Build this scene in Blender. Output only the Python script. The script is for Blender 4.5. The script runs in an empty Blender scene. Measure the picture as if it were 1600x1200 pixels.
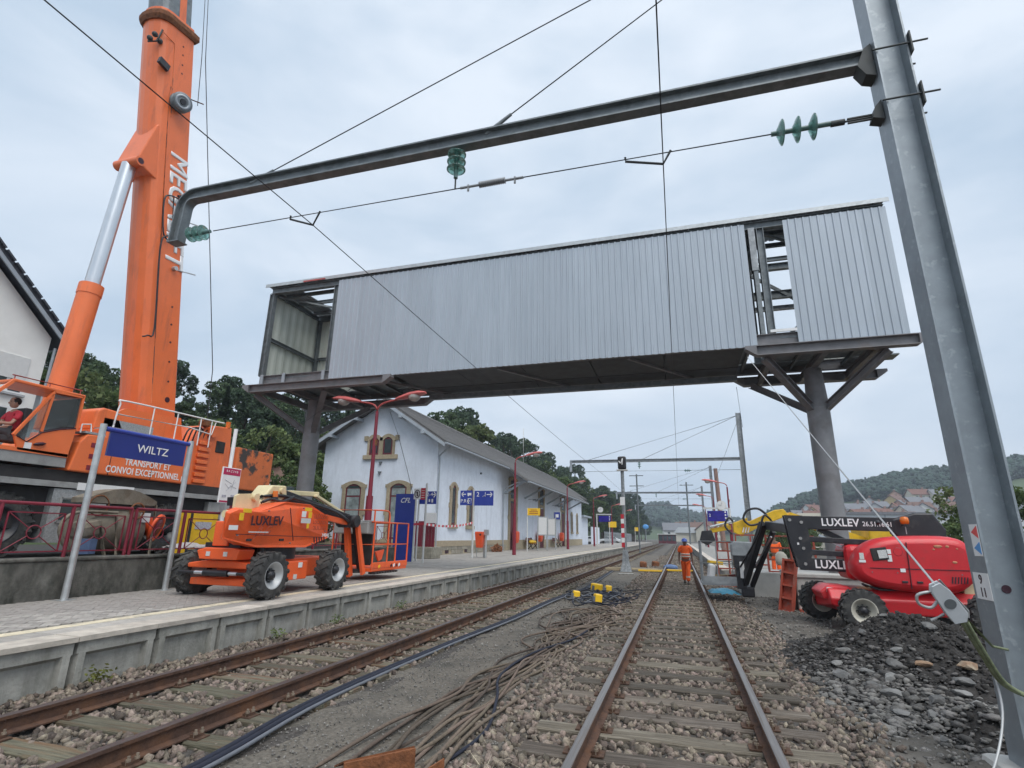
import bpy, bmesh, math, random
import numpy as np
from mathutils import Vector, Matrix, Euler

random.seed(7)
rng = np.random.default_rng(11)
scene = bpy.context.scene
COL = scene.collection
R = math.radians
PI = math.pi

# ------------------------------------------------------------------ camera
cam_data = bpy.data.cameras.new('Camera')
cam = bpy.data.objects.new('Camera', cam_data)
COL.objects.link(cam)
cam_data.sensor_width = 36.0
cam_data.lens = 832.83 / 1600 * 36.0
cam_data.clip_start = 0.05
cam_data.clip_end = 6000
_yaw, _pit, _rol = R(-17.108), R(15.837), R(0.964)
_f = Vector((math.sin(_yaw) * math.cos(_pit), math.cos(_yaw) * math.cos(_pit), math.sin(_pit)))
_r = Vector((math.cos(_yaw), -math.sin(_yaw), 0))
_u = _r.cross(_f)
_r2 = math.cos(_rol) * _r + math.sin(_rol) * _u
_u2 = -math.sin(_rol) * _r + math.cos(_rol) * _u
cam.matrix_world = Matrix(((_r2.x, _u2.x, -_f.x, 0), (_r2.y, _u2.y, -_f.y, 0), (_r2.z, _u2.z, -_f.z, 1.58), (0, 0, 0, 1)))
scene.camera = cam

# ------------------------------------------------------------------ sky, sun, exposure
world = bpy.data.worlds.new('World')
scene.world = world
world.use_nodes = True
nt = world.node_tree
nt.nodes.clear()
W = nt.nodes.new
w_out = W('ShaderNodeOutputWorld'); w_bg = W('ShaderNodeBackground')
w_sky = W('ShaderNodeTexSky'); w_sky.sky_type = 'NISHITA'; w_sky.sun_disc = False
w_sky.sun_elevation = R(60); w_sky.sun_rotation = R(140)
w_sky.air_density = 1.2; w_sky.dust_density = 3.0
w_tc = W('ShaderNodeTexCoord')
w_map = W('ShaderNodeMapping'); w_map.inputs['Scale'].default_value = (1.0, 1.0, 2.6)
w_n1 = W('ShaderNodeTexNoise'); w_n1.inputs['Scale'].default_value = 2.3; w_n1.inputs['Detail'].default_value = 6; w_n1.inputs['Roughness'].default_value = 0.52
w_n1.inputs['Distortion'].default_value = 0.35
w_r1 = W('ShaderNodeValToRGB')
w_r1.color_ramp.elements[0].position = 0.34; w_r1.color_ramp.elements[0].color = (5.0, 6.2, 7.6, 1)
w_r1.color_ramp.elements[1].position = 0.66; w_r1.color_ramp.elements[1].color = (7.7, 8.5, 9.5, 1)
w_mix = W('ShaderNodeMixRGB'); w_mix.inputs[0].default_value = 0.93
L = nt.links.new
L(w_tc.outputs['Generated'], w_map.inputs['Vector']); L(w_map.outputs[0], w_n1.inputs['Vector'])
L(w_n1.outputs['Fac'], w_r1.inputs[0])
L(w_sky.outputs[0], w_mix.inputs[1]); L(w_r1.outputs[0], w_mix.inputs[2])
L(w_mix.outputs[0], w_bg.inputs['Color']); w_bg.inputs['Strength'].default_value = 0.065
L(w_bg.outputs[0], w_out.inputs['Surface'])

sun_d = bpy.data.lights.new('Sun', 'SUN'); sun_d.energy = 1.5; sun_d.angle = R(45); sun_d.color = (1.0, 0.97, 0.93)
sun = bpy.data.objects.new('Sun', sun_d); COL.objects.link(sun)
sun.rotation_euler = (R(30), 0, R(40))
scene.view_settings.view_transform = 'Standard'
scene.view_settings.look = 'None'
scene.view_settings.exposure = 0.8
scene.view_settings.gamma = 1.0
scene.cycles.use_adaptive_sampling = True
scene.cycles.adaptive_threshold = 0.02
scene.cycles.max_bounces = 6
scene.cycles.diffuse_bounces = 3
scene.cycles.glossy_bounces = 3
scene.cycles.transmission_bounces = 4
scene.cycles.volume_bounces = 0
scene.cycles.use_denoising = True

# ------------------------------------------------------------------ materials
MATS = {}
def mat(name, col, rough=0.7, metal=0.0, var=0.15, scale=6.0, bump=0.0, bscale=None, col2=None, c2pos=(0.5, 0.7), c2scale=2.0,
        stretch=(1, 1, 1), island=0.0, rnd=0.0, spec=0.5, emit=None, transm=0.0, alpha=None, coat=0.0, c2stretch=None):
    m = bpy.data.materials.new(name); m.use_nodes = True
    t = m.node_tree; N = t.nodes.new; K = t.links.new
    b = t.nodes['Principled BSDF']
    b.inputs['Roughness'].default_value = rough; b.inputs['Metallic'].default_value = metal
    b.inputs['Specular IOR Level'].default_value = spec
    b.inputs['Coat Weight'].default_value = coat
    if transm: b.inputs['Transmission Weight'].default_value = transm
    if alpha is not None: b.inputs['Alpha'].default_value = alpha
    if emit:
        b.inputs['Emission Color'].default_value = (*col, 1); b.inputs['Emission Strength'].default_value = emit
    tc = N('ShaderNodeTexCoord'); oi = N('ShaderNodeObjectInfo')
    mul = N('ShaderNodeMath'); mul.operation = 'MULTIPLY'; mul.inputs[1].default_value = 57.3; K(oi.outputs['Random'], mul.inputs[0])
    add = N('ShaderNodeVectorMath'); add.operation = 'ADD'; K(tc.outputs['Object'], add.inputs[0]); K(mul.outputs[0], add.inputs[1])
    mp = N('ShaderNodeMapping'); mp.inputs['Scale'].default_value = stretch; K(add.outputs[0], mp.inputs['Vector'])
    nz = N('ShaderNodeTexNoise'); nz.inputs['Scale'].default_value = scale; nz.inputs['Detail'].default_value = 5; nz.inputs['Roughness'].default_value = 0.6
    K(mp.outputs[0], nz.inputs['Vector'])
    rp = N('ShaderNodeValToRGB')
    lo = [max(0, c * (1 - var)) for c in col]; hi = [min(1, c * (1 + var)) for c in col]
    rp.color_ramp.elements[0].position = 0.3; rp.color_ramp.elements[0].color = (*lo, 1)
    rp.color_ramp.elements[1].position = 0.72; rp.color_ramp.elements[1].color = (*hi, 1)
    K(nz.outputs['Fac'], rp.inputs[0])
    out = rp.outputs[0]
    if col2 is not None:
        n2 = N('ShaderNodeTexNoise'); n2.inputs['Scale'].default_value = c2scale; n2.inputs['Detail'].default_value = 6; n2.inputs['Roughness'].default_value = 0.65
        m2 = N('ShaderNodeMapping'); m2.inputs['Scale'].default_value = c2stretch or stretch; m2.inputs['Location'].default_value = (3.7, 1.3, 9.1)
        K(add.outputs[0], m2.inputs['Vector']); K(m2.outputs[0], n2.inputs['Vector'])
        r2 = N('ShaderNodeValToRGB'); r2.color_ramp.elements[0].position = c2pos[0]; r2.color_ramp.elements[1].position = c2pos[1]
        K(n2.outputs['Fac'], r2.inputs[0])
        mx = N('ShaderNodeMixRGB'); K(r2.outputs[0], mx.inputs[0]); K(out, mx.inputs[1]); mx.inputs[2].default_value = (*col2, 1)
        out = mx.outputs[0]
    if island or rnd:
        hv = N('ShaderNodeHueSaturation')
        if island:
            g = N('ShaderNodeNewGeometry'); src = g.outputs['Random Per Island']; amt = island
        else:
            src = oi.outputs['Random']; amt = rnd
        mr = N('ShaderNodeMapRange'); mr.inputs['To Min'].default_value = 1 - amt; mr.inputs['To Max'].default_value = 1 + amt
        K(src, mr.inputs['Value']); K(mr.outputs[0], hv.inputs['Value'])
        mr2 = N('ShaderNodeMapRange'); mr2.inputs['To Min'].default_value = 0.5 - amt * 0.045; mr2.inputs['To Max'].default_value = 0.5 + amt * 0.03
        fr = N('ShaderNodeMath'); fr.operation = 'FRACT'; m7 = N('ShaderNodeMath'); m7.operation = 'MULTIPLY'; m7.inputs[1].default_value = 7.31
        K(src, m7.inputs[0]); K(m7.outputs[0], fr.inputs[0]); K(fr.outputs[0], mr2.inputs['Value']); K(mr2.outputs[0], hv.inputs['Hue'])
        K(out, hv.inputs['Color']); out = hv.outputs[0]
    K(out, b.inputs['Base Color'])
    if bump:
        nb = N('ShaderNodeTexNoise'); nb.inputs['Scale'].default_value = bscale or scale * 4; nb.inputs['Detail'].default_value = 4
        K(mp.outputs[0], nb.inputs['Vector'])
        bp = N('ShaderNodeBump'); bp.inputs['Strength'].default_value = min(1, bump); bp.inputs['Distance'].default_value = 0.02
        K(nb.outputs['Fac'], bp.inputs['Height']); K(bp.outputs[0], b.inputs['Normal'])
    MATS[name] = m
    return m

mat('dirt', (0.098, 0.087, 0.073), 0.95, var=0.5, scale=1.4, bump=0.9, bscale=18, col2=(0.15, 0.14, 0.125), c2pos=(0.45, 0.75), c2scale=0.7)
mat('yard', (0.145, 0.128, 0.105), 0.95, var=0.45, scale=26.0, bump=1.0, bscale=45, col2=(0.075, 0.069, 0.058), c2pos=(0.46, 0.7), c2scale=1.9)
mat('ballast_bed', (0.07, 0.062, 0.055), 0.95, var=0.6, scale=22, bump=1.0, bscale=24)
mat('stone', (0.18, 0.147, 0.116), 0.9, var=0.4, scale=40, bump=0.6, bscale=70, island=0.62)
mat('grit', (0.185, 0.175, 0.16), 0.95, var=0.3, scale=30, island=0.5)
mat('slate_chip', (0.085, 0.08, 0.075), 0.8, var=0.3, scale=14, bump=0.6, bscale=40, island=0.7)
mat('rubble', (0.145, 0.138, 0.128), 0.88, var=0.3, scale=14, bump=0.6, bscale=40, island=0.55)
mat('soil', (0.032, 0.029, 0.027), 0.97, var=0.6, scale=12, bump=1.0, bscale=26)
mat('rail_side', (0.085, 0.045, 0.03), 0.85, var=0.4, scale=9, bump=0.4, bscale=60, col2=(0.15, 0.07, 0.035), c2pos=(0.45, 0.7), c2scale=3.0)
mat('rail_top_dull', (0.10, 0.075, 0.068), 0.5, 0.35, var=0.25, scale=6, stretch=(8, .3, 8))
mat('rail_top', (0.26, 0.235, 0.22), 0.35, 0.7, var=0.25, scale=6, stretch=(14, .2, 8), col2=(0.16, 0.10, 0.06), c2pos=(0.5, 0.66), c2scale=3)
mat('sleeper', (0.125, 0.105, 0.08), 0.92, var=0.5, scale=5, stretch=(0.5, 9, 9), bump=0.8, bscale=14, col2=(0.27, 0.24, 0.195), c2pos=(0.52, 0.72), c2scale=3.0, rnd=0.35)
mat('sleeper_mossy', (0.125, 0.115, 0.08), 0.92, var=0.5, scale=5, stretch=(0.5, 9, 9), bump=0.8, bscale=14, col2=(0.15, 0.075, 0.04), c2pos=(0.48, 0.7), c2scale=1.6, rnd=0.28)
mat('fastener', (0.095, 0.052, 0.033), 0.8, 0.2, var=0.4, scale=20)
mat('bolt_pale', (0.26, 0.21, 0.16), 0.6, 0.3, var=0.3, scale=30)
mat('concrete', (0.30, 0.29, 0.27), 0.9, var=0.22, scale=4, bump=0.35, bscale=30, col2=(0.13, 0.13, 0.11), c2pos=(0.48, 0.75), c2scale=2.2, c2stretch=(2, 2, 0.5))
mat('panel_concrete', (0.35, 0.34, 0.305), 0.92, var=0.25, scale=4, bump=0.4, bscale=30, col2=(0.17, 0.17, 0.145), c2pos=(0.46, 0.76), c2scale=1.8, c2stretch=(2.2, 2.2, 0.5), rnd=0.1)
mat('new_concrete', (0.47, 0.46, 0.43), 0.85, var=0.12, scale=3, bump=0.2, bscale=30, col2=(0.33, 0.32, 0.30), c2pos=(0.5, 0.8), c2scale=1.2)
mat('coping', (0.50, 0.45, 0.385), 0.88, var=0.2, scale=5, bump=0.2, bscale=40, col2=(0.34, 0.30, 0.26), c2pos=(0.5, 0.75), c2scale=3, rnd=0.12)
mat('paver', (0.345, 0.32, 0.29), 0.88, var=0.2, scale=10, bump=0.25, bscale=50, rnd=0.22)
mat('paver_bed', (0.315, 0.292, 0.262), 0.9, var=0.22, scale=6, bump=0.25, bscale=50, col2=(0.17, 0.165, 0.155), c2pos=(0.5, 0.75), c2scale=0.8)
mat('tactile', (0.66, 0.58, 0.42), 0.8, var=0.15, scale=12, col2=(0.38, 0.34, 0.28), c2pos=(0.5, 0.7), c2scale=4)
mat('mossy_wall', (0.135, 0.13, 0.115), 0.95, var=0.4, scale=3, bump=0.6, bscale=20, col2=(0.035, 0.037, 0.03), c2pos=(0.4, 0.62), c2scale=1.7, c2stretch=(1.3, 1.3, 0.7))
mat('asphalt', (0.06, 0.06, 0.06), 0.95, var=0.3, scale=8, bump=0.5, bscale=60)
mat('cladding', (0.42, 0.465, 0.51), 0.45, 0.3, var=0.06, scale=1.5, stretch=(1, 1, 0.2), rnd=0.03, col2=(0.36, 0.405, 0.45), c2pos=(0.5, 0.8), c2scale=1.3, c2stretch=(3, 3, .3))
mat('cladding_inside', (0.60, 0.63, 0.56), 0.5, 0.1, var=0.06, scale=2)
mat('galv', (0.27, 0.285, 0.295), 0.5, 0.55, var=0.28, scale=7, bump=0.1, bscale=25, col2=(0.38, 0.40, 0.41), c2pos=(0.55, 0.62), c2scale=9)
mat('galv_dark', (0.18, 0.2, 0.21), 0.55, 0.5, var=0.25, scale=5, col2=(0.23, 0.25, 0.255), c2pos=(0.5, 0.66), c2scale=6)
mat('galv_mast', (0.285, 0.32, 0.345), 0.48, 0.45, var=0.12, scale=4, bump=0.06, bscale=20, col2=(0.36, 0.395, 0.42), c2pos=(0.58, 0.66), c2scale=11)
mat('galv_post', (0.50, 0.52, 0.52), 0.4, 0.6, var=0.15, scale=8)
mat('steel_brownish', (0.205, 0.2, 0.205), 0.6, 0.3, var=0.2, scale=3, col2=(0.22, 0.19, 0.175), c2pos=(0.55, 0.75), c2scale=1.5)
mat('soffit_shade', (0.075, 0.083, 0.09), 0.7, 0.2, var=0.2, scale=3)  # bridge underside shade put into the colour
mat('column_steel', (0.25, 0.25, 0.255), 0.6, 0.3, var=0.15, scale=2.5, col2=(0.16, 0.145, 0.14), c2pos=(0.5, 0.8), c2scale=1.2)
mat('wire', (0.05, 0.055, 0.06), 0.6, 0.4, var=0.1)
mat('wire_pale', (0.45, 0.46, 0.46), 0.5, 0.4, var=0.1)
mat('hw_dark', (0.05, 0.055, 0.055), 0.6, 0.3, var=0.2)
mat('ins_glass', (0.34, 0.62, 0.56), 0.08, 0, var=0.1, scale=6, transm=0.75, spec=0.7)
mat('ins_core', (0.10, 0.17, 0.16), 0.3, 0, var=0.2)
mat('ins_grey', (0.26, 0.27, 0.28), 0.5, 0, var=0.1)
mat('crane_orange', (0.80, 0.17, 0.045), 0.42, var=0.08, scale=1.2, coat=0.15, col2=(0.52, 0.125, 0.05), c2pos=(0.54, 0.78), c2scale=2.2, c2stretch=(2, 2, .35))
mat('crane_dirty', (0.62, 0.16, 0.05), 0.65, var=0.15, scale=2, col2=(0.06, 0.05, 0.045), c2pos=(0.5, 0.56), c2scale=1.4)
mat('lift_orange', (0.84, 0.125, 0.03), 0.45, var=0.07, scale=3, coat=0.1, col2=(0.50, 0.12, 0.055), c2pos=(0.55, 0.78), c2scale=3.5)
mat('lift_red', (0.58, 0.018, 0.026), 0.42, var=0.08, scale=3, coat=0.12, col2=(0.38, 0.045, 0.04), c2pos=(0.54, 0.78), c2scale=4)
mat('red_scuff', (0.50, 0.22, 0.12), 0.8, var=0.3, scale=30)
mat('black_paint', (0.022, 0.022, 0.026), 0.4, var=0.3, scale=3, col2=(0.05, 0.048, 0.047), c2pos=(0.55, 0.7), c2scale=4)
mat('cream_paint', (0.70, 0.60, 0.36), 0.5, var=0.1, scale=4, col2=(0.45, 0.38, 0.24), c2pos=(0.58, 0.75), c2scale=5)
mat('tyre', (0.045, 0.044, 0.043), 0.9, var=0.35, scale=10, col2=(0.10, 0.095, 0.085), c2pos=(0.5, 0.7), c2scale=5)
mat('rim_grey', (0.50, 0.51, 0.51), 0.45, 0.35, var=0.1, scale=5)
mat('rim_cream', (0.55, 0.52, 0.44), 0.6, 0.1, var=0.15, scale=5)
mat('white_paint', (0.78, 0.78, 0.77), 0.5, var=0.05, scale=3)
mat('grey_chassis', (0.33, 0.33, 0.32), 0.55, 0.15, var=0.15, scale=4, col2=(0.2, 0.19, 0.18), c2pos=(0.5, 0.75), c2scale=3)
mat('checker', (0.42, 0.43, 0.43), 0.4, 0.5, var=0.3, scale=30)
mat('dark_under', (0.03, 0.028, 0.028), 0.8, var=0.3, scale=4)
mat('chrome', (0.62, 0.65, 0.68), 0.28, 0.75, var=0.05, scale=2)
mat('glass_dark', (0.05, 0.065, 0.07), 0.06, 0, var=0.3, scale=1.2, spec=0.8)
mat('glass_cab', (0.55, 0.62, 0.62), 0.03, 0, var=0.05, transm=0.92, spec=0.5)
mat('beacon', (0.9, 0.22, 0.02), 0.25, var=0.1, transm=0.35)
mat('maroon', (0.20, 0.018, 0.035), 0.45, var=0.12, scale=3)
mat('lamp_red', (0.40, 0.075, 0.07), 0.45, var=0.15, scale=3)
mat('lamp_shell', (0.56, 0.13, 0.12), 0.4, var=0.12, scale=3)
mat('lamp_glass', (0.55, 0.52, 0.48), 0.2, var=0.1, transm=0.3)
mat('sign_blue', (0.018, 0.03, 0.20), 0.3, var=0.08, scale=2)
mat('sign_blue_bright', (0.03, 0.055, 0.32), 0.35, var=0.06, scale=2)
mat('screen_blue', (0.02, 0.012, 0.24), 0.2, var=0.3, scale=4)
mat('sign_red', (0.50, 0.025, 0.04), 0.4, var=0.05)
mat('sign_magenta', (0.45, 0.02, 0.09), 0.4, var=0.05)
mat('sign_yellow', (0.85, 0.52, 0.02), 0.45, var=0.08, scale=6)
mat('machine_yellow', (0.75, 0.46, 0.02), 0.45, var=0.12, scale=4, col2=(0.4, 0.25, 0.03), c2pos=(0.58, 0.72), c2scale=5)
mat('text_white', (0.80, 0.80, 0.80), 0.5, var=0.02)
mat('text_dark', (0.04, 0.01, 0.02), 0.5, var=0.05)
mat('text_faded', (0.42, 0.07, 0.03), 0.6, var=0.1)
mat('sticker_grey', (0.60, 0.60, 0.58), 0.5, var=0.25, scale=60)
mat('arrow_red', (0.75, 0.09, 0.08), 0.5, var=0.03)
mat('arrow_blue', (0.10, 0.32, 0.66), 0.5, var=0.03)
mat('stucco', (0.70, 0.75, 0.83), 0.92, var=0.06, scale=2.5, bump=0.45, bscale=22, col2=(0.57, 0.61, 0.68), c2pos=(0.5, 0.78), c2scale=1.2, c2stretch=(1.6, 1.6, .35))
mat('house_white', (0.84, 0.83, 0.79), 0.92, var=0.04, scale=2, bump=0.15, bscale=30)
mat('sandstone', (0.36, 0.30, 0.205), 0.9, var=0.2, scale=8, bump=0.4, bscale=40, rnd=0.14)
mat('plinth_stone', (0.30, 0.275, 0.22), 0.92, var=0.3, scale=7, bump=0.5, bscale=30, rnd=0.22)
mat('slate', (0.155, 0.15, 0.148), 0.8, var=0.3, scale=5, bump=0.4, bscale=20, col2=(0.215, 0.205, 0.19), c2pos=(0.5, 0.75), c2scale=1.2, rnd=0.12)
mat('slate_dark', (0.055, 0.06, 0.075), 0.7, var=0.2, scale=4, rnd=0.15)
mat('soffit', (0.36, 0.40, 0.44), 0.7, var=0.12, scale=3)
mat('zinc', (0.36, 0.39, 0.42), 0.5, 0.3, var=0.15, scale=4)
mat('joinery', (0.13, 0.018, 0.03), 0.5, var=0.15, scale=5)
mat('bin_orange', (0.80, 0.10, 0.03), 0.45, var=0.08, scale=4)
mat('bench_wood', (0.16, 0.035, 0.03), 0.6, var=0.2, scale=6)
mat('hivis', (0.95, 0.13, 0.02), 0.8, var=0.1, scale=6, bump=0.4, bscale=14)
mat('hivis_band', (0.62, 0.50, 0.42), 0.4, var=0.15, scale=20)
mat('skin', (0.16, 0.085, 0.06), 0.6, var=0.1)
mat('skin_fair', (0.42, 0.24, 0.17), 0.6, var=0.08)
mat('red_cloth', (0.48, 0.03, 0.05), 0.85, var=0.12, scale=8)
mat('hair', (0.02, 0.015, 0.012), 0.7, var=0.2)
mat('helmet_blue', (0.05, 0.11, 0.42), 0.35, var=0.05)
mat('boot', (0.03, 0.025, 0.02), 0.8, var=0.2)
mat('rope_brown', (0.12, 0.092, 0.068), 0.85, var=0.3, scale=30, rnd=0.4)
mat('hose_blue', (0.013, 0.016, 0.03), 0.75, var=0.25, scale=8)
mat('cable_grey', (0.13, 0.14, 0.16), 0.6, var=0.15, scale=8)
mat('rust', (0.20, 0.075, 0.03), 0.88, var=0.45, scale=12, bump=0.5, bscale=50)
mat('plank', (0.34, 0.27, 0.17), 0.85, var=0.25, scale=5, stretch=(0.6, 8, 8), rnd=0.2)
mat('formwork', (0.36, 0.065, 0.035), 0.7, var=0.25, scale=6, col2=(0.24, 0.12, 0.09), c2pos=(0.55, 0.7), c2scale=5)
mat('tarp_blue', (0.015, 0.22, 0.34), 0.35, var=0.2, scale=6, bump=0.7, bscale=9)
mat('sheet_grey', (0.50, 0.47, 0.46), 0.6, var=0.15, scale=5, bump=0.8, bscale=8)
mat('rag_blue', (0.11, 0.17, 0.30), 0.8, var=0.2, scale=8)
mat('tank_tan', (0.195, 0.17, 0.13), 0.75, var=0.3, scale=4, bump=0.3, bscale=25, col2=(0.12, 0.085, 0.055), c2pos=(0.5, 0.72), c2scale=3)
mat('pole_pale', (0.62, 0.62, 0.60), 0.5, 0.1, var=0.1, scale=4)
mat('strap_green', (0.18, 0.21, 0.12), 0.8, var=0.3, scale=20)
mat('mesh_grey', (0.30, 0.32, 0.33), 0.6, 0.3, var=0.2, scale=6)
mat('fence_blue', (0.38, 0.46, 0.52), 0.55, 0.2, var=0.1, scale=3)
mat('bark', (0.10, 0.08, 0.06), 0.95, var=0.3, scale=8, bump=0.5)
for nm, c in (('leaf_dark', (0.08, 0.12, 0.062)), ('leaf_mid', (0.10, 0.145, 0.056)), ('leaf_pale', (0.14, 0.18, 0.075)), ('leaf_deep', (0.068, 0.105, 0.065)), ('leaf_yellow', (0.155, 0.165, 0.045))):
    m_ = mat(nm, c, 0.75, var=0.25, scale=0.35, island=0.45, spec=0.25)
    t_ = m_.node_tree; b_ = t_.nodes['Principled BSDF']; tr_ = t_.nodes.new('ShaderNodeBsdfTranslucent'); mx_ = t_.nodes.new('ShaderNodeMixShader'); mx_.inputs[0].default_value = 0.38
    t_.links.new(b_.inputs['Base Color'].links[0].from_socket, tr_.inputs['Color']); t_.links.new(b_.outputs[0], mx_.inputs[1]); t_.links.new(tr_.outputs[0], mx_.inputs[2]); t_.links.new(mx_.outputs[0], t_.nodes['Material Output'].inputs['Surface'])
mat('forest', (0.03, 0.055, 0.04), 0.95, var=0.35, scale=0.05, island=0.35)
mat('grass_hill', (0.065, 0.095, 0.04), 0.95, var=0.3, scale=0.03)
mat('tape_white', (0.80, 0.78, 0.78), 0.5, var=0.03)
mat('tape_red', (0.72, 0.06, 0.08), 0.5, var=0.03)
mat('car_white', (0.72, 0.74, 0.76), 0.25, var=0.02, coat=0.5)
mat('car_grey', (0.22, 0.24, 0.26), 0.25, 0.4, var=0.02, coat=0.5)
mat('wall_ochre', (0.52, 0.40, 0.20), 0.9, var=0.06)
mat('wall_cream', (0.62, 0.58, 0.48), 0.9, var=0.06)
mat('wall_white', (0.68, 0.68, 0.66), 0.9, var=0.05)
mat('wall_pink', (0.50, 0.32, 0.26), 0.9, var=0.06)
mat('wall_grey', (0.44, 0.45, 0.46), 0.9, var=0.05)
mat('roof_red', (0.17, 0.085, 0.065), 0.85, var=0.15, scale=2)
mat('roof_grey', (0.16, 0.165, 0.18), 0.7, var=0.12, scale=2)
mat('roof_brown', (0.15, 0.09, 0.07), 0.85, var=0.15, scale=2)
mat('shed_metal', (0.58, 0.61, 0.63), 0.5, 0.2, var=0.06)
mat('brick', (0.27, 0.17, 0.14), 0.9, var=0.2, scale=6)
mat('cab_interior', (0.06, 0.06, 0.065), 0.8, var=0.2)
mat('glass_pale', (0.27, 0.31, 0.31), 0.12, 0, var=0.45, scale=2.2, spec=0.7)  # paler grey-green pane glass, tone varied by noise
mat('paper', (0.74, 0.74, 0.73), 0.7, var=0.04, scale=20)
mat('paper_print', (0.42, 0.42, 0.47), 0.7, var=0.5, scale=40)

# ------------------------------------------------------------------ helpers
def V(*a): return Vector(a)
def wloc(o):
    p = Vector((0, 0, 0))
    while o is not None:
        p = p + o.location; o = o.parent
    return p
def frame(d):
    d = Vector(d).normalized()
    a = Vector((0, 0, 1)) if abs(d.z) < 0.95 else Vector((1, 0, 0))
    s = d.cross(a).normalized(); return s, d.cross(s).normalized() * -1.0
def tag(o, label=None, cat=None, group=None, kind=None):
    if label: o['label'] = label
    if cat: o['category'] = cat
    if group: o['group'] = group
    if kind: o['kind'] = kind
    return o
def thing(name, label, cat, loc=(0, 0, 0), group=None, rotz=0.0):
    o = bpy.data.objects.new(name, None); COL.objects.link(o); o.empty_display_size = 0.2
    o.location = loc; o.rotation_euler = (0, 0, rotz)
    return tag(o, label, cat, group)
class MB:
    """collects shapes; build() links them as ONE mesh object (vertices in world space, shifted to the parent)"""
    def __init__(s): s.v = []; s.f = []; s.m = []; s.k = 0; s.sm = []
    def add(s, vs, fs, smooth=False):
        b = len(s.v); s.v += [tuple(p) for p in vs]
        for f in fs: s.f.append([i + b for i in f]); s.m.append(s.k); s.sm.append(smooth)
        return s
    def mat(s, k): s.k = k; return s
    def box(s, c, d, rot=None, taper=None):
        hx, hy, hz = d[0] / 2, d[1] / 2, d[2] / 2; tx, ty = taper or (1, 1)
        p = [V(-hx, -hy, -hz), V(hx, -hy, -hz), V(hx, hy, -hz), V(-hx, hy, -hz), V(-hx * tx, -hy * ty, hz), V(hx * tx, -hy * ty, hz), V(hx * tx, hy * ty, hz), V(-hx * tx, hy * ty, hz)]
        if rot is not None:
            q = Euler(rot).to_matrix() if not isinstance(rot, Matrix) else rot
            p = [q @ a for a in p]
        c = Vector(c)
        return s.add([a + c for a in p], [(3, 2, 1, 0), (4, 5, 6, 7), (0, 1, 5, 4), (1, 2, 6, 5), (2, 3, 7, 6), (3, 0, 4, 7)])
    def bx(s, x0, x1, y0, y1, z0, z1): return s.box(((x0 + x1) / 2, (y0 + y1) / 2, (z0 + z1) / 2), (abs(x1 - x0), abs(y1 - y0), abs(z1 - z0)))
    def beam(s, p0, p1, w, h, up=None):
        p0, p1 = Vector(p0), Vector(p1); d = (p1 - p0).normalized()
        u = Vector(up) if up else (Vector((0, 0, 1)) if abs(d.z) < 0.95 else Vector((0, 1, 0)))
        a = d.cross(u).normalized(); b = a.cross(d).normalized(); a = a * (w / 2); b = b * (h / 2)
        vs = [p0 - a - b, p0 + a - b, p0 + a + b, p0 - a + b, p1 - a - b, p1 + a - b, p1 + a + b, p1 - a + b]
        return s.add(vs, [(3, 2, 1, 0), (4, 5, 6, 7), (0, 1, 5, 4), (1, 2, 6, 5), (2, 3, 7, 6), (3, 0, 4, 7)])
    def ibeam(s, p0, p1, w, h, t=0.02, up=None):
        p0, p1 = Vector(p0), Vector(p1); d = (p1 - p0).normalized()
        u = Vector(up) if up else (Vector((0, 0, 1)) if abs(d.z) < 0.95 else Vector((0, 1, 0)))
        a = d.cross(u).normalized(); b = a.cross(d).normalized()
        o = b * (h / 2 - t / 2)
        s.beam(p0 + o, p1 + o, w, t, u); s.beam(p0 - o, p1 - o, w, t, u)
        return s.beam(p0, p1, t, h - 2 * t, u)
    def cyl(s, p0, p1, r0, r1=None, n=12, caps=True):
        r1 = r0 if r1 is None else r1
        p0, p1 = Vector(p0), Vector(p1); a, b = frame(p1 - p0); vs = []
        for p, r in ((p0, r0), (p1, r1)):
            for i in range(n):
                t = 2 * PI * i / n; vs.append(p + a * (r * math.cos(t)) + b * (r * math.sin(t)))
        fs = [(i, (i + 1) % n, n + (i + 1) % n, n + i) for i in range(n)]
        s.add(vs, fs, True)
        if caps: s.add(vs[:n], [tuple(range(n - 1, -1, -1))]); s.add(vs[n:], [tuple(range(n))])
        return s
    def tube(s, pts, r, n=6, caps=True):
        pts = [Vector(p) for p in pts]; vs = []; k = len(pts)
        up = None
        for i, p in enumerate(pts):
            d = (pts[min(i + 1, k - 1)] - pts[max(i - 1, 0)])
            if d.length < 1e-9: d = V(0, 0, 1)
            d.normalize()
            if up is None: a, b = frame(d)
            else:
                b = d.cross(up).normalized() if d.cross(up).length > 1e-6 else b; a = b.cross(d).normalized()
            up = a
            rr = r[i] if isinstance(r, (list, tuple)) else r
            for j in range(n):
                t = 2 * PI * j / n; vs.append(p + a * (rr * math.cos(t)) + b * (rr * math.sin(t)))
        fs = []
        for i in range(k - 1):
            for j in range(n): fs.append((i * n + j, i * n + (j + 1) % n, (i + 1) * n + (j + 1) % n, (i + 1) * n + j))
        s.add(vs, fs, True)
        if caps: s.add(vs[:n], [tuple(range(n - 1, -1, -1))]); s.add(vs[-n:], [tuple(range(n))])
        return s
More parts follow.
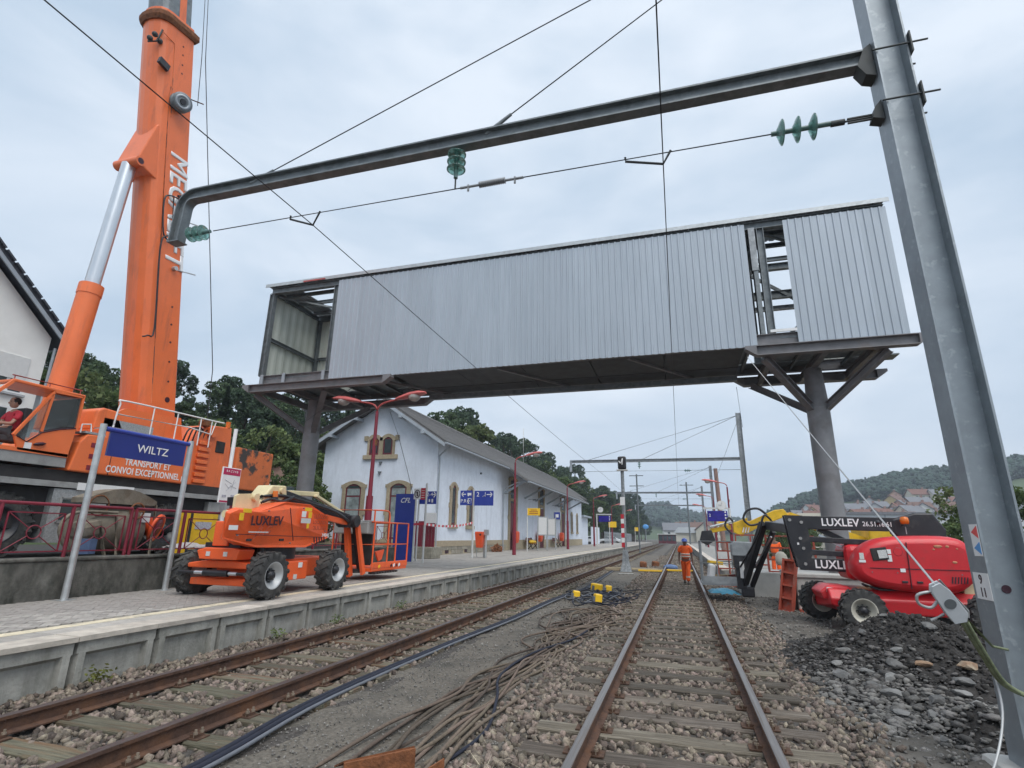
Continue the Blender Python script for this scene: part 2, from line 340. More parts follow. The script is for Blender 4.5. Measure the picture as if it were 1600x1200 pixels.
    def lathe(s, p, axis, prof, n=16, smooth=True, caps=True):
        p = Vector(p); d = Vector(axis).normalized(); a, b = frame(d); vs = []
        for (h, r) in prof:
            for i in range(n):
                t = 2 * PI * i / n; vs.append(p + d * h + a * (r * math.cos(t)) + b * (r * math.sin(t)))
        k = len(prof)
        fs = [(i * n + j, i * n + (j + 1) % n, (i + 1) * n + (j + 1) % n, (i + 1) * n + j) for i in range(k - 1) for j in range(n)]
        if caps: fs.append(tuple(range(n - 1, -1, -1))); fs.append(tuple((k - 1) * n + j for j in range(n)))
        return s.add(vs, fs, smooth)
    def prism(s, poly, off):
        """poly: list of 3D points (planar), off: extrusion vector"""
        off = Vector(off); a = [Vector(p) for p in poly]; n = len(a)
        b = [p + off for p in a]
        return s.add(a + b, [tuple(range(n - 1, -1, -1)), tuple(range(n, 2 * n))] + [(i, (i + 1) % n, n + (i + 1) % n, n + i) for i in range(n)])
    def quad(s, a, b, c, d): return s.add([a, b, c, d], [(0, 1, 2, 3)])
    def ball(s, c, r, n=10, m=7, sq=(1, 1, 1)):
        c = Vector(c); vs = [c + V(0, 0, -r * sq[2])]
        for i in range(1, m):
            ph = -PI / 2 + PI * i / m
            for j in range(n):
                t = 2 * PI * j / n; vs.append(c + V(r * sq[0] * math.cos(ph) * math.cos(t), r * sq[1] * math.cos(ph) * math.sin(t), r * sq[2] * math.sin(ph)))
        vs.append(c + V(0, 0, r * sq[2])); fs = []
        for j in range(n): fs.append((0, 1 + (j + 1) % n, 1 + j))
        for i in range(m - 2):
            for j in range(n): fs.append((1 + i * n + j, 1 + i * n + (j + 1) % n, 1 + (i + 1) * n + (j + 1) % n, 1 + (i + 1) * n + j))
        e = len(vs) - 1
        for j in range(n): fs.append((1 + (m - 2) * n + j, 1 + (m - 2) * n + (j + 1) % n, e))
        return s.add(vs, fs, True)
    def loft(s, rings, closed=True, caps=True, smooth=False):
        n = len(rings[0]); vs = [p for r in rings for p in r]; fs = []
        for i in range(len(rings) - 1):
            for j in range(n if closed else n - 1): fs.append((i * n + j, i * n + (j + 1) % n, (i + 1) * n + (j + 1) % n, (i + 1) * n + j))
        s.add(vs, fs, smooth)
        if caps: s.add(rings[0], [tuple(range(n - 1, -1, -1))]); s.add(rings[-1], [tuple(range(n))])
        return s
    def mesh(s, name, mats):
        me = bpy.data.meshes.new(name); me.from_pydata(s.v, [], s.f)
        for m in (mats if isinstance(mats, (list, tuple)) else [mats]): me.materials.append(MATS[m])
        me.polygons.foreach_set('material_index', s.m); me.polygons.foreach_set('use_smooth', s.sm)
        me.update(); return me
    def build(s, name, mats, parent=None, bevel=0.0, label=None, shift=None):
        o0 = wloc(parent) if parent is not None else Vector(shift or (0, 0, 0))
        if o0.length: s.v = [(p[0] - o0.x, p[1] - o0.y, p[2] - o0.z) for p in s.v]
        me = s.mesh(name, mats)
        bm = bmesh.new(); bm.from_mesh(me)
        if bevel: bmesh.ops.remove_doubles(bm, verts=bm.verts, dist=1e-5)
        bmesh.ops.recalc_face_normals(bm, faces=bm.faces); bm.to_mesh(me); bm.free()
        o = bpy.data.objects.new(name, me); COL.objects.link(o)
        if parent is not None: o.parent = parent
        elif shift: o.location = shift
        if bevel:
            md = o.modifiers.new('Bevel', 'BEVEL'); md.width = bevel; md.segments = 2; md.limit_method = 'ANGLE'; md.angle_limit = R(40)
        if label: o['label'] = label
        return o
def link_mesh(name, me, parent=None, loc=(0, 0, 0), rot=(0, 0, 0), sc=(1, 1, 1)):
    o = bpy.data.objects.new(name, me); COL.objects.link(o); o.parent = parent
    o.location = loc; o.rotation_euler = rot; o.scale = sc
    return o
def copy_tree(o, parent=None):
    c = o.copy(); COL.objects.link(c); c.parent = parent
    for ch in list(o.children): copy_tree(ch, c)
    return c
def structure(name, mb, m, bevel=0):
    o = mb.build(name, m, None, bevel); o['kind'] = 'structure'; return o
def text(name, body, size, at, xd, yd, m, parent, align='CENTER', bold=0.0, shear=0.0, depth=0.002, sx=1.0, label=None, fat=0.0):
    cu = bpy.data.curves.new(name, 'FONT'); cu.body = body; cu.size = size; cu.align_x = align; cu.align_y = 'CENTER'
    cu.offset = bold * size; cu.space_character = 1.0 + 2.2 * bold; cu.shear = shear; cu.extrude = depth; cu.bevel_depth = fat; cu.bevel_resolution = 0; cu.resolution_u = 3
    t = bpy.data.objects.new(name + '_tmp', cu); COL.objects.link(t)
    me = bpy.data.meshes.new_from_object(t.evaluated_get(bpy.context.evaluated_depsgraph_get()))
    bpy.data.objects.remove(t); bpy.data.curves.remove(cu)
    xd, yd = Vector(xd).normalized(), Vector(yd).normalized(); zd = xd.cross(yd).normalized(); yd = zd.cross(xd)
    at = Vector(at) - (wloc(parent) if parent is not None else Vector())
    me.transform(Matrix(((xd.x * sx, yd.x, zd.x, at.x), (xd.y * sx, yd.y, zd.y, at.y), (xd.z * sx, yd.z, zd.z, at.z), (0, 0, 0, 1))))
    me.materials.clear(); me.materials.append(MATS[m])
    o = bpy.data.objects.new(name, me); COL.objects.link(o); o.parent = parent
    if label: o['label'] = label
    return o
def bez(p0, p1, p2, p3, n=12):
    p0, p1, p2, p3 = map(Vector, (p0, p1, p2, p3)); o = []
    for i in range(n + 1):
        t = i / n; o.append(p0 * (1 - t) ** 3 + p1 * (3 * t * (1 - t) ** 2) + p2 * (3 * t * t * (1 - t)) + p3 * t ** 3)
    return o
def smooth_path(pts, sub=6):
    pts = [Vector(p) for p in pts]; o = []
    for i in range(len(pts) - 1):
        a = pts[max(i - 1, 0)]; b = pts[i]; c = pts[i + 1]; d = pts[min(i + 2, len(pts) - 1)]
        for k in range(sub):
            t = k / sub
            o.append(0.5 * ((2 * b) + (c - a) * t + (2 * a - 5 * b + 4 * c - d) * t * t + (3 * b - a - 3 * c + d) * t ** 3))
    return o + [pts[-1]]
# icosahedron for stones
_ph = (1 + 5 ** 0.5) / 2
ICO_V = np.array([(-1, _ph, 0), (1, _ph, 0), (-1, -_ph, 0), (1, -_ph, 0), (0, -1, _ph), (0, 1, _ph), (0, -1, -_ph), (0, 1, -_ph), (_ph, 0, -1), (_ph, 0, 1), (-_ph, 0, -1), (-_ph, 0, 1)]) / math.hypot(1, _ph)
ICO_F = np.array([(0, 11, 5), (0, 5, 1), (0, 1, 7), (0, 7, 10), (0, 10, 11), (1, 5, 9), (5, 11, 4), (11, 10, 2), (10, 7, 6), (7, 1, 8), (3, 9, 4), (3, 4, 2), (3, 2, 6), (3, 6, 8), (3, 8, 9), (4, 9, 5), (2, 4, 11), (6, 2, 10), (8, 6, 7), (9, 8, 1)])
def rot_mats(n):
    q = rng.normal(size=(n, 4)); q /= np.linalg.norm(q, axis=1)[:, None]; w, x, y, z = q.T
    return np.stack([np.stack([1 - 2 * (y * y + z * z), 2 * (x * y - z * w), 2 * (x * z + y * w)], -1), np.stack([2 * (x * y + z * w), 1 - 2 * (x * x + z * z), 2 * (y * z - x * w)], -1), np.stack([2 * (x * z - y * w), 2 * (y * z + x * w), 1 - 2 * (x * x + y * y)], -1)], 1)
def rocks_mesh(name, pos, size, m, flat=0.65):
    n = len(pos); j_ = .28 if flat > .8 else .38; v = np.repeat(ICO_V[None], n, 0) * (1 + rng.uniform(-j_, j_, (n, 12, 1)))
    v = v * (size[:, None, None] * np.stack([rng.uniform(0.75, 1.35, n), rng.uniform(0.6, 1.05, n), rng.uniform(flat * 0.8, flat * 1.3, n)], 1)[:, None, :])
    v = np.einsum('nij,nkj->nki', rot_mats(n), v) if flat > 0.5 else np.einsum('nij,nkj->nki', zrot_mats(n), v)
    v = v + np.asarray(pos)[:, None, :]
    f = (ICO_F[None] + (np.arange(n) * 12)[:, None, None]).reshape(-1, 3)
    return np_mesh(name, v.reshape(-1, 3), f, m)
def zrot_mats(n):
    a = rng.uniform(0, 2 * PI, n); t = rng.uniform(-.45, .45, n); c, s = np.cos(a), np.sin(a); ct, st = np.cos(t), np.sin(t)
    Z = np.zeros((n, 3, 3)); Z[:, 0, 0] = c; Z[:, 0, 1] = -s; Z[:, 1, 0] = s; Z[:, 1, 1] = c; Z[:, 2, 2] = 1
    X = np.zeros((n, 3, 3)); X[:, 0, 0] = 1; X[:, 1, 1] = ct; X[:, 1, 2] = -st; X[:, 2, 1] = st; X[:, 2, 2] = ct
    return np.einsum('nij,njk->nik', Z, X)
def np_mesh(name, v, f, m):
    me = bpy.data.meshes.new(name); v = np.ascontiguousarray(v, dtype=np.float32); f = np.ascontiguousarray(f, dtype=np.int32)
    k = f.shape[1]
    me.vertices.add(len(v)); me.vertices.foreach_set('co', v.ravel())
    me.loops.add(f.size); me.loops.foreach_set('vertex_index', f.ravel())
    me.polygons.add(len(f)); me.polygons.foreach_set('loop_start', np.arange(0, f.size, k, dtype=np.int32)); me.polygons.foreach_set('loop_total', np.full(len(f), k, dtype=np.int32))
    me.materials.append(MATS[m]); me.update(calc_edges=True); me.validate(); return me

# ------------------------------------------------------------------ ground
RT, LT = -0.13, -4.99                      # track centre lines (x); rail head top is z = 0
GZ = -0.215                                # yard level
PZ = 0.39                                  # platform level
PE = -6.64                                 # platform edge (x)
def sheet(name, x0, x1, y0, y1, z, m, nx=1, ny=1, amp=0.0, holes=None):
    xs = np.linspace(x0, x1, nx + 1); ys = np.linspace(y0, y1, ny + 1)
    g = np.array([(x, y, z + (rng.uniform(-amp, amp) if amp and 0 < i < nx and 0 < j < ny else 0)) for j, y in enumerate(ys) for i, x in enumerate(xs)])
    f = np.array([(j * (nx + 1) + i, j * (nx + 1) + i + 1, (j + 1) * (nx + 1) + i + 1, (j + 1) * (nx + 1) + i) for j in range(ny) for i in range(nx)])
    o = link_mesh(name, np_mesh(name, g, f, m)); o['kind'] = 'structure'; return o
sheet('ground', -700, 700, -60, 1060, GZ - 0.05, 'dirt')
sheet('ground', -4.3, -0.9, -2, 60, GZ + 0.008, 'yard', 24, 200, 0.014)
sheet('ground', 1.1, 9.5, -2, 30, GZ, 'dirt', 60, 180, 0.03)
for c in (RT, LT):                          # ballast beds
    mb = MB(); mb.prism([(c - 1.75, -2, GZ - .04), (c - 1.45, -2, GZ + .008), (c + 1.45, -2, GZ + .008), (c + 1.75, -2, GZ - .04)], (0, 240, 0))
    structure('ballast_bed', mb, 'ballast_bed')

# ------------------------------------------------------------------ railway tracks
def rail_mesh(c, y0, y1):
    prof = [(-.07, -.155), (.07, -.155), (.07, -.143), (.012, -.128), (.009, -.042), (.036, -.034), (.036, -.006), (.028, 0), (-.028, 0), (-.036, -.006), (-.036, -.034), (-.009, -.042), (-.012, -.128), (-.07, -.143)]
    n = len(prof); a = [(c + x, y0, z) for x, z in prof]; b = [(c + x, y1, z) for x, z in prof]
    mb = MB(); mb.add(a + b, [tuple(range(n)), tuple(range(2 * n - 1, n - 1, -1))])
    for i in range(n):
        mb.mat(1 if i in (6, 7, 8) else 0); mb.add([a[i], a[(i + 1) % n], b[(i + 1) % n], b[i]], [(0, 1, 2, 3)])
    return mb
def sleeper_mesh(nm, m, k):
    r = random.Random(k); mb = MB(); L2 = 1.3
    xs = [-L2, -.95, -.55, -.1, .3, .7, 1.0, L2]; rings = []
    for x in xs:
        w = .122 + r.uniform(-.007, .007); h = r.uniform(-.006, .006); e = r.uniform(-.006, .006)
        rings.append([V(x, -w + e, -.30), V(x, w + e, -.30), V(x, w + e, -.172 + h), V(x, w - .012 + e, -.160 + h), V(x, -w + .012 + e, -.160 + h), V(x, -w + e, -.172 + h)])
    mb.loft(rings); return mb.mesh(nm, m)
def fastener_mesh():
    mb = MB(); mb.bx(-.17, .17, -.075, .075, -.162, -.152)
    for s in (-1, 1):
        mb.mat(0); mb.bx(s * .062, s * .125, -.05, .05, -.152, -.128)
        for y in (-.032, .04):
            mb.mat(1); mb.cyl((s * .105, y, -.15), (s * .105, y, -.112), .02, n=6); mb.cyl((s * .105, y, -.112), (s * .105, y, -.09), .012, n=6)
    return mb.mesh('rail_fastener', ['fastener', 'bolt_pale'])
def fast_far_mesh(cs, ys):
    mb = MB()
    for y in ys:
        for c in cs:
            for s in (-1, 1): mb.bx(c + s * .06, c + s * .15, y - .05, y + .05, -.162, -.105)
    return mb
FAST = fastener_mesh()
SLY = {}
for (c, lab, top, sm, tn) in ((RT, 'right-hand railway track with polished rails where the worker walks', 'rail_top', 'sleeper', 0), (LT, 'rusty brown railway track running along the platform edge', 'rail_top_dull', 'sleeper_mossy', 3)):
    tr = thing('railway_track', lab, 'railway track', (c, 0, 0), 'railway tracks through the station')
    for s in (-1, 1): rail_mesh(c + s * .753, -1.5, 230).build('rail', ['rail_side', top], tr)
    protos = [sleeper_mesh('sleeper', sm, k + tn) for k in range(4)]
    y = 0.35 if tn == 0 else 0.1; k = 0
    far = MB(); fys = []; SLY[c] = []
    while y < 140:
        if y < 84:
            so = link_mesh('sleeper', protos[k % 4], tr, (random.uniform(-.03, .03), y, random.uniform(-.012, .004)), (0, 0, random.uniform(-.012, .012)), (1, random.uniform(.92, 1.06), 1))
            if y < 20:
                for s in (-1, 1): link_mesh('rail_fastener', FAST, so, (s * .753 - so.location.x, 0, -so.location.z))
            else: fys.append(y)
        else:
            far.bx(c - 1.3, c + 1.3, y - .12, y + .12, -.3, -.165); fys.append(y)
        SLY[c].append(y); y += 0.6 + random.uniform(-.02, .02); k += 1
    tag(far.build('distant_sleepers', sm, tr), kind='stuff')
    tag(fast_far_mesh((c - .753, c + .753), fys).build('distant_fasteners', 'fastener', tr), kind='stuff')

# ballast stones (nobody could count them)
def scatter(x0, x1, y0, y1, n, s0, s1, z=GZ, avoid=None):
    p = np.stack([rng.uniform(x0, x1, n), rng.uniform(y0, y1, n), np.full(n, z)], 1); s = rng.uniform(s0, s1, n) ** 1.0
    if avoid is not None:
        k = ~avoid(p); p, s = p[k], s[k]
    p[:, 2] += s * rng.uniform(-.1, .45, len(s)); return p, s
def near_rail(c): return lambda p: (np.abs(np.abs(p[:, 0] - c) - .753) < .06)
PP, SS = [], []
for c, x0, x1 in ((RT, -1.95, 1.95), (LT, -1.66, 1.3)):
    for (y0, y1, dens, a, b) in ((0.6, 5, 430, .016, .052), (5, 9, 340, .018, .05), (9, 16, 190, .022, .05), (16, 30, 120, .026, .056), (30, 60, 26, .035, .07)):
        n = int((x1 - x0) * (y1 - y0) * dens); p, s = scatter(c + x0, c + x1, y0, y1, n, a, b, GZ + .012, near_rail(c))
        # fewer at the outer shoulders
        d = np.abs(p[:, 0] - c); k = rng.uniform(0, 1, len(d)) < np.clip((1.98 - d) / .45, 0.04, 1)
        ds = np.min(np.abs(p[:, 1][:, None] - np.array(SLY[c])[None]), 1); k &= ~((ds < .125) & (d < 1.3) & (rng.uniform(0, 1, len(d)) < (.96 if c == RT else .97))); PP.append(p[k]); SS.append(s[k])
# bank of stones at the platform foot
p, s = scatter(PE - .02, LT - 1.1, .6, 16, 3600, .02, .05, GZ + .01); p[:, 2] += np.clip((LT - 1.0 - p[:, 0]) * .09, 0, .09); PP.append(p); SS.append(s)
o = link_mesh('ballast_stones', rocks_mesh('ballast_stones', np.concatenate(PP), np.concatenate(SS), 'stone'))
tag(o, 'grey brown crushed ballast stones lying between the sleepers', 'ballast', kind='stuff')
PP, SS = [], []
for (x0, x1, y0, y1, n, a, b) in ((1.3, 6, 1, 9, 5200, .006, .022), (1.3, 6, 9, 24, 4200, .01, .03), (-4.0, -1.3, 1.5, 9, 5200, .004, .013), (-4, -1.3, 9, 24, 2400, .008, .024)):
    p, s = scatter(x0, x1, y0, y1, n, a, b, GZ + .015); PP.append(p); SS.append(s)
o = link_mesh('gravel', rocks_mesh('gravel', np.concatenate(PP), np.concatenate(SS), 'grit'))
tag(o, 'fine loose grit strewn over the dark yard ground', 'gravel', kind='stuff')

# ------------------------------------------------------------------ platform
mb = MB()
mb.bx(-10.3, PE - .32, -4, 18.2, GZ - .1, PZ - .06); mb.bx(-17.45, PE - .32, 19.02, 29.4, GZ - .1, PZ - .06); mb.bx(-13.7, PE - .32, 29.4, 150, GZ - .1, PZ - .06); mb.bx(-10.3, PE - .32, 18.2, 19.02, GZ - .1, PZ - .06)
structure('platform', mb, 'paver_bed')
sheet('platform_paving', -17.45, -13.7, 19.02, 29.4, PZ - .004, 'paver_bed', 4, 10, 0.0)
o = sheet('platform_paving', -13.7, PE - 1.02, 19.02, 150, PZ - .004, 'paver_bed', 8, 60, 0.004)
o2 = sheet('platform_paving', -10.4, PE - 1.02, -4, 19.02, PZ - .012, 'paver_bed', 4, 30, 0.0)
pw = thing('platform_wall', 'weathered precast concrete wall of ribbed panels facing the left track', 'platform wall', (PE, 0, 0))
def wall_panel():
    mb = MB()
    mb.bx(-.14, -.08, 0, .985, GZ - .1, .29)                            # recessed web
    mb.prism([(-.14, 0, .16), (-.082, 0, .16), (-.005, 0, .205), (-.005, 0, .33), (-.14, 0, .33)], (0, .985, 0))
    for y0 in (0, .865): mb.prism([(-.082, y0, GZ - .1), (0.0, y0 + .018, GZ - .1), (0.0, y0 + .10, GZ - .1), (-.082, y0 + .12, GZ - .1)], (0, 0, .43 + .1))
    return mb.mesh('wall_panel', 'panel_concrete')
WP = wall_panel()
for i in range(-1, 90): link_mesh('wall_panel', WP, pw, (random.uniform(-.006, .006), 3.92 + i * 1.03, random.uniform(-.006, .004)))
mb = MB(); mb.bx(-.36, .035, 0, .992, .335, PZ); CPM = mb.mesh('coping_slab', 'coping')
mb = MB(); mb.bx(-.71, -.365, 0, .995, .33, PZ - .004); GSM = mb.mesh('edge_slab', 'paver')
mb = MB(); mb.bx(-.92, -.72, 0, .996, .33, PZ); TSM = mb.mesh('tactile_slab', 'tactile')
for i in range(-3, 96):
    link_mesh('coping_slab', CPM, pw, (random.uniform(-.003, .003), 3.92 + i * 1.0, random.uniform(-.002, .002)))
    if i < 60: link_mesh('edge_slab', GSM, pw, (0, 3.92 + i * 1.0, random.uniform(-.002, .002)))
    if i < 60: link_mesh('tactile_slab', TSM, pw, (0, 3.92 + i * 1.0, 0))
mb = MB(); mb.bx(PE - .92, PE - .37, 60, 150, .33, PZ - .003); structure('platform_strip', mb, 'paver_bed')
# herringbone pavers: nearest 300 as parts, the rest as one
pv = thing('block_paving', 'grey herringbone block paving of the platform beside the low wall', 'paving', (-8.5, 5, PZ))
mb = MB(); mb.box((0, 0, -.03), (.196, .096, .06)); PVM = mb.mesh('paver', 'paver')
cells = []
for i in range(-60, 60):
    for j in range(-60, 60):
        # herringbone at 45 degrees
        for (ox, oy, a) in ((.1, .05, 0), (-.05, .1, 1)):
            u = i * .1 + j * .2 + ox; v = i * .1 - j * .2 + oy
            x = -8.9 + (u - v) * .7071; y = 7.5 + (u + v) * .7071
            if -10.32 < x < PE - 1.06 and 3.2 < y < 13.5: cells.append((math.hypot(x, y), x, y, a))
cells.sort(); rest = MB()
for k, (d, x, y, a) in enumerate(cells):
    rz = PI / 4 + a * PI / 2; dz = random.uniform(-.004, .002) + .004
    if k < 300: link_mesh('paver', PVM, pv, (x + 8.5, y - 5, dz), (random.uniform(-.012, .012), random.uniform(-.012, .012), rz))
    else: rest.box((x, y, PZ - .03 + dz), (.196, .096, .06), (0, 0, rz))
tag(rest.build('remaining_pavers', 'paver', pv), kind='stuff')
# second platform beyond the worksite
mb = MB(); mb.bx(1.62, 5.6, 25, 150, GZ - .1, .3); mb.mat(1); mb.bx(1.58, 2.0, 25, 150, .30, .345)
structure('platform', mb, ['concrete', 'coping'])
# raised street behind the low wall
mb = MB(); mb.bx(-60, -10.64, -20, 19.0, GZ - .1, .93); structure('road', mb, 'asphalt')
mb = MB(); mb.bx(-60, -17.5, 19.0, 27.5, GZ - .1, .92); structure('road', mb, 'asphalt')
mb = MB(); mb.bx(-60, -22.2, 27.5, 200, GZ - .1, .93); structure('road', mb, 'asphalt')

# ------------------------------------------------------------------ steel footbridge
BY0, BY1, BZ0, BZ1 = 16.0, 19.2, 6.97, 11.05
br = thing('footbridge', 'grey corrugated steel footbridge under construction spanning both tracks on two round columns', 'footbridge', (-4.5, 17.6, 0))
def corrugated(x0, x1, z0, z1, y, facing, pitch=0.2, d=0.028, slope=0.0):
    """trapezoid-ribbed sheet, ribs vertical; facing -1 towards -y"""
    pts = []; x = x0
    while x < x1 - 1e-6:
        for (fx, dd) in ((0, 0), (.62, 0), (.70, 1), (.92, 1)):
            xx = x + fx * pitch
            if xx < x1: pts.append((xx, dd * d))
        x += pitch
    pts.append((x1, 0)); mb = MB(); n = len(pts); vs = []
    for (zz) in (z0, z1):
        for (xx, dd) in pts: vs.append((xx, y + facing * dd, zz + slope * 0))
    for (zz) in (z0, z1):
        for (xx, dd) in pts: vs.append((xx, y + facing * (dd - .004), zz))
    fs = [(i, i + 1, n + i + 1, n + i) for i in range(n - 1)] + [(2 * n + i, 3 * n + i, 3 * n + i + 1, 2 * n + i + 1) for i in range(n - 1)]
    fs += [(i + 1, i, 2 * n + i, 2 * n + i + 1) for i in range(n - 1)]
    return mb.add(vs, fs)
def sheets(x0, x1, z0, z1, y, facing, m, w=1.0, nm='cladding_sheet', lab=None):
    x = x0
    while x < x1 - .05:
        e = min(x + w, x1); corrugated(x, e + (.012 if e < x1 else 0), z0 + random.uniform(-.008, .008), z1, y - (.0015 if round(x) % 2 else 0), facing).build(nm, m, br); x = e
sheets(-12.0, 2.52, BZ0, 10.98, BY0, -1, 'cladding')
sheets(3.60, 6.32, BZ0 - .03, 10.95, BY0, -1, 'cladding')
sheets(-15.1, 2.6, BZ0 + .1, 10.9, BY1, 1, 'cladding_inside', nm='rear_cladding_sheet')
sheets(4.6, 6.3, BZ0 + .1, 10.9, BY1, 1, 'cladding_inside', nm='rear_cladding_sheet')
# roof: ribbed sheets with some still missing above the open bays
def roof_sheet(x0, x1, y0, y1):
    mb = MB(); n = 5; w = (x1 - x0) / n; vs = []
    for i in range(n):
        vs += [(x0 + i * w, 0), (x0 + i * w + w * .6, 0), (x0 + i * w + w * .7, .03), (x0 + i * w + w * .9, .03)]
    vs.append((x1 - .003, 0)); m = len(vs)
    mb.add([(a, y0, 11.10 + h) for a, h in vs] + [(a, y1, 11.16 + h) for a, h in vs] + [(a, y0, 11.105 + h) for a, h in vs] + [(a, y1, 11.165 + h) for a, h in vs], [(i, i + 1, m + i + 1, m + i) for i in range(m - 1)] + [(2 * m + i, 3 * m + i, 3 * m + i + 1, 2 * m + i + 1) for i in range(m - 1)] + [(i, 2 * m + i, 2 * m + i + 1, i + 1) for i in range(m - 1)])
    mb.build('roof_sheet', 'cladding', br)
xr = -15.3; k = 0
while xr < 6.3:
    e = min(xr + 1.08, 6.4)
    if -14.4 < xr < -12.0: roof_sheet(xr, e, BY0 - .02, BY0 + .75); roof_sheet(xr, e, BY1 - .5, BY1 + .06)
    elif 3.0 < xr < 4.2: roof_sheet(xr, e, BY0 - .02, BY0 + 1.6)
    else: roof_sheet(xr, e, BY0 - .02, BY1 + .06)
    xr = e
mb = MB(); mb.bx(-15.42, 6.42, BY0 - .065, BY0 - .045, 11.07, 11.20); mb.bx(-15.42, 6.42, BY0 - .045, BY0 + .12, 11.19, 11.20); mb.build('roof_flashing', 'galv_post', br)
# left end wall, its pale inner side showing through the open bay
mb = MB(); ys = np.arange(BY0 + .25, BY1 - .05, .1)
pv_ = [(y, .03 if (i // 2) % 2 else 0) for i, y in enumerate(np.arange(BY0 + .22, BY1 - .1, .11))]
m = len(pv_); mb.add([(-15.16 - h, y, 7.36) for y, h in pv_] + [(-15.16 - h, y, 10.82) for y, h in pv_], [(i, i + 1, m + i + 1, m + i) for i in range(m - 1)]); o = mb.build('end_wall_sheet', 'cladding_inside', br); o.modifiers.new('S', 'SOLIDIFY').thickness = .006
MB().ibeam((-15.08, BY0 + .2, 8.9), (-15.08, BY1 - .2, 8.9), .1, .14, .012).build('end_wall_rail', 'galv_dark', br)
MB().bx(-12.28, -12.0, BY0 + .3, BY0 + .34, 7.3, 10.8).build('inner_panel', 'galv_dark', br)
for y in (BY0 + .8, 17.6, BY1 - .6): MB().ibeam((-15.1, y, 11.0), (6.2, y, 11.0), .1, .14, .012).build('purlin', 'galv_dark', br)
mb = MB(); mb.bx(-13.6, -12.6, BY0 - .09, BY0 - .078, 11.07, 11.13); mb.build('flashing_strip', 'lamp_red', br)
# frame: top and bottom chords, posts, braces
for y in (BY0 + .12, BY1 - .12):
    MB().ibeam((-15.2, y, 10.93), (6.3, y, 10.93), .18, .24, .02).build('top_chord', 'galv_dark', br)
    MB().ibeam((-15.2, y, 7.17), (6.3, y, 7.17), .18, .34, .02).build('bottom_chord', 'steel_brownish', br)
for x in (-15.12, -12.1, -9.1, -6.1, -3.1, -.1, 2.95, 6.2):
    for y in (BY0 + .12, BY1 - .12):
        MB().ibeam((x, y, 7.35), (x, y, 10.8), .2, .2, .018, up=(1, 0, 0)).build('post', 'galv_dark', br)
    MB().ibeam((x, BY0 + .2, 10.9), (x, BY1 - .2, 10.9), .14, .18, .015).build('roof_beam', 'galv_dark', br)
for (a, b) in ((-15.1, -12.1), (2.95, 6.2)):
    MB().beam((a + .1, BY0 + .3, 10.75), (b - .1, BY1 - .3, 10.75), .07, .07).build('roof_brace', 'galv_dark', br)
MB().beam((2.95, BY1 - .12, 7.4), (4.9, BY1 - .12, 9.1), .1, .1).build('wall_brace', 'galv_dark', br)
MB().beam((2.95, BY1 - .12, 10.75), (4.9, BY1 - .12, 9.2), .1, .1).build('wall_brace', 'galv_dark', br)
MB().ibeam((-15.1, BY1 - .06, 9.0), (-12.1, BY1 - .06, 9.0), .1, .12, .012).build('wall_rail', 'galv_dark', br)
MB().ibeam((2.95, BY1 - .12, 9.85), (4.6, BY1 - .12, 9.85), .16, .28, .015).build('wall_rail', 'galv_dark', br)
MB().ibeam((2.95, BY1 - .12, 9.35), (4.6, BY1 - .12, 9.35), .12, .16, .012).build('wall_rail', 'galv', br)
mb = MB(); mb.bx(2.62, 2.80, BY0 + .02, BY0 + .3, 9.4, 10.85); mb.build('column_casing', 'galv', br)
mb = MB(); mb.bx(2.66, 2.78, BY0 + .04, BY0 + .3, 7.35, 9.4); mb.build('column_casing', 'galv_dark', br)
mb = MB(); mb.bx(2.9, 3.6, BY0 - .02, BY0 + .02, 7.36, 7.44); mb.build('sill_strip', 'white_paint', br)
for x in (-15.0, -14.0, -12.25): MB().bx(x - .06, x + .06, BY0 - .02, BY0 + .02, 7.0, 7.36).build('stub_plate', 'zinc', br)
# floor: joists and deck with slots
x = -15.1; k = 0
while x < 6.3:
    MB().ibeam((x, BY0 + .2, 7.13), (x, BY1 - .2, 7.13), .08, .12, .012).build('floor_joist', 'galv_dark', br)
    if k % 5 != 3 or -9 < x < -3: MB().bx(x + .02, x + .73, BY0 + .1, BY1 - .75, 7.20, 7.24).build('deck_plate', 'galv_dark', br)
    if k % 4 != 2 : MB().bx(x + .02, x + .73, BY1 - .70, BY1 - .12, 7.20, 7.24).build('deck_plate', 'galv_dark', br)
    x += .76; k += 1
for (x0, x1) in ((-10.5, -8.4), (-5.5, -3.6), (-1.2, .8)):
    MB().beam((x0, BY0 + .2, 6.98), (x1, BY1 - .2, 6.98), .09, .09).build('floor_brace', 'steel_brownish', br)
xs_ = -9.3
while xs_ < 2.1:
    e_ = min(xs_ + 2.3, 2.2); MB().bx(xs_, e_ - .03, BY0 + .22, 18.05, 7.0, 7.02).build('soffit_shade_sheet', 'soffit_shade', br); MB().bx(xs_, e_ - .03, 18.12, BY1 - .22, 7.0, 7.02).build('soffit_shade_sheet', 'soffit_shade', br); xs_ = e_  # dark sheets added so the bridge underside reads as deep shade
MB().bx(-9.2, 2.2, BY1 - .5, BY1 - .3, 6.72, 6.90).build('cable_tray', 'galv_dark', br)
